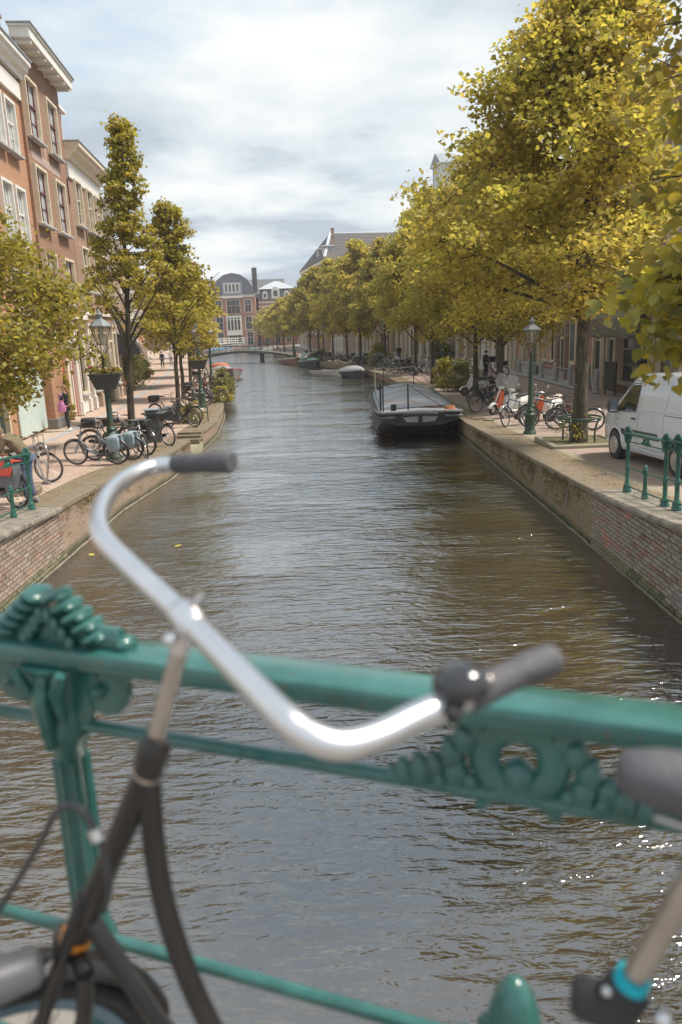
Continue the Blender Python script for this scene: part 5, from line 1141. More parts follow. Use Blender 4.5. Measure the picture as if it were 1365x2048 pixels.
PBL=mat('pale blue pannier cloth',(.25,.32,.355),.85,var=.15,scale=14); PRD=mat('red pannier flap',(.62,.07,.035),.6,var=.08); PGR=mat('grey pannier',(.12,.13,.14),.7,var=.2); PMR=mat('maroon pannier cloth',(.10,.045,.045),.85,var=.2)
# left bank, near
B('grey blue e-bike with pale blue pannier, front wheel leftmost of the lamp cluster',(-6.35,19.95),172,color='greyblue',kind='step',pannier=PBL,lean=R(-6))
B('second grey e-bike with pale blue pannier, just behind the leftmost one',(-6.15,20.75),170,color='grey',kind='step',pannier=PBL,lean=R(-5),saddle=BRS)
B('third e-bike of the lamp cluster with striped child seat behind the pale panniers',(-5.95,21.7),160,color='silver',kind='step',lean=R(-5),basket=True,crate=True)
B('dark bicycle with child seat leaning inside the left tree guard',(-6.9,23.0),15,color='black',kind='diamond',lean=R(5),crate=True)
B('dark grey city bike with black front bag facing right by the grey bin',(-5.75,23.9),-28,color='grey',kind='step',basket=True,lean=R(6),steer=R(-10))
B('white wheeled mountain bike standing behind the pale pannier cluster',(-5.55,21.3),-62,color='white',kind='diamond',lean=R(4))
B('black omafiets leaning on the guard of the leaning tree',(-6.0,29.4),-18,color='black',kind='oma',lean=R(6),steer=R(-14),pannier=PGR)
B('black bike behind the omafiets at the leaning tree',(-6.2,30.5),-12,color='black',kind='oma',lean=R(-6),saddle=BRS,carrier=True)
B('dark bike with purple bag leaning on the planted lamp post',(-7.0,38.6),-25,color='navy',kind='oma',crate=True,lean=R(5))
B('grey bike with front wheel turned to the water beside the planted lamp post',(-6.3,39.6),-20,color='grey',kind='step',lean=R(5),steer=R(-20))
B('black bike hung upright on the quay beyond the planted lamp post',(-7.0,46.0),-35,color='black',kind='step',lean=R(14),basket=True,lod=1)
B('red bike lying against the quay plants on the left bank',(-7.9,45.0),-18,color='red',kind='oma',lean=R(8),lod=1)
B('black bike next to the tallest quay plant on the left bank',(-8.3,50.0),-30,color='black',kind='oma',lean=R(6),lod=1)
B('farthest black bike on the left bank near the orange covered boat',(-11.4,66.0),-40,color='black',kind='oma',lean=R(6),lod=1)
B('pale mint bicycle with black crate against the pier of the orange brick house',(-11.9,30.6),62,color='mint',kind='oma',basket=True,lean=R(6),rimc=SIL)
B('brown saddled bicycle standing at the mint garage door',(-11.9,28.0),70,color='black',kind='diamond',saddle=BRS,lean=R(-4))
hw=B('white transport bicycle with black front carrier locked to the steel hoop',(-7.15,17.35),-14,color='white',kind='oma',carrier=True,lean=R(4),steer=R(8),rimc=SIL)
B('bicycle with red topped grey pannier held by the man at the left railing',(-6.55,14.35),150,color='black',kind='oma',lean=R(3),saddle=BRS)
rp_=thing('bicycle_bag','red flapped grey pannier bag hanging beside the left railing','bag',(-6.15,14.05,gz(14.05)+.42),R(-28))
part('bag_body',M().loft([[(-.20,-.09,0),(.20,-.09,0),(.20,.09,0),(-.20,.09,0)],[(-.24,-.12,.2),(.24,-.12,.2),(.24,.12,.2),(-.24,.12,.2)],[(-.22,-.08,.46),(.22,-.08,.46),(.22,.08,.46),(-.22,.08,.46)]]),PGR,rp_,smooth=20)
part('flap',M().loft([[(-.25,.11,.50),(.25,.11,.50),(.25,.12,.48),(-.25,.12,.48)],[(-.25,-.10,.54),(.25,-.10,.54),(.25,-.08,.50),(-.25,-.08,.50)],[(-.25,-.16,.34),(.25,-.16,.34),(.25,-.14,.33),(-.25,-.14,.33)],[(-.22,-.17,.24),(.22,-.17,.24),(.22,-.15,.24),(-.22,-.15,.24)]]),PRD,rp_,smooth=20)
# right bank, near
B('black bike with white front rack next to the orange moped',(6.1,30.6),190,color='black',kind='oma',carrier=True,lean=R(5),steer=R(10))
B('navy blue bicycle with thin wheels in front of the mopeds',(6.05,25.6),215,color='navy',kind='diamond',lean=R(7),steer=R(18))
B('black bike with maroon panniers parked by the near right lamp post',(6.75,24.5),164,color='black',kind='diamond',pannier=PMR,lean=R(5),steer=R(22))
B('black bike behind the maroon panniers next to the tree guard',(7.35,23.6),158,color='grey',kind='oma',lean=R(-5))
# right bank rows behind the barge
rb=[(6.0,56.5,5,'black','last bike of the barge side row with its round wheel to the street'),(5.6,58.2,12,'darkgreen','dark green bike second from the street in the barge side row'),(5.2,59.4,20,'black','black bike with crate in the middle of the barge side row'),(4.9,60.6,200,'silver','silver bike in the barge side row facing the water'),(4.7,61.8,205,'grey','grey bike beside the silver one in the barge side row'),(4.4,62.8,30,'black','black bike nearest the ropes of the barge'),(4.1,64.2,200,'navy','navy bike at the far end of the barge side row'),
(3.3,71.6,210,'black','black bike in the cluster above the covered boats'),(3.0,72.8,20,'silver','silver bike in the cluster above the covered boats'),(2.7,74.0,205,'black','black bike with basket in the cluster above the covered boats'),(2.2,75.2,195,'grey','grey bike last in the cluster above the covered boats'),(.5,80.5,210,'black','black bike leaning by the slim tree'),(-.1,82,20,'silver','silver bike by the slim tree'),(-.7,84,200,'navy','navy bike near the green canopied boat'),(-2.8,90.5,200,'white','white bike near the wooden boats')]
for i,(x,y,d,c_,lab) in enumerate(rb): B(lab,(x,y),d,color=c_,kind=['oma','step','diamond'][i%3],lod=1,lean=R(random.uniform(-7,7)),basket=(i%4==2),crate=(i%5==2))
for x,y,d,c_,k_,lab in [(6.9,25.4,170,'silver','diamond','silver bicycle just behind the near right lamp post'),(6.5,34.0,200,'black','oma','black bicycle between the black front rack bike and the classic scooter'),(6.8,35.2,205,'darkgreen','step','dark green bicycle behind the classic white scooter')]:
    B(lab,(x,y),d,color=c_,kind=k_,lean=R(random.uniform(-6,6)),steer=R(random.uniform(-18,18)),crate=(k_=='step'))
for i,(x,y,d,c_,lab) in enumerate([(6.1,54.6,8,'silver','silver bike first in the barge side row, near the green lamp'),(5.4,57.2,185,'black','black bike facing the street in the barge side row'),(5.0,58.6,195,'navy','navy bike pressed against the crate bike in the barge side row'),(4.6,60.2,15,'silver','silver bike at the quay edge of the barge side row'),(4.2,63.4,25,'grey','grey bike wedged between the last bikes of the barge side row'),(3.6,70.4,15,'darkgreen','dark green bike next to the bright yellow bush'),(2.9,71.2,200,'grey','grey bike at the water side of the covered boat cluster'),(2.4,73.2,25,'navy','navy bike at the water side of the covered boat cluster'),(1.8,76.4,205,'black','black bike alone between the cluster and the slim tree'),(1.1,78.4,15,'black','black bike before the slim tree'),(-1.3,85.4,205,'silver','silver bike between the green canopied boat and the lamp'),(-2.1,88.4,20,'black','black bike beside the white headed lamp post')]):
    B(lab,(x,y),d,color=c_,kind=['oma','step','diamond'][i%3],lod=1,lean=R(random.uniform(-7,7)),basket=(i%3==1),crate=(i%4==2))
for i,(x,y,d,c_,lab) in enumerate([(-7.3,40.8,-30,'black','black bike just beyond the planted lamp post, wheel over the weeds'),(-7.6,42.0,-35,'silver','silver bike under the lime tree beyond the planted lamp post'),(-9.0,52.6,-35,'grey','grey bike beside the low bush on the left quay'),(-9.6,56.0,-40,'black','black bike by the lime tree over the left quay bikes'),(-7.2,32.6,-20,'grey','grey bike behind the trunk of the leaning tree')]):
    B(lab,(x,y),d,color=c_,kind=['oma','step','diamond'][i%3],lod=1,lean=R(6),crate=(i%2==0))
# ================================================================== SCOOTERS
def scooter(label,loc,rz,paint,seat=RUB,leg=None,screen=False,steer=0):
    t=thing('motor_scooter',label,'scooter',(loc[0],loc[1],gz(loc[1])),rot=(R(-5),0,rz),group='mopeds and scooters parked on the right quay')
    def wheel(x):
        w=part('wheel',bm('mwheel|',lambda:M().ring((0,0,0),.165,.055,24,10,'y',.9),60),RUB,t,(x,0,.22)); part('rim',bm('mrim|',lambda:M().lathe([(.02,-.03),(.11,-.03),(.12,0),(.11,.03),(.02,.03)],14,Rm=Matrix.Rotation(PI/2,3,'X'))),SIL,w); return w
    wheel(-.60); wheel(.66)
    def rear():
        m=M(); S_=[]
        for x,w,zb,zt in ((-.95,.03,.52,.66),(-.90,.14,.42,.74),(-.75,.21,.34,.80),(-.55,.23,.30,.80),(-.35,.22,.28,.76),(-.15,.17,.26,.66),(-.08,.10,.25,.55)):
            S_.append([(x,math.cos(a)*w,(zb+zt)/2+math.sin(a)*(zt-zb)/2) for a in np.linspace(0,2*PI,15)[:14]])
        m.loft(S_); return m
    part('rear_body',bm('rear_body|',rear,60),paint,t)
    part('floorboard',bm('floor|',lambda:M().box((.10,0,.27),(.50,.34,.06),bev=.02)),paint,t)
    def shield():
        return M().loft([[(.30+dx,y_*w,z) for y_,dx in ((-1,-.03),(-.6,.05),(0,.08),(.6,.05),(1,-.03),(.6,.015),(0,.035),(-.6,.015))] for z,w,dx0 in ((.27,.15,0),(.45,.19,0),(.65,.21,0),(.82,.16,0),(.92,.09,0))])
    def tilt(m): return m.xf(lambda v:(v[0]-(v[2]-.27)*.28+.12,v[1],v[2]))
    part('leg_shield',bm('shield|',lambda:tilt(shield()),50),leg or paint,t)
    part('front_mudguard',bm('fmg|',lambda:M().loft([[(.66+math.cos(a)*(.235+d),y_,.22+math.sin(a)*(.235+d)) for y_,d in ((-.085,-.02),(-.06,.03),(0,.05),(.06,.03),(.085,-.02),(0,.03))] for a in np.linspace(R(15),R(150),9)]),50),paint,t)
    part('steering_column',bm('scol|',lambda:M().tube([(.64,0,.24),(.52,0,.5),(.28,0,.98)],.03,8)),SIL,t)
    h=part('handlebar_housing',bm('hous|',lambda:M().loft([[(.24+x,math.cos(a)*w,1.02+math.sin(a)*hh) for a in np.linspace(0,2*PI,11)[:10]] for x,w,hh in ((-.07,.09,.03),(-.02,.15,.05),(.05,.12,.07),(.10,.07,.06),(.115,.03,.03))]),60),paint,t)
    part('handlebar',bm('mhb|',lambda:M().tube([(.12,-.34,1.04),(.2,-.2,1.03),(.22,0,1.02),(.2,.2,1.03),(.12,.34,1.04)],.017,8)),RUB,t)
    part('headlight',bm('mhl|',lambda:M().tube([(.33,0,1.01),(.365,0,1.01),(.37,0,1.01)],[.06,.055,.03],14)),GL2,t)
    for s in (-1,1): part('mirror',bm('mmir|%d'%s,lambda:M().tube([(.2,s*.18,1.05),(.22,s*.26,1.22)],.006,5).ball((.23,s*.27,1.26),(.03,.11,.08),10,6)),SIL,t)
    part('seat',bm('mseat|',lambda:M().loft([[(x,math.cos(a)*w,zc+math.sin(a)*hh) for a in np.linspace(0,2*PI,11)[:10]] for x,w,zc,hh in ((-.92,.06,.84,.03),(-.85,.13,.84,.055),(-.6,.15,.82,.06),(-.4,.14,.80,.05),(-.2,.11,.79,.045),(-.12,.05,.77,.03))]),60),seat,t)
    part('tail_light',bm('mtl|',lambda:M().ball((-.95,0,.66),(.05,.12,.08),10,6)),mat('tail light red',(.45,.03,.03),.3),t)
    part('exhaust',bm('mex|',lambda:M().tube([(-.3,-.16,.22),(-.5,-.17,.22),(-.82,-.17,.26)],[.02,.045,.045],10)),SIL,t)
    part('stand',bm('mst|',lambda:M().tube([(-.25,.12,.2),(-.28,.2,0)],.012,6).tube([(-.25,-.12,.2),(-.28,-.2,0)],.012,6)),RUB,t)
    if screen: part('windscreen',bm('msc|',lambda:M().loft([[(.33-z*.18,y_,1.02+z) for y_,in ((-w,),(-w*.5,),(0,),(w*.5,),(w,))]+[(.325-z*.18,y_,1.02+z) for y_,in ((w,),(w*.5,),(0,),(-w*.5,),(-w,))] for z,w in ((0,.16),(.2,.24),(.42,.24),(.55,.16))]),50),clearglass('scooter screen'),t)
    return t
SW=mat('white scooter paint',(.66,.66,.62),.25,coat=.6,var=.04); SO=mat('orange scooter panel',(.62,.10,.02),.3,coat=.5,var=.05); SB=mat('beige seat vinyl',(.48,.41,.33),.5)
scooter('white classic scooter seen side on, facing the water, by the barge stern ropes',(7.0,38.6),R(196),SW)
scooter('rear end of a white scooter half hidden by the hydrangea bush',(7.3,43.2),R(25),SW)
scooter('white moped with bright orange leg shield and clear windscreen',(6.45,29.8),R(222),SW,leg=SO,screen=True)
scooter('all white moped with clear windscreen beside the orange one',(6.55,28.5),R(224),SW,screen=True)
scooter('white moped with beige seat behind the near right lamp post',(7.2,26.8),R(218),SW,seat=SB,leg=SO)
# ================================================================== STREET LAMPS
LG=mat('dark green lamp paint',(.018,.06,.045),.5,var=.4,scale=14,bump=.15,col2=(.05,.09,.06)); LRF=mat('grey zinc lamp roof',(.22,.24,.25),.5,.3,var=.15); LGL=clearglass('lamp glass',(.93,.90,.84),.22)
def lamp(label,loc,planter=None,h=3.9,flower=None):
    t=thing('street_lamp',label,'street lamp',(loc[0],loc[1],gz(loc[1])),0,'old green lamp posts along the canal'); k=h/3.9
    part('post',bm('lamppost|',lambda:M().lathe([(.22,0),(.22,.06),(.19,.10),(.17,.14),(.17,.62),(.20,.66),(.20,.70),(.14,.74),(.12,.80),(.15,.84),(.105,.90),(.085,1.0),(.075,1.6),(.072,2.2),(.06,2.6),(.055,2.72),(.085,2.76),(.06,2.80),(.05,2.84)],14),40),LG,t)
    lc=part('lantern_frame',bm('lant|',lambda:LANT(),30),LG,t); 
    part('lantern_glass',bm('lantg|',lambda:M().lathe([(.135,3.12),(.262,3.56)],6),10),LGL,lc)
    part('lantern_roof',bm('lantr|',lambda:M().lathe([(.31,3.57),(.30,3.60),(.15,3.73),(.085,3.77),(.085,3.86),(.11,3.87),(.10,3.90),(.05,3.93),(.04,3.97),(.025,4.0),(.005,4.04)],6),20),LRF,lc)
    part('lamp_bulb',bm('lantb|',lambda:M().lathe([(.02,3.15),(.03,3.35),(.05,3.40),(.05,3.5),(.02,3.55)],8)),WHT,lc)
    return t
def LANT():
    m=M()
    for i in range(6):
        a=i*PI/3; m.tube([(math.cos(a)*.135,math.sin(a)*.135,3.12),(math.cos(a)*.268,math.sin(a)*.268,3.57)],.011,4)
        b=a+PI/6
        if i%2==0 or True: m.tube(sm([(math.cos(a)*.04,math.sin(a)*.04,2.82),(math.cos(a)*.10,math.sin(a)*.10,2.92),(math.cos(a)*.18,math.sin(a)*.18,3.02),(math.cos(a)*.15,math.sin(a)*.15,3.12)],3),.009,5)
    m.lathe([(.14,3.10),(.14,3.125)],6).lathe([(.27,3.555),(.275,3.575)],6); return m
def planter(label,loc,z,rz,seed):
    t=thing('flower_planter',label,'planter',(loc[0],loc[1],gz(loc[1])+z),rz,'planters on the left lamp posts')
    pl=mat('charcoal planter',(.055,.052,.05),.7,var=.12)
    m=M().loft([[(-.26,-.17,0),(.26,-.17,0),(.26,.17,0),(-.26,.17,0)],[(-.40,-.24,.38),(.40,-.24,.38),(.40,.24,.38),(-.40,.24,.38)]]); m.box((0,0,.40),(.86,.54,.04),bev=.01); part('tub',m,pl,t,smooth=0)
    rng=np.random.default_rng(seed); cs=[(rng.uniform(-.42,.42),rng.uniform(-.25,.25),.42+rng.uniform(0,.16)) for i in range(36)]
    part('foliage',leafmesh(cs,.06,22,.05,rng),BUSHY,t,smooth=0)
    for mt_,k0 in ((REDF,0),(WHF,1)):
        f=M()
        for c in cs[k0::3]: f.ball((c[0]+(-.1 if k0==0 else .05),c[1]*1.1,c[2]+.05),(.055,.055,.045),6,4)
        part('flowers',f,mt_,t,kind='stuff')
lamp('green lamp post with charcoal flower planter beside the grey e-bikes',(-6.22,21.0))
planter('charcoal planter with red and white flowers on the nearest left lamp',(-6.22,20.98),1.92,R(8),1)
lamp('second green lamp post with planter further along the left bank',(-6.58,37.6))
planter('brown grey planter of mixed flowers on the second left lamp',(-6.58,37.58),1.86,R(4),2)
planter('small far planter right behind the second left lamp',(-8.0,50.0),2.6,R(4),3)
lamp('third lamp post on the left bank behind the hanging planter',(-8.0,50.05))
lamp('green lamp post among the mopeds in front of the arched doorway',(5.83,23.1)).scale=(.9,.9,.86)
lamp('green lamp post beside the yellow green bush, middle of the right bank',(7.06,51.2))
lamp('slim lamp post by the bright yellow bush on the right bank',(4.5,73.0))
lamp('white headed lamp post near the wooden boats',(-1.2,86.5)); lamp('farthest lamp post beside the footbridge on the right bank',(-5.2,101))
# ================================================================== TREE GUARDS, BIN, HOOP, BOLLARDS
def guard(label,loc,r=.52,h=.72):
    t=thing('tree_guard',label,'tree guard',(loc[0],loc[1],gz(loc[1])),0,'round iron tree guards')
    part('ring',M().ring((0,0,h),r,.026,36,8,'z').ring((0,0,h-.07),r-.02,.018,36,8,'z'),LG,t)
    for i in range(4):
        a=PI/4+i*PI/2; c,s=math.cos(a),math.sin(a); part('leg',M().tube(sm([(c*(r),s*(r),h),(c*(r-.06),s*(r-.06),h-.16),(c*(r-.10),s*(r-.10),h-.35),(c*(r-.10),s*(r-.10),0)]),.026,8),LG,t)
    return t
guard('round green tree guard on a raised kerb beside the white van',(6.45,20.35),.56)
guard('round green tree guard around the pointed tree behind the e-bikes',(-6.5,24.2),.60)
kb=thing('tree_pit','square stone kerbed tree pit with soil and weeds, right bank','tree pit',(6.45,20.35,gz(20.35)),0)
for c,d in (((0,-.85,.05),(1.9,.16,.14)),((0,.85,.05),(1.9,.16,.14)),((-.87,0,.05),(.16,1.53,.14)),((.87,0,.05),(.16,1.53,.14))): part('kerb_stone',M().box(c,d,bev=.02),kerbm,kb,smooth=20)
part('soil',M().box((0,0,.02),(1.58,1.54,.10)),mat('tree pit soil',(.12,.10,.06),.95,scale=8,var=.4,bump=.8,col2=(.2,.18,.08)),kb)
gd=thing('guard_rail','low green tubular guard rail by the leaning tree on the left bank','rail',(-6.1,31.0,.58),R(-8))
part('rail',M().tube([(-.9,0,0),(-.9,0,.62),(-.85,0,.66),(.85,0,.66),(.9,0,.62),(.9,0,0)],.024,8).tube([(-.9,0,.4),(.9,0,.4)],.018,8),LG,gd)
bn=thing('litter_bin','dark grey square litter bin behind the left tree guard','bin',(-6.0,24.95,gz(24.95)),R(10)); part('bin_body',M().box((0,0,.52),(.46,.46,1.04),bev=.03),mat('charcoal bin',(.06,.065,.07),.5),bn); part('bin_lid',M().box((0,0,1.07),(.50,.50,.06),bev=.02),LEAD,bn)
part('slot',M().box((0,-.235,.86),(.32,.02,.12)),BLK,bn)
hp=thing('bike_hoop','bent stainless steel bike hoop in front of the white transport bicycle','bike rack',(-6.62,16.95,gz(16.95)),R(-35)); part('hoop',M().tube(sm([(.0,0,0),(-.14,0,.36),(-.24,0,.62),(-.17,0,.86),(0,0,.93),(.17,0,.86),(.22,0,.62),(.14,0,.36),(.03,0,0)]),.024,10),mat('dull stainless',(.42,.40,.38),.35,1),hp,smooth=60); part('foot_bracket',M().box((.03,0,.03),(.22,.10,.06),bev=.01),mat('rusty iron',(.2,.15,.12)),hp)
blk=thing('stone_block','low weathered stone block near the left railing','stone',(-6.7,15.6,gz(15.6)),R(10)); part('block',M().box((0,0,.06),(.9,.5,.16),bev=.03),copm,blk)
for x,y,h,lab in ((12.6,53.2,1.05,'pale granite bollard sixth from the near end, by the cyclist'),(12.6,50.3,1.05,'pale granite bollard left of the stone bench'),(12.62,47.5,1.05,'grey granite bollard left of the arched doorway window'),(12.6,44.4,1.1,'grey granite bollard before the window left of the arch'),(12.5,41.2,1.15,'grey granite bollard in front of the arched doorway'),(12.7,38.9,1.25,'tall weathered stone bollard right of the big tree trunk'),(12.45,36.9,1.15,'round topped stone bollard before the green door')):
    t=thing('bollard',lab,'bollard',(x,y,.57),0,'stone bollards before the red brick house'); part('shaft',M().lathe([(.17,0),(.17,.24),(.135,.28),(.135,h-.14),(.13,h-.06),(.09,h-.02),(.02,h)],12),GRY,t)
fr2=thing('chain_rail','thin iron rods linking the stone bollards','rail',(12.6,50.3,.57),R(-90)); 
for a,b in ((0.1,2.7),(2.9,5.8),(6.0,9.0)): part('rod',M().tube([(a,0,.86),(b,0,.86)],.018,6),SIL,fr2)
st_=thing('stone_bench','pale stone bench wall between bollards before the red brick house','bench',(12.9,51.8,.57),0); part('slab',M().box((0,0,.72),(.5,2.6,.12),bev=.02),GRY,st_); part('wall',M().box((0,0,.33),(.36,2.5,.66)),mat('pale stone',(.46,.46,.45),.8),st_)
ab=thing('menu_board','black framed menu board standing by the shop door behind the van','sign',(12.6,35.4,.6),R(-78)); part('frame',M().box((-.42,0,.75),(.06,.06,1.5)).box((.42,0,.75),(.06,.06,1.5)).box((0,0,1.47),(.78,.06,.06)).box((0,0,.22),(.78,.06,.06)),BLK,ab,smooth=0); part('board',M().box((0,0,.85),(.78,.03,1.18)),mat('slate board',(.05,.055,.06),.4,var=.3,scale=5),ab,smooth=0)
def wchair(label,loc,rz,mt,cat='chair'):
    t=thing('chair',label,cat,loc,rz)
    part('seat',M().box((0,0,.45),(.44,.42,.04)),mt,t,smooth=0)
    for i in range(3): part('back_slat',M().box((0,.2,.6+i*.12),(.42,.02,.06)),mt,t,smooth=0)
    for x in (-.2,.2): part('leg',M().bar((x,-.18,0),(x,.2,.85),.035),mt,t,smooth=0); part('leg',M().bar((x,.22,0),(x,-.18,.45),.035),mt,t,smooth=0)
WD=mat('oiled wood',(.32,.15,.06),.6,var=.2,scale=8,stretch=(1,1,6))
wchair('folding wooden chair under the black awning, left one',(-13.0,47.0,.55),R(90),WD); wchair('folding wooden chair under the black awning, right one',(-12.9,48.3,.55),R(80),WD)
wt=thing('folding_table','small wooden folding table between the wooden chairs','table',(-12.9,47.65,.55)); part('table_top',M().box((0,0,.72),(.55,.55,.03)),WD,wt); part('leg',M().bar((-.22,0,0),(.22,0,.7),.035),WD,wt); part('leg',M().bar((.22,0.05,0),(-.22,.05,.7),.035),WD,wt)
wchair('beige canvas chair outside the white shop house on the right bank',(8.9,60.3,.55),R(-90),SB)
def hubcap(s):
    m=M().lathe([(.20,0),(.205,.02),(.19,.035),(.13,.03),(.10,.045),(.05,.055),(.01,.055)],28,(s*.085,0,0),Matrix.Rotation(s*PI/2,3,'Y'))
    for i in range(10):
        a=i*PI/5; m.ball((s*.118,math.cos(a)*.155,math.sin(a)*.155),(.012,.03,.03),6,5)
    return m
# ================================================================== VAN
VW=mat('white van paint',(.62,.65,.69),.22,coat=.7,var=.02); VPL=mat('dark grey bumper plastic',(.075,.07,.07),.65,var=.1); TYR=mat('van tyre',(.05,.045,.042),.85,var=.2)
vn=thing('van','white panel van parked beside the canal with dark grey side trim','van',(7.42,16.1,gz(16.1)),0)
vn.rotation_euler=(-math.atan(.033),0,R(4)); SC=.95
# profile stations along y (front +): half-width w, sill z, belt z, roof z
st_=[(-2.45,.80,.50,1.05,1.55),(-2.42,.93,.34,1.10,1.82),(-2.2,.95,.30,1.12,1.93),(-1.0,.955,.27,1.12,1.97),(.0,.955,.27,1.12,1.97),(.55,.955,.27,1.12,1.955),(.85,.95,.27,1.12,1.90),(1.15,.94,.27,1.11,1.66),(1.45,.93,.27,1.10,1.38),(1.70,.92,.27,1.08,1.16),(2.0,.89,.28,1.0,1.07),(2.25,.82,.30,.88,.98),(2.42,.70,.34,.70,.80),(2.47,.55,.42,.55,.62)]
secs=[]
for y,w,zs,zb,zr in st_:
    tw=w-.16*(1 if zr>1.3 else max(0,(zr-zb)/.3)*.8); tw=w-.17*min(1,max(0,(zr-zb)/.85))-.02
    h=[(w-.03,zs),(w,zs+.10),(w+.012,(zs+zb)/2+.05),(w-.005,zb),(tw+.03,zr-.14*min(1,(zr-zb)/.4)),(tw-.06,zr-.03*min(1,(zr-zb)/.4)),(tw-.25,zr)]
    secs.append([(x,y,z) for x,z in h]+[(-x,y,z) for x,z in h[::-1]])
body=M().loft(secs)
part('body',body,VW,vn,smooth=28)
def sidex(y,z):
    """outer half width of the body at station y, height z"""
    for (a,b) in zip(st_,st_[1:]):
        if a[0]<=y<=b[0]:
            k=(y-a[0])/(b[0]-a[0]); w=a[1]+(b[1]-a[1])*k; zs=a[2]+(b[2]-a[2])*k; zb=a[3]+(b[3]-a[3])*k; zr=a[4]+(b[4]-a[4])*k
            tw=w-.17*min(1,max(0,(zr-zb)/.85))-.02; q=[(w-.03,zs),(w,zs+.10),(w+.012,(zs+zb)/2+.05),(w-.005,zb),(tw+.03,zr-.14*min(1,(zr-zb)/.4))]
            for (x1,z1),(x2,z2) in zip(q,q[1:]):
                if z1<=z<=z2: return x1+(x2-x1)*(z-z1)/(z2-z1)
            return q[-1][0] if z>q[-1][1] else q[0][0]
    return .9
def sidepatch(name,poly,mt,off=.006,s=-1,th=.0,par=None,sub=1):
    """patch following the body side from a polygon in (y,z)"""
    pts=[]
    for (a,b) in zip(poly,poly[1:]+poly[:1]):
        for k in range(sub): t=k/sub; pts.append((a[0]+(b[0]-a[0])*t,a[1]+(b[1]-a[1])*t))
    o=[(s*(sidex(y,z)+off),y,z) for y,z in pts]; i_=[(s*(sidex(y,z)-.01),y,z) for y,z in pts]; n=len(o)
    m=M().add(o+i_,[tuple(range(n))]+[(k,(k+1)%n,n+(k+1)%n,n+k) for k in range(n)]); return part(name,m,mt,par or vn,smooth=20)
def sideline(name,pts,mt,r=.006,s=-1,closed=False):
    q=[]; 
    for (a,b) in zip(pts,pts[1:]+(pts[:1] if closed else [])):
        for k in range(6): t=k/6; q.append((a[0]+(b[0]-a[0])*t,a[1]+(b[1]-a[1])*t))
    if not closed: q.append(pts[-1])
    return part(name,M().tube([(s*(sidex(y,z)-.001),y,z) for y,z in q],r,5,closed=closed),mt,vn)
SEAM=mat('panel gap shadow',(.10,.105,.11),.8)
GLV=mat('van glass',(.03,.035,.035),.05,var=.2,spec=1.0)
for s in (-1,1):
    d_=sidepatch('door_window',[(.42,1.16),(1.42,1.13),(1.30,1.24),(.92,1.62),(.78,1.70),(.46,1.72)],GLV,.008,s,sub=3)
    sideline('window_seal',[(.40,1.14),(1.46,1.11),(1.32,1.25),(.92,1.66),(.78,1.74),(.44,1.75)],VPL,.011,s,True)
    sideline('door_seam',[(.36,1.78),(.34,1.2),(.33,.9),(.33,.42),(1.12,.40)],SEAM,.005,s); sideline('door_seam',[(1.47,1.10),(1.46,.85),(1.25,.75)],SEAM,.005,s)
    sideline('sliding_door_seam',[(.25,1.80),(.25,.42),(-.82,.40),(-.84,1.80)],SEAM,.005,s); sideline('rear_panel_seam',[(-2.1,1.75),(-2.1,.9)],SEAM,.005,s)
    sideline('swage_line',[(.30,1.22),(-2.3,1.22)],VW,.012,s); sideline('slide_rail',[(-.86,1.16),(-2.2,1.16)],SEAM,.008,s)
    sidepatch('side_trim',[(1.05,.62),(1.12,.74),(.60,.76),(-.62,.76),(-.70,.62)],VPL,.012,s,sub=4)
    sidepatch('sill',[(1.0,.31),(1.02,.36),(-.95,.36),(-.95,.31)],VW,.02,s,sub=4)
    sideline('fuel_flap' if s<0 else 'service_flap',[(-.42+.085*math.cos(a),.96+.085*math.sin(a)) for a in np.linspace(0,2*PI,13)[:12]],SEAM,.003,s,True)
    part('door_handle',M().box((s*(sidex(.45,1.0)+.025),.47,1.0),(.045,.17,.04),bev=.015),VPL,vn); part('door_handle',M().box((s*(sidex(.1,1.0)+.025),.13,1.0),(.045,.15,.04),bev=.015),VPL,vn) if s>0 else None
    part('side_repeater',M().box((s*(sidex(1.35,.95)+.004),1.36,.93),(.02,.05,.03)),mat('amber',(.5,.2,.03)),vn)
    mo=part('wing_mirror',M().loft([[(s*(1.0+dx),1.22+dy*f,1.24+dz*f) for dx,dy,dz in ((0,-.05,-.16),(.20,-.05,-.15),(.23,-.04,0),(.21,-.05,.14),(0,-.05,.14))] for f in (1,)]+[[(s*(1.01+dx*.9),1.22+.09,1.24+dz*.8) for dx,dz in ((0,-.16),(.2,-.15),(.23,0),(.2,.14),(0,.14))]]).bar((s*.92,1.24,1.14),(s*1.05,1.24,1.16),.06),VPL,vn,smooth=30)
    part('mirror_glass',M().box((s*1.11,1.165,1.24),(.17,.01,.24),bev=.0),mat('mirror',(.6,.65,.68),.03,1),mo)
for s in (-1,1):
    for y_ in (-1.42,1.42):
        # dark arch opening over the wheel
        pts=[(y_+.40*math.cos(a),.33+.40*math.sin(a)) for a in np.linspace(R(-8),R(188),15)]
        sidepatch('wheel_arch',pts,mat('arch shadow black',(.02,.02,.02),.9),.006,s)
        sideline('arch_lip',pts,VW if y_<0 else VW,.018,s)
        Wn=part('wheel',bm('vtyre|',lambda:M().lathe([(.20,-.095),(.29,-.10),(.325,-.085),(.335,-.05),(.335,.05),(.325,.085),(.29,.10),(.20,.095)],32,Rm=Matrix.Rotation(PI/2,3,'Y')),40),TYR,vn,(s*.865,y_,.325))
        part('hubcap',bm('vhub|%d'%s,lambda:hubcap(s),40),mat('brushed wheel trim',(.50,.48,.46),.4,.6,var=.15),Wn)
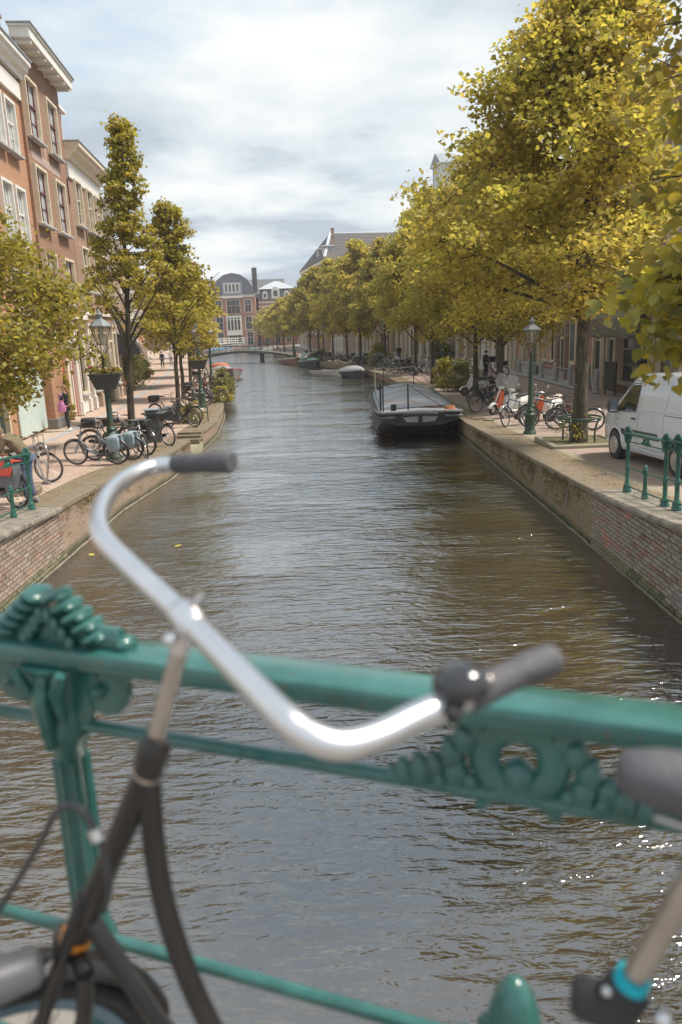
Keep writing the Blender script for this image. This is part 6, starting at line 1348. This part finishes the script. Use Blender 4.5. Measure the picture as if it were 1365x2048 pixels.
# ================================================================== BARGE
HUL=mat('black tarred hull',(.010,.009,.009),.5,var=.35,scale=3,bump=.1,col2=(.022,.02,.018)); DCK=mat('pale grey deck paint',(.36,.38,.41),.6,var=.12,scale=1.5,bump=.1,col2=(.28,.30,.32)); RUBG=mat('weathered grey rubbing strake',(.13,.13,.13),.8,var=.3,scale=6,bump=.4)
RBT=mat('rust red boot line',(.22,.08,.05),.8,var=.3); ROPE=mat('pale rope',(.50,.42,.30),.9,var=.2,scale=30); ROPO=mat('orange rope',(.42,.17,.07),.9,var=.2,scale=30); ROPB=mat('dark rope',(.08,.06,.055),.9)
bg_=thing('barge','black hulled barge with pale grey cover moored along the right quay','boat',(3.02,27.75,0),R(-1.2))
def hull(secs): return M().loft(secs,cap=True)
S_=[]
for y,wt,wb,zb,zt,wm_,zm in ((0,1.42,.80,.52,.98,1.36,.70),(.55,1.50,.80,.22,.96,1.44,.55),(1.35,1.53,.82,-.10,.92,1.50,.35),(1.9,1.54,1.0,-.4,.90,1.52,.2),(3,1.55,1.35,-.4,.88,1.54,0),(8,1.55,1.35,-.4,.88,1.54,0),(10,1.50,1.0,-.3,.92,1.45,.2),(11,1.25,.6,.1,.98,1.15,.5)):
    S_.append([(-wt,y,zt),(-wm_,y,zm),(-wb,y,zb),(wb,y,zb),(wm_,y,zm),(wt,y,zt)])
part('hull',hull(S_),HUL,bg_,smooth=15)
dk_=M(); dk_.loft([[(-w,y,zt),(w,y,zt),(w,y,zt+.05),(0,y,zt+.11),(-w,y,zt+.05)] for y,w,zt in ((.02,1.36,.985),(.55,1.44,.965),(1.9,1.48,.905),(8,1.49,.885),(10,1.44,.925),(10.95,1.2,.985))]); part('deck',dk_,DCK,bg_,smooth=15)
cv=M(); ys_=[1.2,1.25,3,5,7,9,9.9,10.0]
def cvsec(y,k): return [(-1.36*k if abs(x)==1 else x*1.36*k,y,.95+k*(.10+.30*(1-abs(x)**1.8))) for x in (-1,-.8,-.55,-.28,0,.28,.55,.8,1)]
cv.loft([[(a[0],a[1],a[2]) for a in cvsec(y,.8 if i in(0,7) else 1)]+[(1.36,y,.93),(-1.36,y,.93)] for i,y in enumerate(ys_)]); part('tarpaulin',cv,mat('pale blue grey tarpaulin',(.40,.42,.45),.55,var=.08,scale=1.2,bump=.15,bscale=3,col2=(.33,.35,.38)),bg_,smooth=40)
for y_ in (3.2,5.6,8.0): part('batten',M().tube([(a[0],a[1],a[2]+.006) for a in cvsec(y_,1)],.012,5),DCK,bg_)
gw=[(-1.2,11.05,1.0),(-1.52,10,.95),(-1.585,8,.90),(-1.585,3,.90),(-1.57,1.5,.93),(-1.52,.5,.97),(-1.44,-.05,1.0)]
gwm=[(-x,y,z) for x,y,z in gw][::-1]
part('gunwale_strake',M().tube(sm(gw+[(-.9,-.13,1.02),(0,-.16,1.03),(.9,-.13,1.02)]+gwm,3),.055,8),RUBG,bg_,smooth=60)
part('gunwale_strake',M().tube(sm([(x*1.01,y,z-.15) for x,y,z in gw]+[(-.9,-.10,.86)],3),.045,8).tube(sm([(.9,-.10,.86)]+[(x*1.01,y,z-.15) for x,y,z in gwm],3),.045,8),RUBG,bg_,smooth=60)
part('bow_fender',M().tube(sm([(-.62,-.15,.93),(-.3,-.20,.96),(0,-.21,.97),(.3,-.20,.96),(.62,-.15,.93)]),.085,8),RUB,bg_,smooth=60)
part('bow_fender_strap',M().box((0,-.03,.80),(.12,.10,.42)),HUL,bg_,smooth=0)
for s in (-1,1): part('bow_panel',M().prism([(s*.08,.86),(s*.66,.86),(s*.50,.66),(s*.08,.64)],-.022,.03,'y').xf(lambda v:(v[0],v[1]+(.8-v[2])*1.0*0+max(0,(.70-v[2]))*.3,v[2])),DCK,bg_,smooth=0)
for s in (-1,1): part('hull_seam',M().tube([(s*.78,-.01,.60),(s*.83,.55,.24),(s*.86,1.33,-.05)],.014,5),RUBG,bg_)
part('draught_line',M().tube([(-.82,.72,.16),(.82,.72,.16)],.010,5),RUBG,bg_); part('boot_line',M().tube([(-1.50,2.2,.03),(-1.20,1.55,.03),(-.84,1.12,.03),(.84,1.12,.03),(1.2,1.55,.03)],.02,5),RBT,bg_)
stn=[(-1.40,.95,1.05,.10),(-1.33,.35,1.0,.07),(-.42,.30,1.02,.075),(-1.3,10.3,1.2,.05),(-.9,9.9,1.15,.05),(.55,9.9,1.2,.05)]
for x,y,h,w in stn: part('stanchion',M().box((x,y,.97+h/2),(w*.75,w*.6,h)),BLK,bg_,smooth=0)
part('stanchion',M().lathe([(.09,0),(.09,.16),(.13,.17),(.13,.22),(.02,.24)],12,(-1.15,9.3,1.0)),BLK,bg_); part('hatch',M().box((-.95,.42,1.14),(.20,.10,.28)),BLK,bg_,smooth=0)
def sag(a,b,s,n=8): return [(a[0]+(b[0]-a[0])*i/n,a[1]+(b[1]-a[1])*i/n,a[2]+(b[2]-a[2])*i/n-s*4*(i/n)*(1-i/n)) for i in range(n+1)]
rp=thing('rope','dark and orange ropes strung between the posts on the barge bow','rope',(3.02,27.75,0),R(-1.2))
part('rope_strand',M().tube(sag((-1.33,.35,1.98),(-.42,.30,2.0),.08),.014,5).tube(sag((-.42,.30,2.0),(.95,.10,1.10),.03),.016,5),ROPB,rp)
part('rope_strand',M().tube(sag((-1.33,.35,1.42),(-.42,.30,1.45),.05),.011,5).tube(sag((-.42,.30,1.45),(.95,.12,1.12),.05),.011,5),ROPO,rp)
cm_=M()
for k in range(5): cm_.ring((1.12,.42,1.03+.028*k),.20-.012*k,.022,16,5,'z')
part('rope_coil',cm_,ROPO,rp)
rp2=thing('rope','pale mooring ropes around the stern posts of the barge','rope',(3.02,27.75,0),R(-1.2))
part('rope_strand',M().tube(sag((-1.3,10.3,2.1),(-.9,9.9,2.15),.05)).tube(sag((-.9,9.9,2.1),(.55,9.9,2.15),.06),.02,5).tube(sag((.55,9.9,2.15),(1.5,9.2,1.1),.0),.02,5).tube(sag((-1.3,10.3,2.1),(-1.35,8.6,1.1),.0),.025,5) if False else M().tube(sag((-1.3,10.3,2.1),(-.9,9.9,2.15),.05),.02,5).tube(sag((-.9,9.9,2.1),(.55,9.9,2.15),.06),.02,5).tube(sag((.55,9.9,2.15),(1.5,9.2,1.1),.0),.02,5).tube(sag((-1.3,10.3,2.1),(-1.35,8.6,1.1),.0),.025,5),ROPE,rp2)
part('rope_strand',M().tube(sag((-1.3,10.3,1.5),(-.9,9.9,1.6),.03),.018,5).tube(sag((-.9,9.9,1.55),(.55,9.9,1.6),.05),.018,5).tube(sag((.55,9.9,1.6),(1.35,8.9,1.05),.0),.018,5),ROPO,rp2)
cm_=M()
for k in range(4): cm_.ring((1.2,8.6,1.13+.04*k),.22-.02*k,.03,14,5,'z')
part('rope_coil',cm_,ROPE,rp2)
mr_=thing('rope','dark mooring line with shackle lying on the right quay','rope',(0,0,0)); part('rope_strand',M().tube([(4.5,28.2,1.0),(4.75,28.0,.70),(5.1,27.9,.64),(5.4,28.2,.63),(5.3,27.6,.64),(5.6,27.3,.645)],.018,5),ROPB,mr_)
sh=thing('shackle','small dark iron shackle on the quay stones near the abutment','shackle',(5.35,15.2,gz(15.2)+.02),R(30)); part('iron_loop',M().tube(sm([(-.22,0,.01),(-.12,.06,.02),(0,0,.02),(.06,-.05,.02),(.14,.02,.03),(.1,.08,.02)]),.013,6),mat('rusty iron',(.2,.15,.12)),sh)
# ================================================================== SMALL BOATS
def boat(label,loc,rz,L_,W_,H_,hm,rim,cover=None,canopy=None,group=None,open_=True,bowup=.25,engine=False):
    t=thing('boat',label,'boat',(loc[0],loc[1],0),rz,group); S_=[]; O=[]
    for k in range(9):
        u=k/8; w=W_/2*(math.sin(min(1,(u*1.05+.02))*PI/2)**.55 if u<.999 else 1)*(1 if u<.8 else 1-.12*(u-.8)/.2); zt=H_*(1+bowup*(1-u)**2*1.6); y=L_*u
        if k==0: w=.03
        S_.append([(-w,y,zt),(-w*.86,y+.0,zt*.45),(-w*.5,y,-.15),(w*.5,y,-.15),(w*.86,y,zt*.45),(w,y,zt)]); O.append((w,y,zt))
    if open_:
        m=M(); m.loft(S_,cap=False,closed=False); inn=[[(x*.93,y+.03,z*.0+max(z,.12)*.995) for x,y,z in q] for q in S_]; m.loft(inn,cap=False,closed=False)
        q=S_[-1]; m.add(q,[tuple(range(6))])
    else: m=M().loft(S_)
    part('hull',m,hm,t,smooth=40)
    g=[(-w,y,z) for w,y,z in O][::-1]+[(w,y,z) for w,y,z in O[1:]]
    part('gunwale',M().tube(g,.045,6),rim,t)
    if not cover:
        for u in (.35,.62): i=int(u*8); w,y,z=O[i]; part('thwart',M().box((0,y,z*.7),(w*1.8,.28,.05)),WD,t,smooth=0)
        part('floorboards',M().loft([[(-O[i][0]*.8,O[i][1],.10),(O[i][0]*.8,O[i][1],.10),(O[i][0]*.8,O[i][1],.13),(-O[i][0]*.8,O[i][1],.13)] for i in range(1,9)]),WD,t,smooth=0)
    else:
        cs_=[]
        for k,(w,y,z) in enumerate(O):
            hh=.12+.32*math.sin(PI*min(1,max(0,k/8)))+.05*random.random(); ww=w*1.04+.01
            cs_.append([(math.cos(a)*ww,y,z-.04+max(0,math.sin(a))*hh if a<=PI else z-.10) for a in list(np.linspace(0,PI,9))+[PI*1.5]])
        part('cover',M().loft(cs_),cover,t,smooth=50)
    if canopy:
        part('canopy',M().loft([[(math.cos(a)*W_*.46,y,H_+.35+math.sin(a)*.55) for a in np.linspace(0,PI,9)] for y in (L_*.35,L_*.8)],cap=False,closed=False),canopy,t,smooth=50)
        for y in (L_*.35,L_*.8):
            for s in (-1,1): part('canopy_post',M().tube([(s*W_*.46,y,H_),(s*W_*.46,y,H_+.36)],.02,5),SIL,t)
    if engine: part('outboard_motor',M().box((0,L_+.15,H_+.1),(.25,.3,.4),bev=.05).box((0,L_+.18,H_-.3),(.08,.12,.5)),BLK,t)
    return t
GH=mat('dull grey hull',(.15,.14,.13),.6,var=.2,scale=3); WHH=mat('off white hull',(.50,.49,.46),.5,var=.12,scale=3); TRP=mat('crumpled grey tarp',(.34,.33,.33),.7,var=.15,scale=4,bump=.5,bscale=6); WDH=mat('varnished brown hull',(.20,.09,.05),.45,var=.2,scale=4); BLH=mat('dark boat hull',(.04,.038,.04),.5,var=.2)
TEAL=mat('faded green canvas',(.20,.33,.29),.8,var=.12); ORC=mat('orange boat cover',(.50,.15,.05),.75,var=.15,bump=.3); RDC=mat('red boat fender',(.5,.06,.04),.6)
boat('dark boat under a crumpled grey tarp moored right of the pale skiff',(2.1,62.5),R(14),5.0,1.9,.50,BLH,TRP,cover=TRP)
boat('off white skiff moored just behind the tarp covered boat',(.55,66.0),R(30),4.6,1.5,.42,WHH,WHH)
boat('dark motor boat with faded green canvas near the right quay',(-2.0,84.0),R(15),5.2,2.1,.55,BLH,BLK,canopy=TEAL,cover=TEAL,engine=True)
boat('brown varnished wooden boat behind the green canvas boat',(-4.5,91.0),R(15),6.0,2.2,.6,WDH,WHT,canopy=None)
boat('dull grey open boat with red gunwale moored on the left bank',(-8.75,66.5),R(9),4.6,1.9,.70,GH,mat('red gunwale paint',(.35,.06,.05),.5),bowup=.3)
boat('boat with orange cover on the left bank before the footbridge',(-11.2,80),R(22),5.0,2.0,.5,BLH,RDC,cover=ORC)
boat('small boat with white and grey canvas behind the grey open boat',(-10.0,74),R(30),4.2,1.8,.45,WDH,WHH,cover=TRP)
boat('white cabin boat moored beyond the footbridge, right side',(-10.0,128),R(12),8,2.6,.8,WHH,WHH,cover=WHH)
boat('blue covered boat moored beyond the footbridge in the middle of the canal head',(-19.5,150),R(60),6,2.4,.7,WHH,WHH,cover=mat('blue canvas',(.10,.24,.42),.7))
boat('dark low boat moored under the far bank trees',(-14.0,142),R(15),7,2.4,.6,BLH,BLK,cover=TEAL)
# ================================================================== FOOTBRIDGES
fbm=mat('dark teal bridge steel',(.05,.062,.058),.55,var=.15); WOODD=mat('bridge deck planks',(.14,.12,.10),.85,var=.2)
ft=thing('footbridge','low arched steel footbridge crossing the canal with thin railings','bridge',(-18.8,108.5,0),math.atan2(-4.5,13.6)); Lb=14.3
arc=lambda u: .75+.75*math.sin(PI*u)**.9 if 0<u<1 else .75
m=M(); m.loft([[(Lb*u,-1,arc(u)),(Lb*u,1,arc(u)),(Lb*u,1,arc(u)-.28),(Lb*u,-1,arc(u)-.28)] for u in np.linspace(0,1,17)]); part('deck',m,fbm,ft,smooth=30)
m=M(); m.loft([[(Lb*u,-.9,arc(u)+.03),(Lb*u,.9,arc(u)+.03),(Lb*u,.9,arc(u)+.002),(Lb*u,-.9,arc(u)+.002)] for u in np.linspace(0,1,17)]); part('planking',m,WOODD,ft,smooth=30)
for s in (-1,1):
    part('handrail',M().tube([(Lb*u,s*.95,arc(u)+1.05) for u in np.linspace(0,1,17)],.035,6),fbm,ft); part('handrail',M().tube([(Lb*u,s*.95,arc(u)+.55) for u in np.linspace(0,1,17)],.02,5),fbm,ft)
    for u in np.linspace(0,1,9): part('baluster',M().tube([(Lb*u,s*.95,arc(u)-.1),(Lb*u,s*.95,arc(u)+1.08)],.035,6),fbm,ft)
part('pier',M().lathe([(.30,-.4),(.30,.9),(.36,.95),(.36,1.2),(.26,1.45)],10,(Lb*.66,0,0)),mat('timber pile',(.06,.05,.04),.9),ft)
db=thing('drawbridge','white railed bridge with red brick abutment beyond the footbridge','bridge',(-31,150,0),math.atan2(9,11.5))
part('abutment',M().box((5.2,0,.5),(6.5,3,1.6)),WCOL['red'],db,smooth=0); part('deck',M().box((7.5,0,1.55),(16,3.2,.3)),LEAD,db,smooth=0)
for s in (-1,1):
    for z in (1.9,2.35,2.8): part('rail',M().box((7.5,s*1.6,z),(16,.08,.09)),WHT,db,smooth=0)
    for i in range(12): part('baluster',M().box((.1+i*1.345,s*1.6,2.2),(.12,.12,1.3)),WHT,db,smooth=0)
# ================================================================== PEOPLE
SKN=mat('skin',(.50,.29,.20),.55,var=.05); HBR=mat('light brown hair',(.24,.13,.06),.7,var=.25,scale=18,stretch=(3,3,.6)); HDK=mat('dark hair',(.04,.03,.022),.7)
def skinobj(name,J,E_,root,mt,par,sub=2):
    me=bpy.data.meshes.new(name); ks=list(J); ix={k:i for i,k in enumerate(ks)}
    me.from_pydata([J[k][0] for k in ks],[(ix[a],ix[b]) for a,b in E_],[]); o=bpy.data.objects.new(name,me); C.objects.link(o); o.parent=par
    me.materials.append(mt); md=o.modifiers.new('skin','SKIN'); md.use_smooth_shade=True; sv=me.skin_vertices[0].data
    for k in ks: r=J[k][1]; sv[ix[k]].radius=r if isinstance(r,tuple) else (r,r)
    sv[ix[root]].use_root=True; s=o.modifiers.new('sub','SUBSURF'); s.levels=s.render_levels=sub; return o
def person(label,loc,rz,top,legs,pose=None,hair=HDK,shoes=RUB,scale=1,fingers=True,hood=False,longhair=False,helmet=None,lean=(0,0),sleeve=True,group=None,stride=0):
    """faces +y in its own frame"""
    t=thing('person',label,'person',loc,rz,group); t.scale=(scale,)*3
    P=dict(pel=(0,0,.93),sp=(0,-.005,1.10),ch=(0,.0,1.30),ub=(0,-.01,1.42),nk=(0,.0,1.50),hd0=(0,.015,1.57),hd1=(0,.025,1.645),hd2=(0,.01,1.72))
    for s,n in ((-1,'L'),(1,'R')):
        P.update({'sh'+n:(s*.17,-.01,1.41),'el'+n:(s*.235,-.03,1.14),'wr'+n:(s*.24,.05,.90),'hp'+n:(s*.085,0,.88),'kn'+n:(s*.10,.02+s*stride*.12,.49),'an'+n:(s*.105,-.02+s*stride*.26,.085),'to'+n:(s*.125,.12+s*stride*.26,.035)})
    if pose: P.update(pose)
    if lean!=(0,0):
        for k in list(P):
            x,y,z=P[k]
            if z>.93 and (pose is None or k not in pose): 
                d=z-.93; a=lean[1]; P[k]=(x,y*math.cos(a)+d*math.sin(a),.93+d*math.cos(a)-y*math.sin(a)*.0)
    Rr=dict(pel=(.115,.08),sp=(.095,.07),ch=(.105,.08),ub=(.09,.06),nk=.045,hd0=(.058,.07),hd1=(.076,.092),hd2=(.058,.072))
    for n in 'LR': Rr.update({'sh'+n:.045,'el'+n:.034,'wr'+n:.026,'hp'+n:.07,'kn'+n:.045,'an'+n:.032,'to'+n:(.034,.026)})
    J={k:(P[k],Rr[k]) for k in P}
    E_=[('pel','sp'),('sp','ch'),('ch','ub'),('ub','nk'),('nk','hd0'),('hd0','hd1'),('hd1','hd2')]
    for n in 'LR': E_+=[('ub','sh'+n),('sh'+n,'el'+n),('el'+n,'wr'+n),('pel','hp'+n),('hp'+n,'kn'+n),('kn'+n,'an'+n),('an'+n,'to'+n)]
    for s,n in ((-1,'L'),(1,'R')):
        w=Vector(P['wr'+n]); d=(w-Vector(P['el'+n])).normalized(); side=d.cross(Vector((0,1,.2))).normalized(); 
        pm_=w+d*.05; J['pm'+n]=(tuple(pm_),(.036,.018)); E_.append(('wr'+n,'pm'+n))
        if fingers:
            up=side.cross(d).normalized()
            for q,(off,l) in enumerate(((-.03,.062),(-.01,.075),(.010,.070),(.029,.055))):
                a=pm_+d*.035+side*off; b=a+d*l*.5+up*.008; c=b+d*l*.42+up*.022
                for nm,v,r in (('a',a,.0095),('b',b,.0085),('c',c,.007)): J['f%s%d%s'%(n,q,nm)]=(tuple(v),r)
                E_+=[('pm'+n,'f%s%da'%(n,q)),('f%s%da'%(n,q),'f%s%db'%(n,q)),('f%s%db'%(n,q),'f%s%dc'%(n,q))]
            a=w+d*.03+side*(-.034)+up*.01; b=a+d*.03-side*.02+up*.012; J['t%sa'%n]=(tuple(a),.011); J['t%sb'%n]=(tuple(b),.009); E_+=[('pm'+n,'t%sa'%n),('t%sa'%n,'t%sb'%n)]
    body=skinobj('body',J,E_,'pel',SKN,t)
    hd=Vector(P['hd1']); ax=(Vector(P['hd2'])-Vector(P['hd0'])).normalized(); fwd=Vector((0,1,0)); fwd=(fwd-ax*fwd.dot(ax)).normalized(); sd_=fwd.cross(ax)
    part('nose',M().tube([hd+fwd*.080+ax*.02,hd+fwd*.105-ax*.012,hd+fwd*.085-ax*.02],[.008,.013,.008],6),SKN,t)
    for s in (-1,1): part('eye',M().ball(hd+fwd*.083+ax*.012+sd_*s*.030,(.022,.014,.014),8,5),mat('dark eye',(.03,.02,.015),.3),t); part('ear',M().ball(hd+sd_*s*.078,(.02,.04,.06),8,5),SKN,t)
    part('mouth',M().tube([hd+fwd*.082-ax*.045-sd_*.022,hd+fwd*.089-ax*.047,hd+fwd*.082-ax*.045+sd_*.022],.005,5),mat('lips',(.35,.12,.10),.5),t)
    # garments
    g=dict(pel=(.150,.112),sp=(.138,.108),ch=(.155,.122),ub=(.135,.10),nk=(.066,.062)); J2={k:(P[k],g[k]) for k in g}; E2=[('pel','sp'),('sp','ch'),('ch','ub'),('ub','nk')]
    for n in 'LR':
        w=Vector(P['wr'+n]); e=Vector(P['el'+n]); J2.update({'sh'+n:(P['sh'+n],.074),'el'+n:(P['el'+n],.056),'wr'+n:(tuple(w.lerp(e,.06)),.040)}); E2+=[('ub','sh'+n),('sh'+n,'el'+n),('el'+n,'wr'+n)]
    skinobj('jacket',J2,E2,'ch',top,t)
    J3={'pel':(tuple(Vector(P['pel'])+Vector((0,0,.02))),(.140,.102))}; E3=[]
    for n in 'LR':
        J3.update({'hp'+n:(P['hp'+n],.094),'kn'+n:(P['kn'+n],.064),'an'+n:(tuple(Vector(P['an'+n])+Vector((0,0,.03))),.050)}); E3+=[('pel','hp'+n),('hp'+n,'kn'+n),('kn'+n,'an'+n)]
    skinobj('trousers',J3,E3,'pel',legs,t)
    for n in 'LR':
        a=Vector(P['an'+n]); part('shoe',M().loft([[(a.x+math.cos(b)*w,a.y+y,max(.0,zc+math.sin(b)*h)) for b in np.linspace(0,2*PI,9)[:8]] for y,w,zc,h in ((-.09,.03,.05,.04),(-.06,.042,.06,.06),(0,.045,.06,.06),(.08,.048,.04,.04),(.15,.045,.03,.028),(.185,.025,.025,.02))]),shoes,t,smooth=50)
    if helmet: part('helmet',M().ball(hd+ax*.045-fwd*.012,(.20,.25,.19),14,9),helmet,t,smooth=60)
    elif hood: part('hood',M().ball(hd+ax*.02-fwd*.03,(.22,.235,.27),14,9),top,t,smooth=60)
    else: part('hair',M().ball(hd+ax*.035-fwd*.022,(.175,.205,.20),14,9),hair,t,smooth=60)
    if longhair: part('long_hair',M().tube(sm([hd+ax*.06-fwd*.05,hd-fwd*.085-ax*.05,hd-fwd*.10-ax*.16,hd-fwd*.085-ax*.30]),[.07,.08,.085,.085,.082,.08,.075,.07,.065,.06,.05,.04,.02],10,sy=.6),hair,t,smooth=60)
    return t
BLKC=mat('black cloth',(.022,.021,.024),.9,var=.2); OLV=mat('olive hoodie cloth',(.155,.125,.075),.95,var=.15,scale=20,bump=.2); DNM=mat('blue denim',(.07,.10,.17),.9,var=.2,scale=20); PNK=mat('pink cloth bag',(.46,.17,.34),.85,var=.12,scale=20); NAVC=mat('navy cloth',(.04,.05,.09),.9); LBL=mat('light blue cloth',(.30,.38,.50),.9); GRC=mat('grey cloth',(.2,.2,.2),.9)
wp=dict(shL=(-.165,0,1.40),elL=(-.20,.17,1.22),wrL=(-.06,.20,1.43),shR=(.165,0,1.40),elR=(.20,.15,1.20),wrR=(.04,.22,1.41))
person('woman in black jumper and leggings with pink shoulder bag, hands raised to her face',(-10.4,29.6,.60),R(105),BLKC,BLKC,pose=wp,hair=HBR,shoes=WHT,longhair=True)
bagt=thing('shoulder_bag','pink cloth shoulder bag hanging from the woman in black','bag',(-10.50,29.38,1.36),R(10))
part('bag_body',M().loft([[(math.cos(a)*w,math.sin(a)*.07,z) for a in np.linspace(0,2*PI,13)[:12]] for z,w in ((0,.13),(.05,.17),(.2,.155),(.36,.10),(.40,.06))]),PNK,bagt,smooth=60); part('strap',M().tube(sm([(-.06,0,.38),(-.03,-.0,.58),(.06,.06,.70),(.12,.02,.55),(.07,0,.38)]),.016,6),PNK,bagt)
mp_=dict(sp=(0,.06,1.09),ch=(0,.21,1.22),ub=(0,.30,1.28),nk=(0,.37,1.31),hd0=(0,.43,1.32),hd1=(0,.50,1.345),hd2=(0,.545,1.39),shL=(-.18,.27,1.27),elL=(-.24,.38,1.02),wrL=(-.14,.56,.95),shR=(.18,.27,1.27),elR=(.24,.36,1.02),wrR=(.12,.55,.97))
mn=person('man in olive hooded jacket and jeans leaning over a bicycle at the left railing',(-6.03,14.55,gz(14.55)),R(78),OLV,DNM,pose=mp_,hood=True,shoes=GRC)
part('backpack_strap',M().tube([(.11,.20,1.32),(.15,.30,1.20),(.14,.22,1.08)],.022,6),BLKC,mn)
cp=person('helmeted cyclist in black beside a bicycle with pink child seat',(9.7,50.0,.55),R(-60),BLKC,BLKC,helmet=mat('dark helmet',(.05,.05,.055),.3))
B('black bicycle with pink child seat held by the helmeted cyclist',(10.4,50.2),188,color='red',kind='oma',carrier=True,lod=1,crate=True)
ch_=thing('child_seat','pink and black child seat on the held bicycle','child seat',(10.15,50.18,1.55)); part('seat_shell',M().loft([[(-.16,-.16,0),(.16,-.16,0),(.16,.16,0),(-.16,.16,0)],[(-.2,-.2,.35),(.2,-.2,.35),(.2,.2,.35),(-.2,.2,.35)]]),BLKC,ch_,smooth=20); part('cushion',M().box((0,0,.34),(.3,.3,.1),bev=.03),PNK,ch_)
person('person in dark jacket standing among the bikes beyond the barge',(6.05,73.5,.55),R(190),BLKC,DNM,hair=mat('pale cap',(.4,.38,.35),.8),fingers=False)
pl_=[(-18.45,83.3,'walker in dark navy jacket on the left pavement by the shop boxes',NAVC,BLKC,170,.3),(-18.9,90,'walker in pale shirt just behind the navy one',WHF,GRC,175,.2),(-20.8,105,'walker in light blue at the far left street, leftmost of the group',LBL,GRC,170,.5),(-20.0,112,'walker in dark clothes left in the far street pair',NAVC,DNM,10,.5),(-18.3,106,'walker in dark jacket right in the far street pair',BLKC,DNM,5,.4),(-17.3,102,'walker in light blue with white bag nearest of the far group',LBL,DNM,0,.5)]
for x,y,lab,a,b,r_,sd2_ in pl_: person(lab,(x,y,.55),R(r_),a,b,fingers=False,stride=sd2_,scale=1.03)
# floating leaves on the water
FL_=leafmat('yellow floating leaf',[(.45,.42,.08),(.40,.36,.06)],.1)
lm=leafmesh([(0,0,0)],.0001,1,.16,np.random.default_rng(2),shape='lime',name='floating_leaf')
for (x,y,lab) in ((-5.0+.15,14.2,'yellow leaf floating near the left quay wall'),(-3.25,14.6,'yellow leaf floating left of mid canal behind the handlebar')):
    fl2=M().add([(-.09,0,.008),(-.05,.05,.012),(.02,.055,.010),(.10,0,.008),(.02,-.05,.014),(-.05,-.045,.01)],[(0,1,2,3,4,5)]); solo('floating_leaf',fl2,FL_,lab,'leaf',(x,y,.012),random.random()*3)

# ------------------------------------------------------------------ thin haze volume, added to fade the distance and lift dark tones
hz=M().box((-10,240,12.3),(680,780,29)); hz_=part('haze',hz,None,None,kind='stuff',smooth=0) if False else None
HM=bpy.data.materials.new('air'); HM.use_nodes=True; t=HM.node_tree; t.nodes.clear(); o=t.nodes.new('ShaderNodeOutputMaterial'); v=t.nodes.new('ShaderNodeVolumePrincipled')
v.inputs['Density'].default_value=.0006; v.inputs['Color'].default_value=(.93,.95,1,1); v.inputs['Anisotropy'].default_value=.1; t.links.new(v.outputs[0],o.inputs['Volume'])
part('haze',hz,HM,None,kind='stuff',smooth=0)
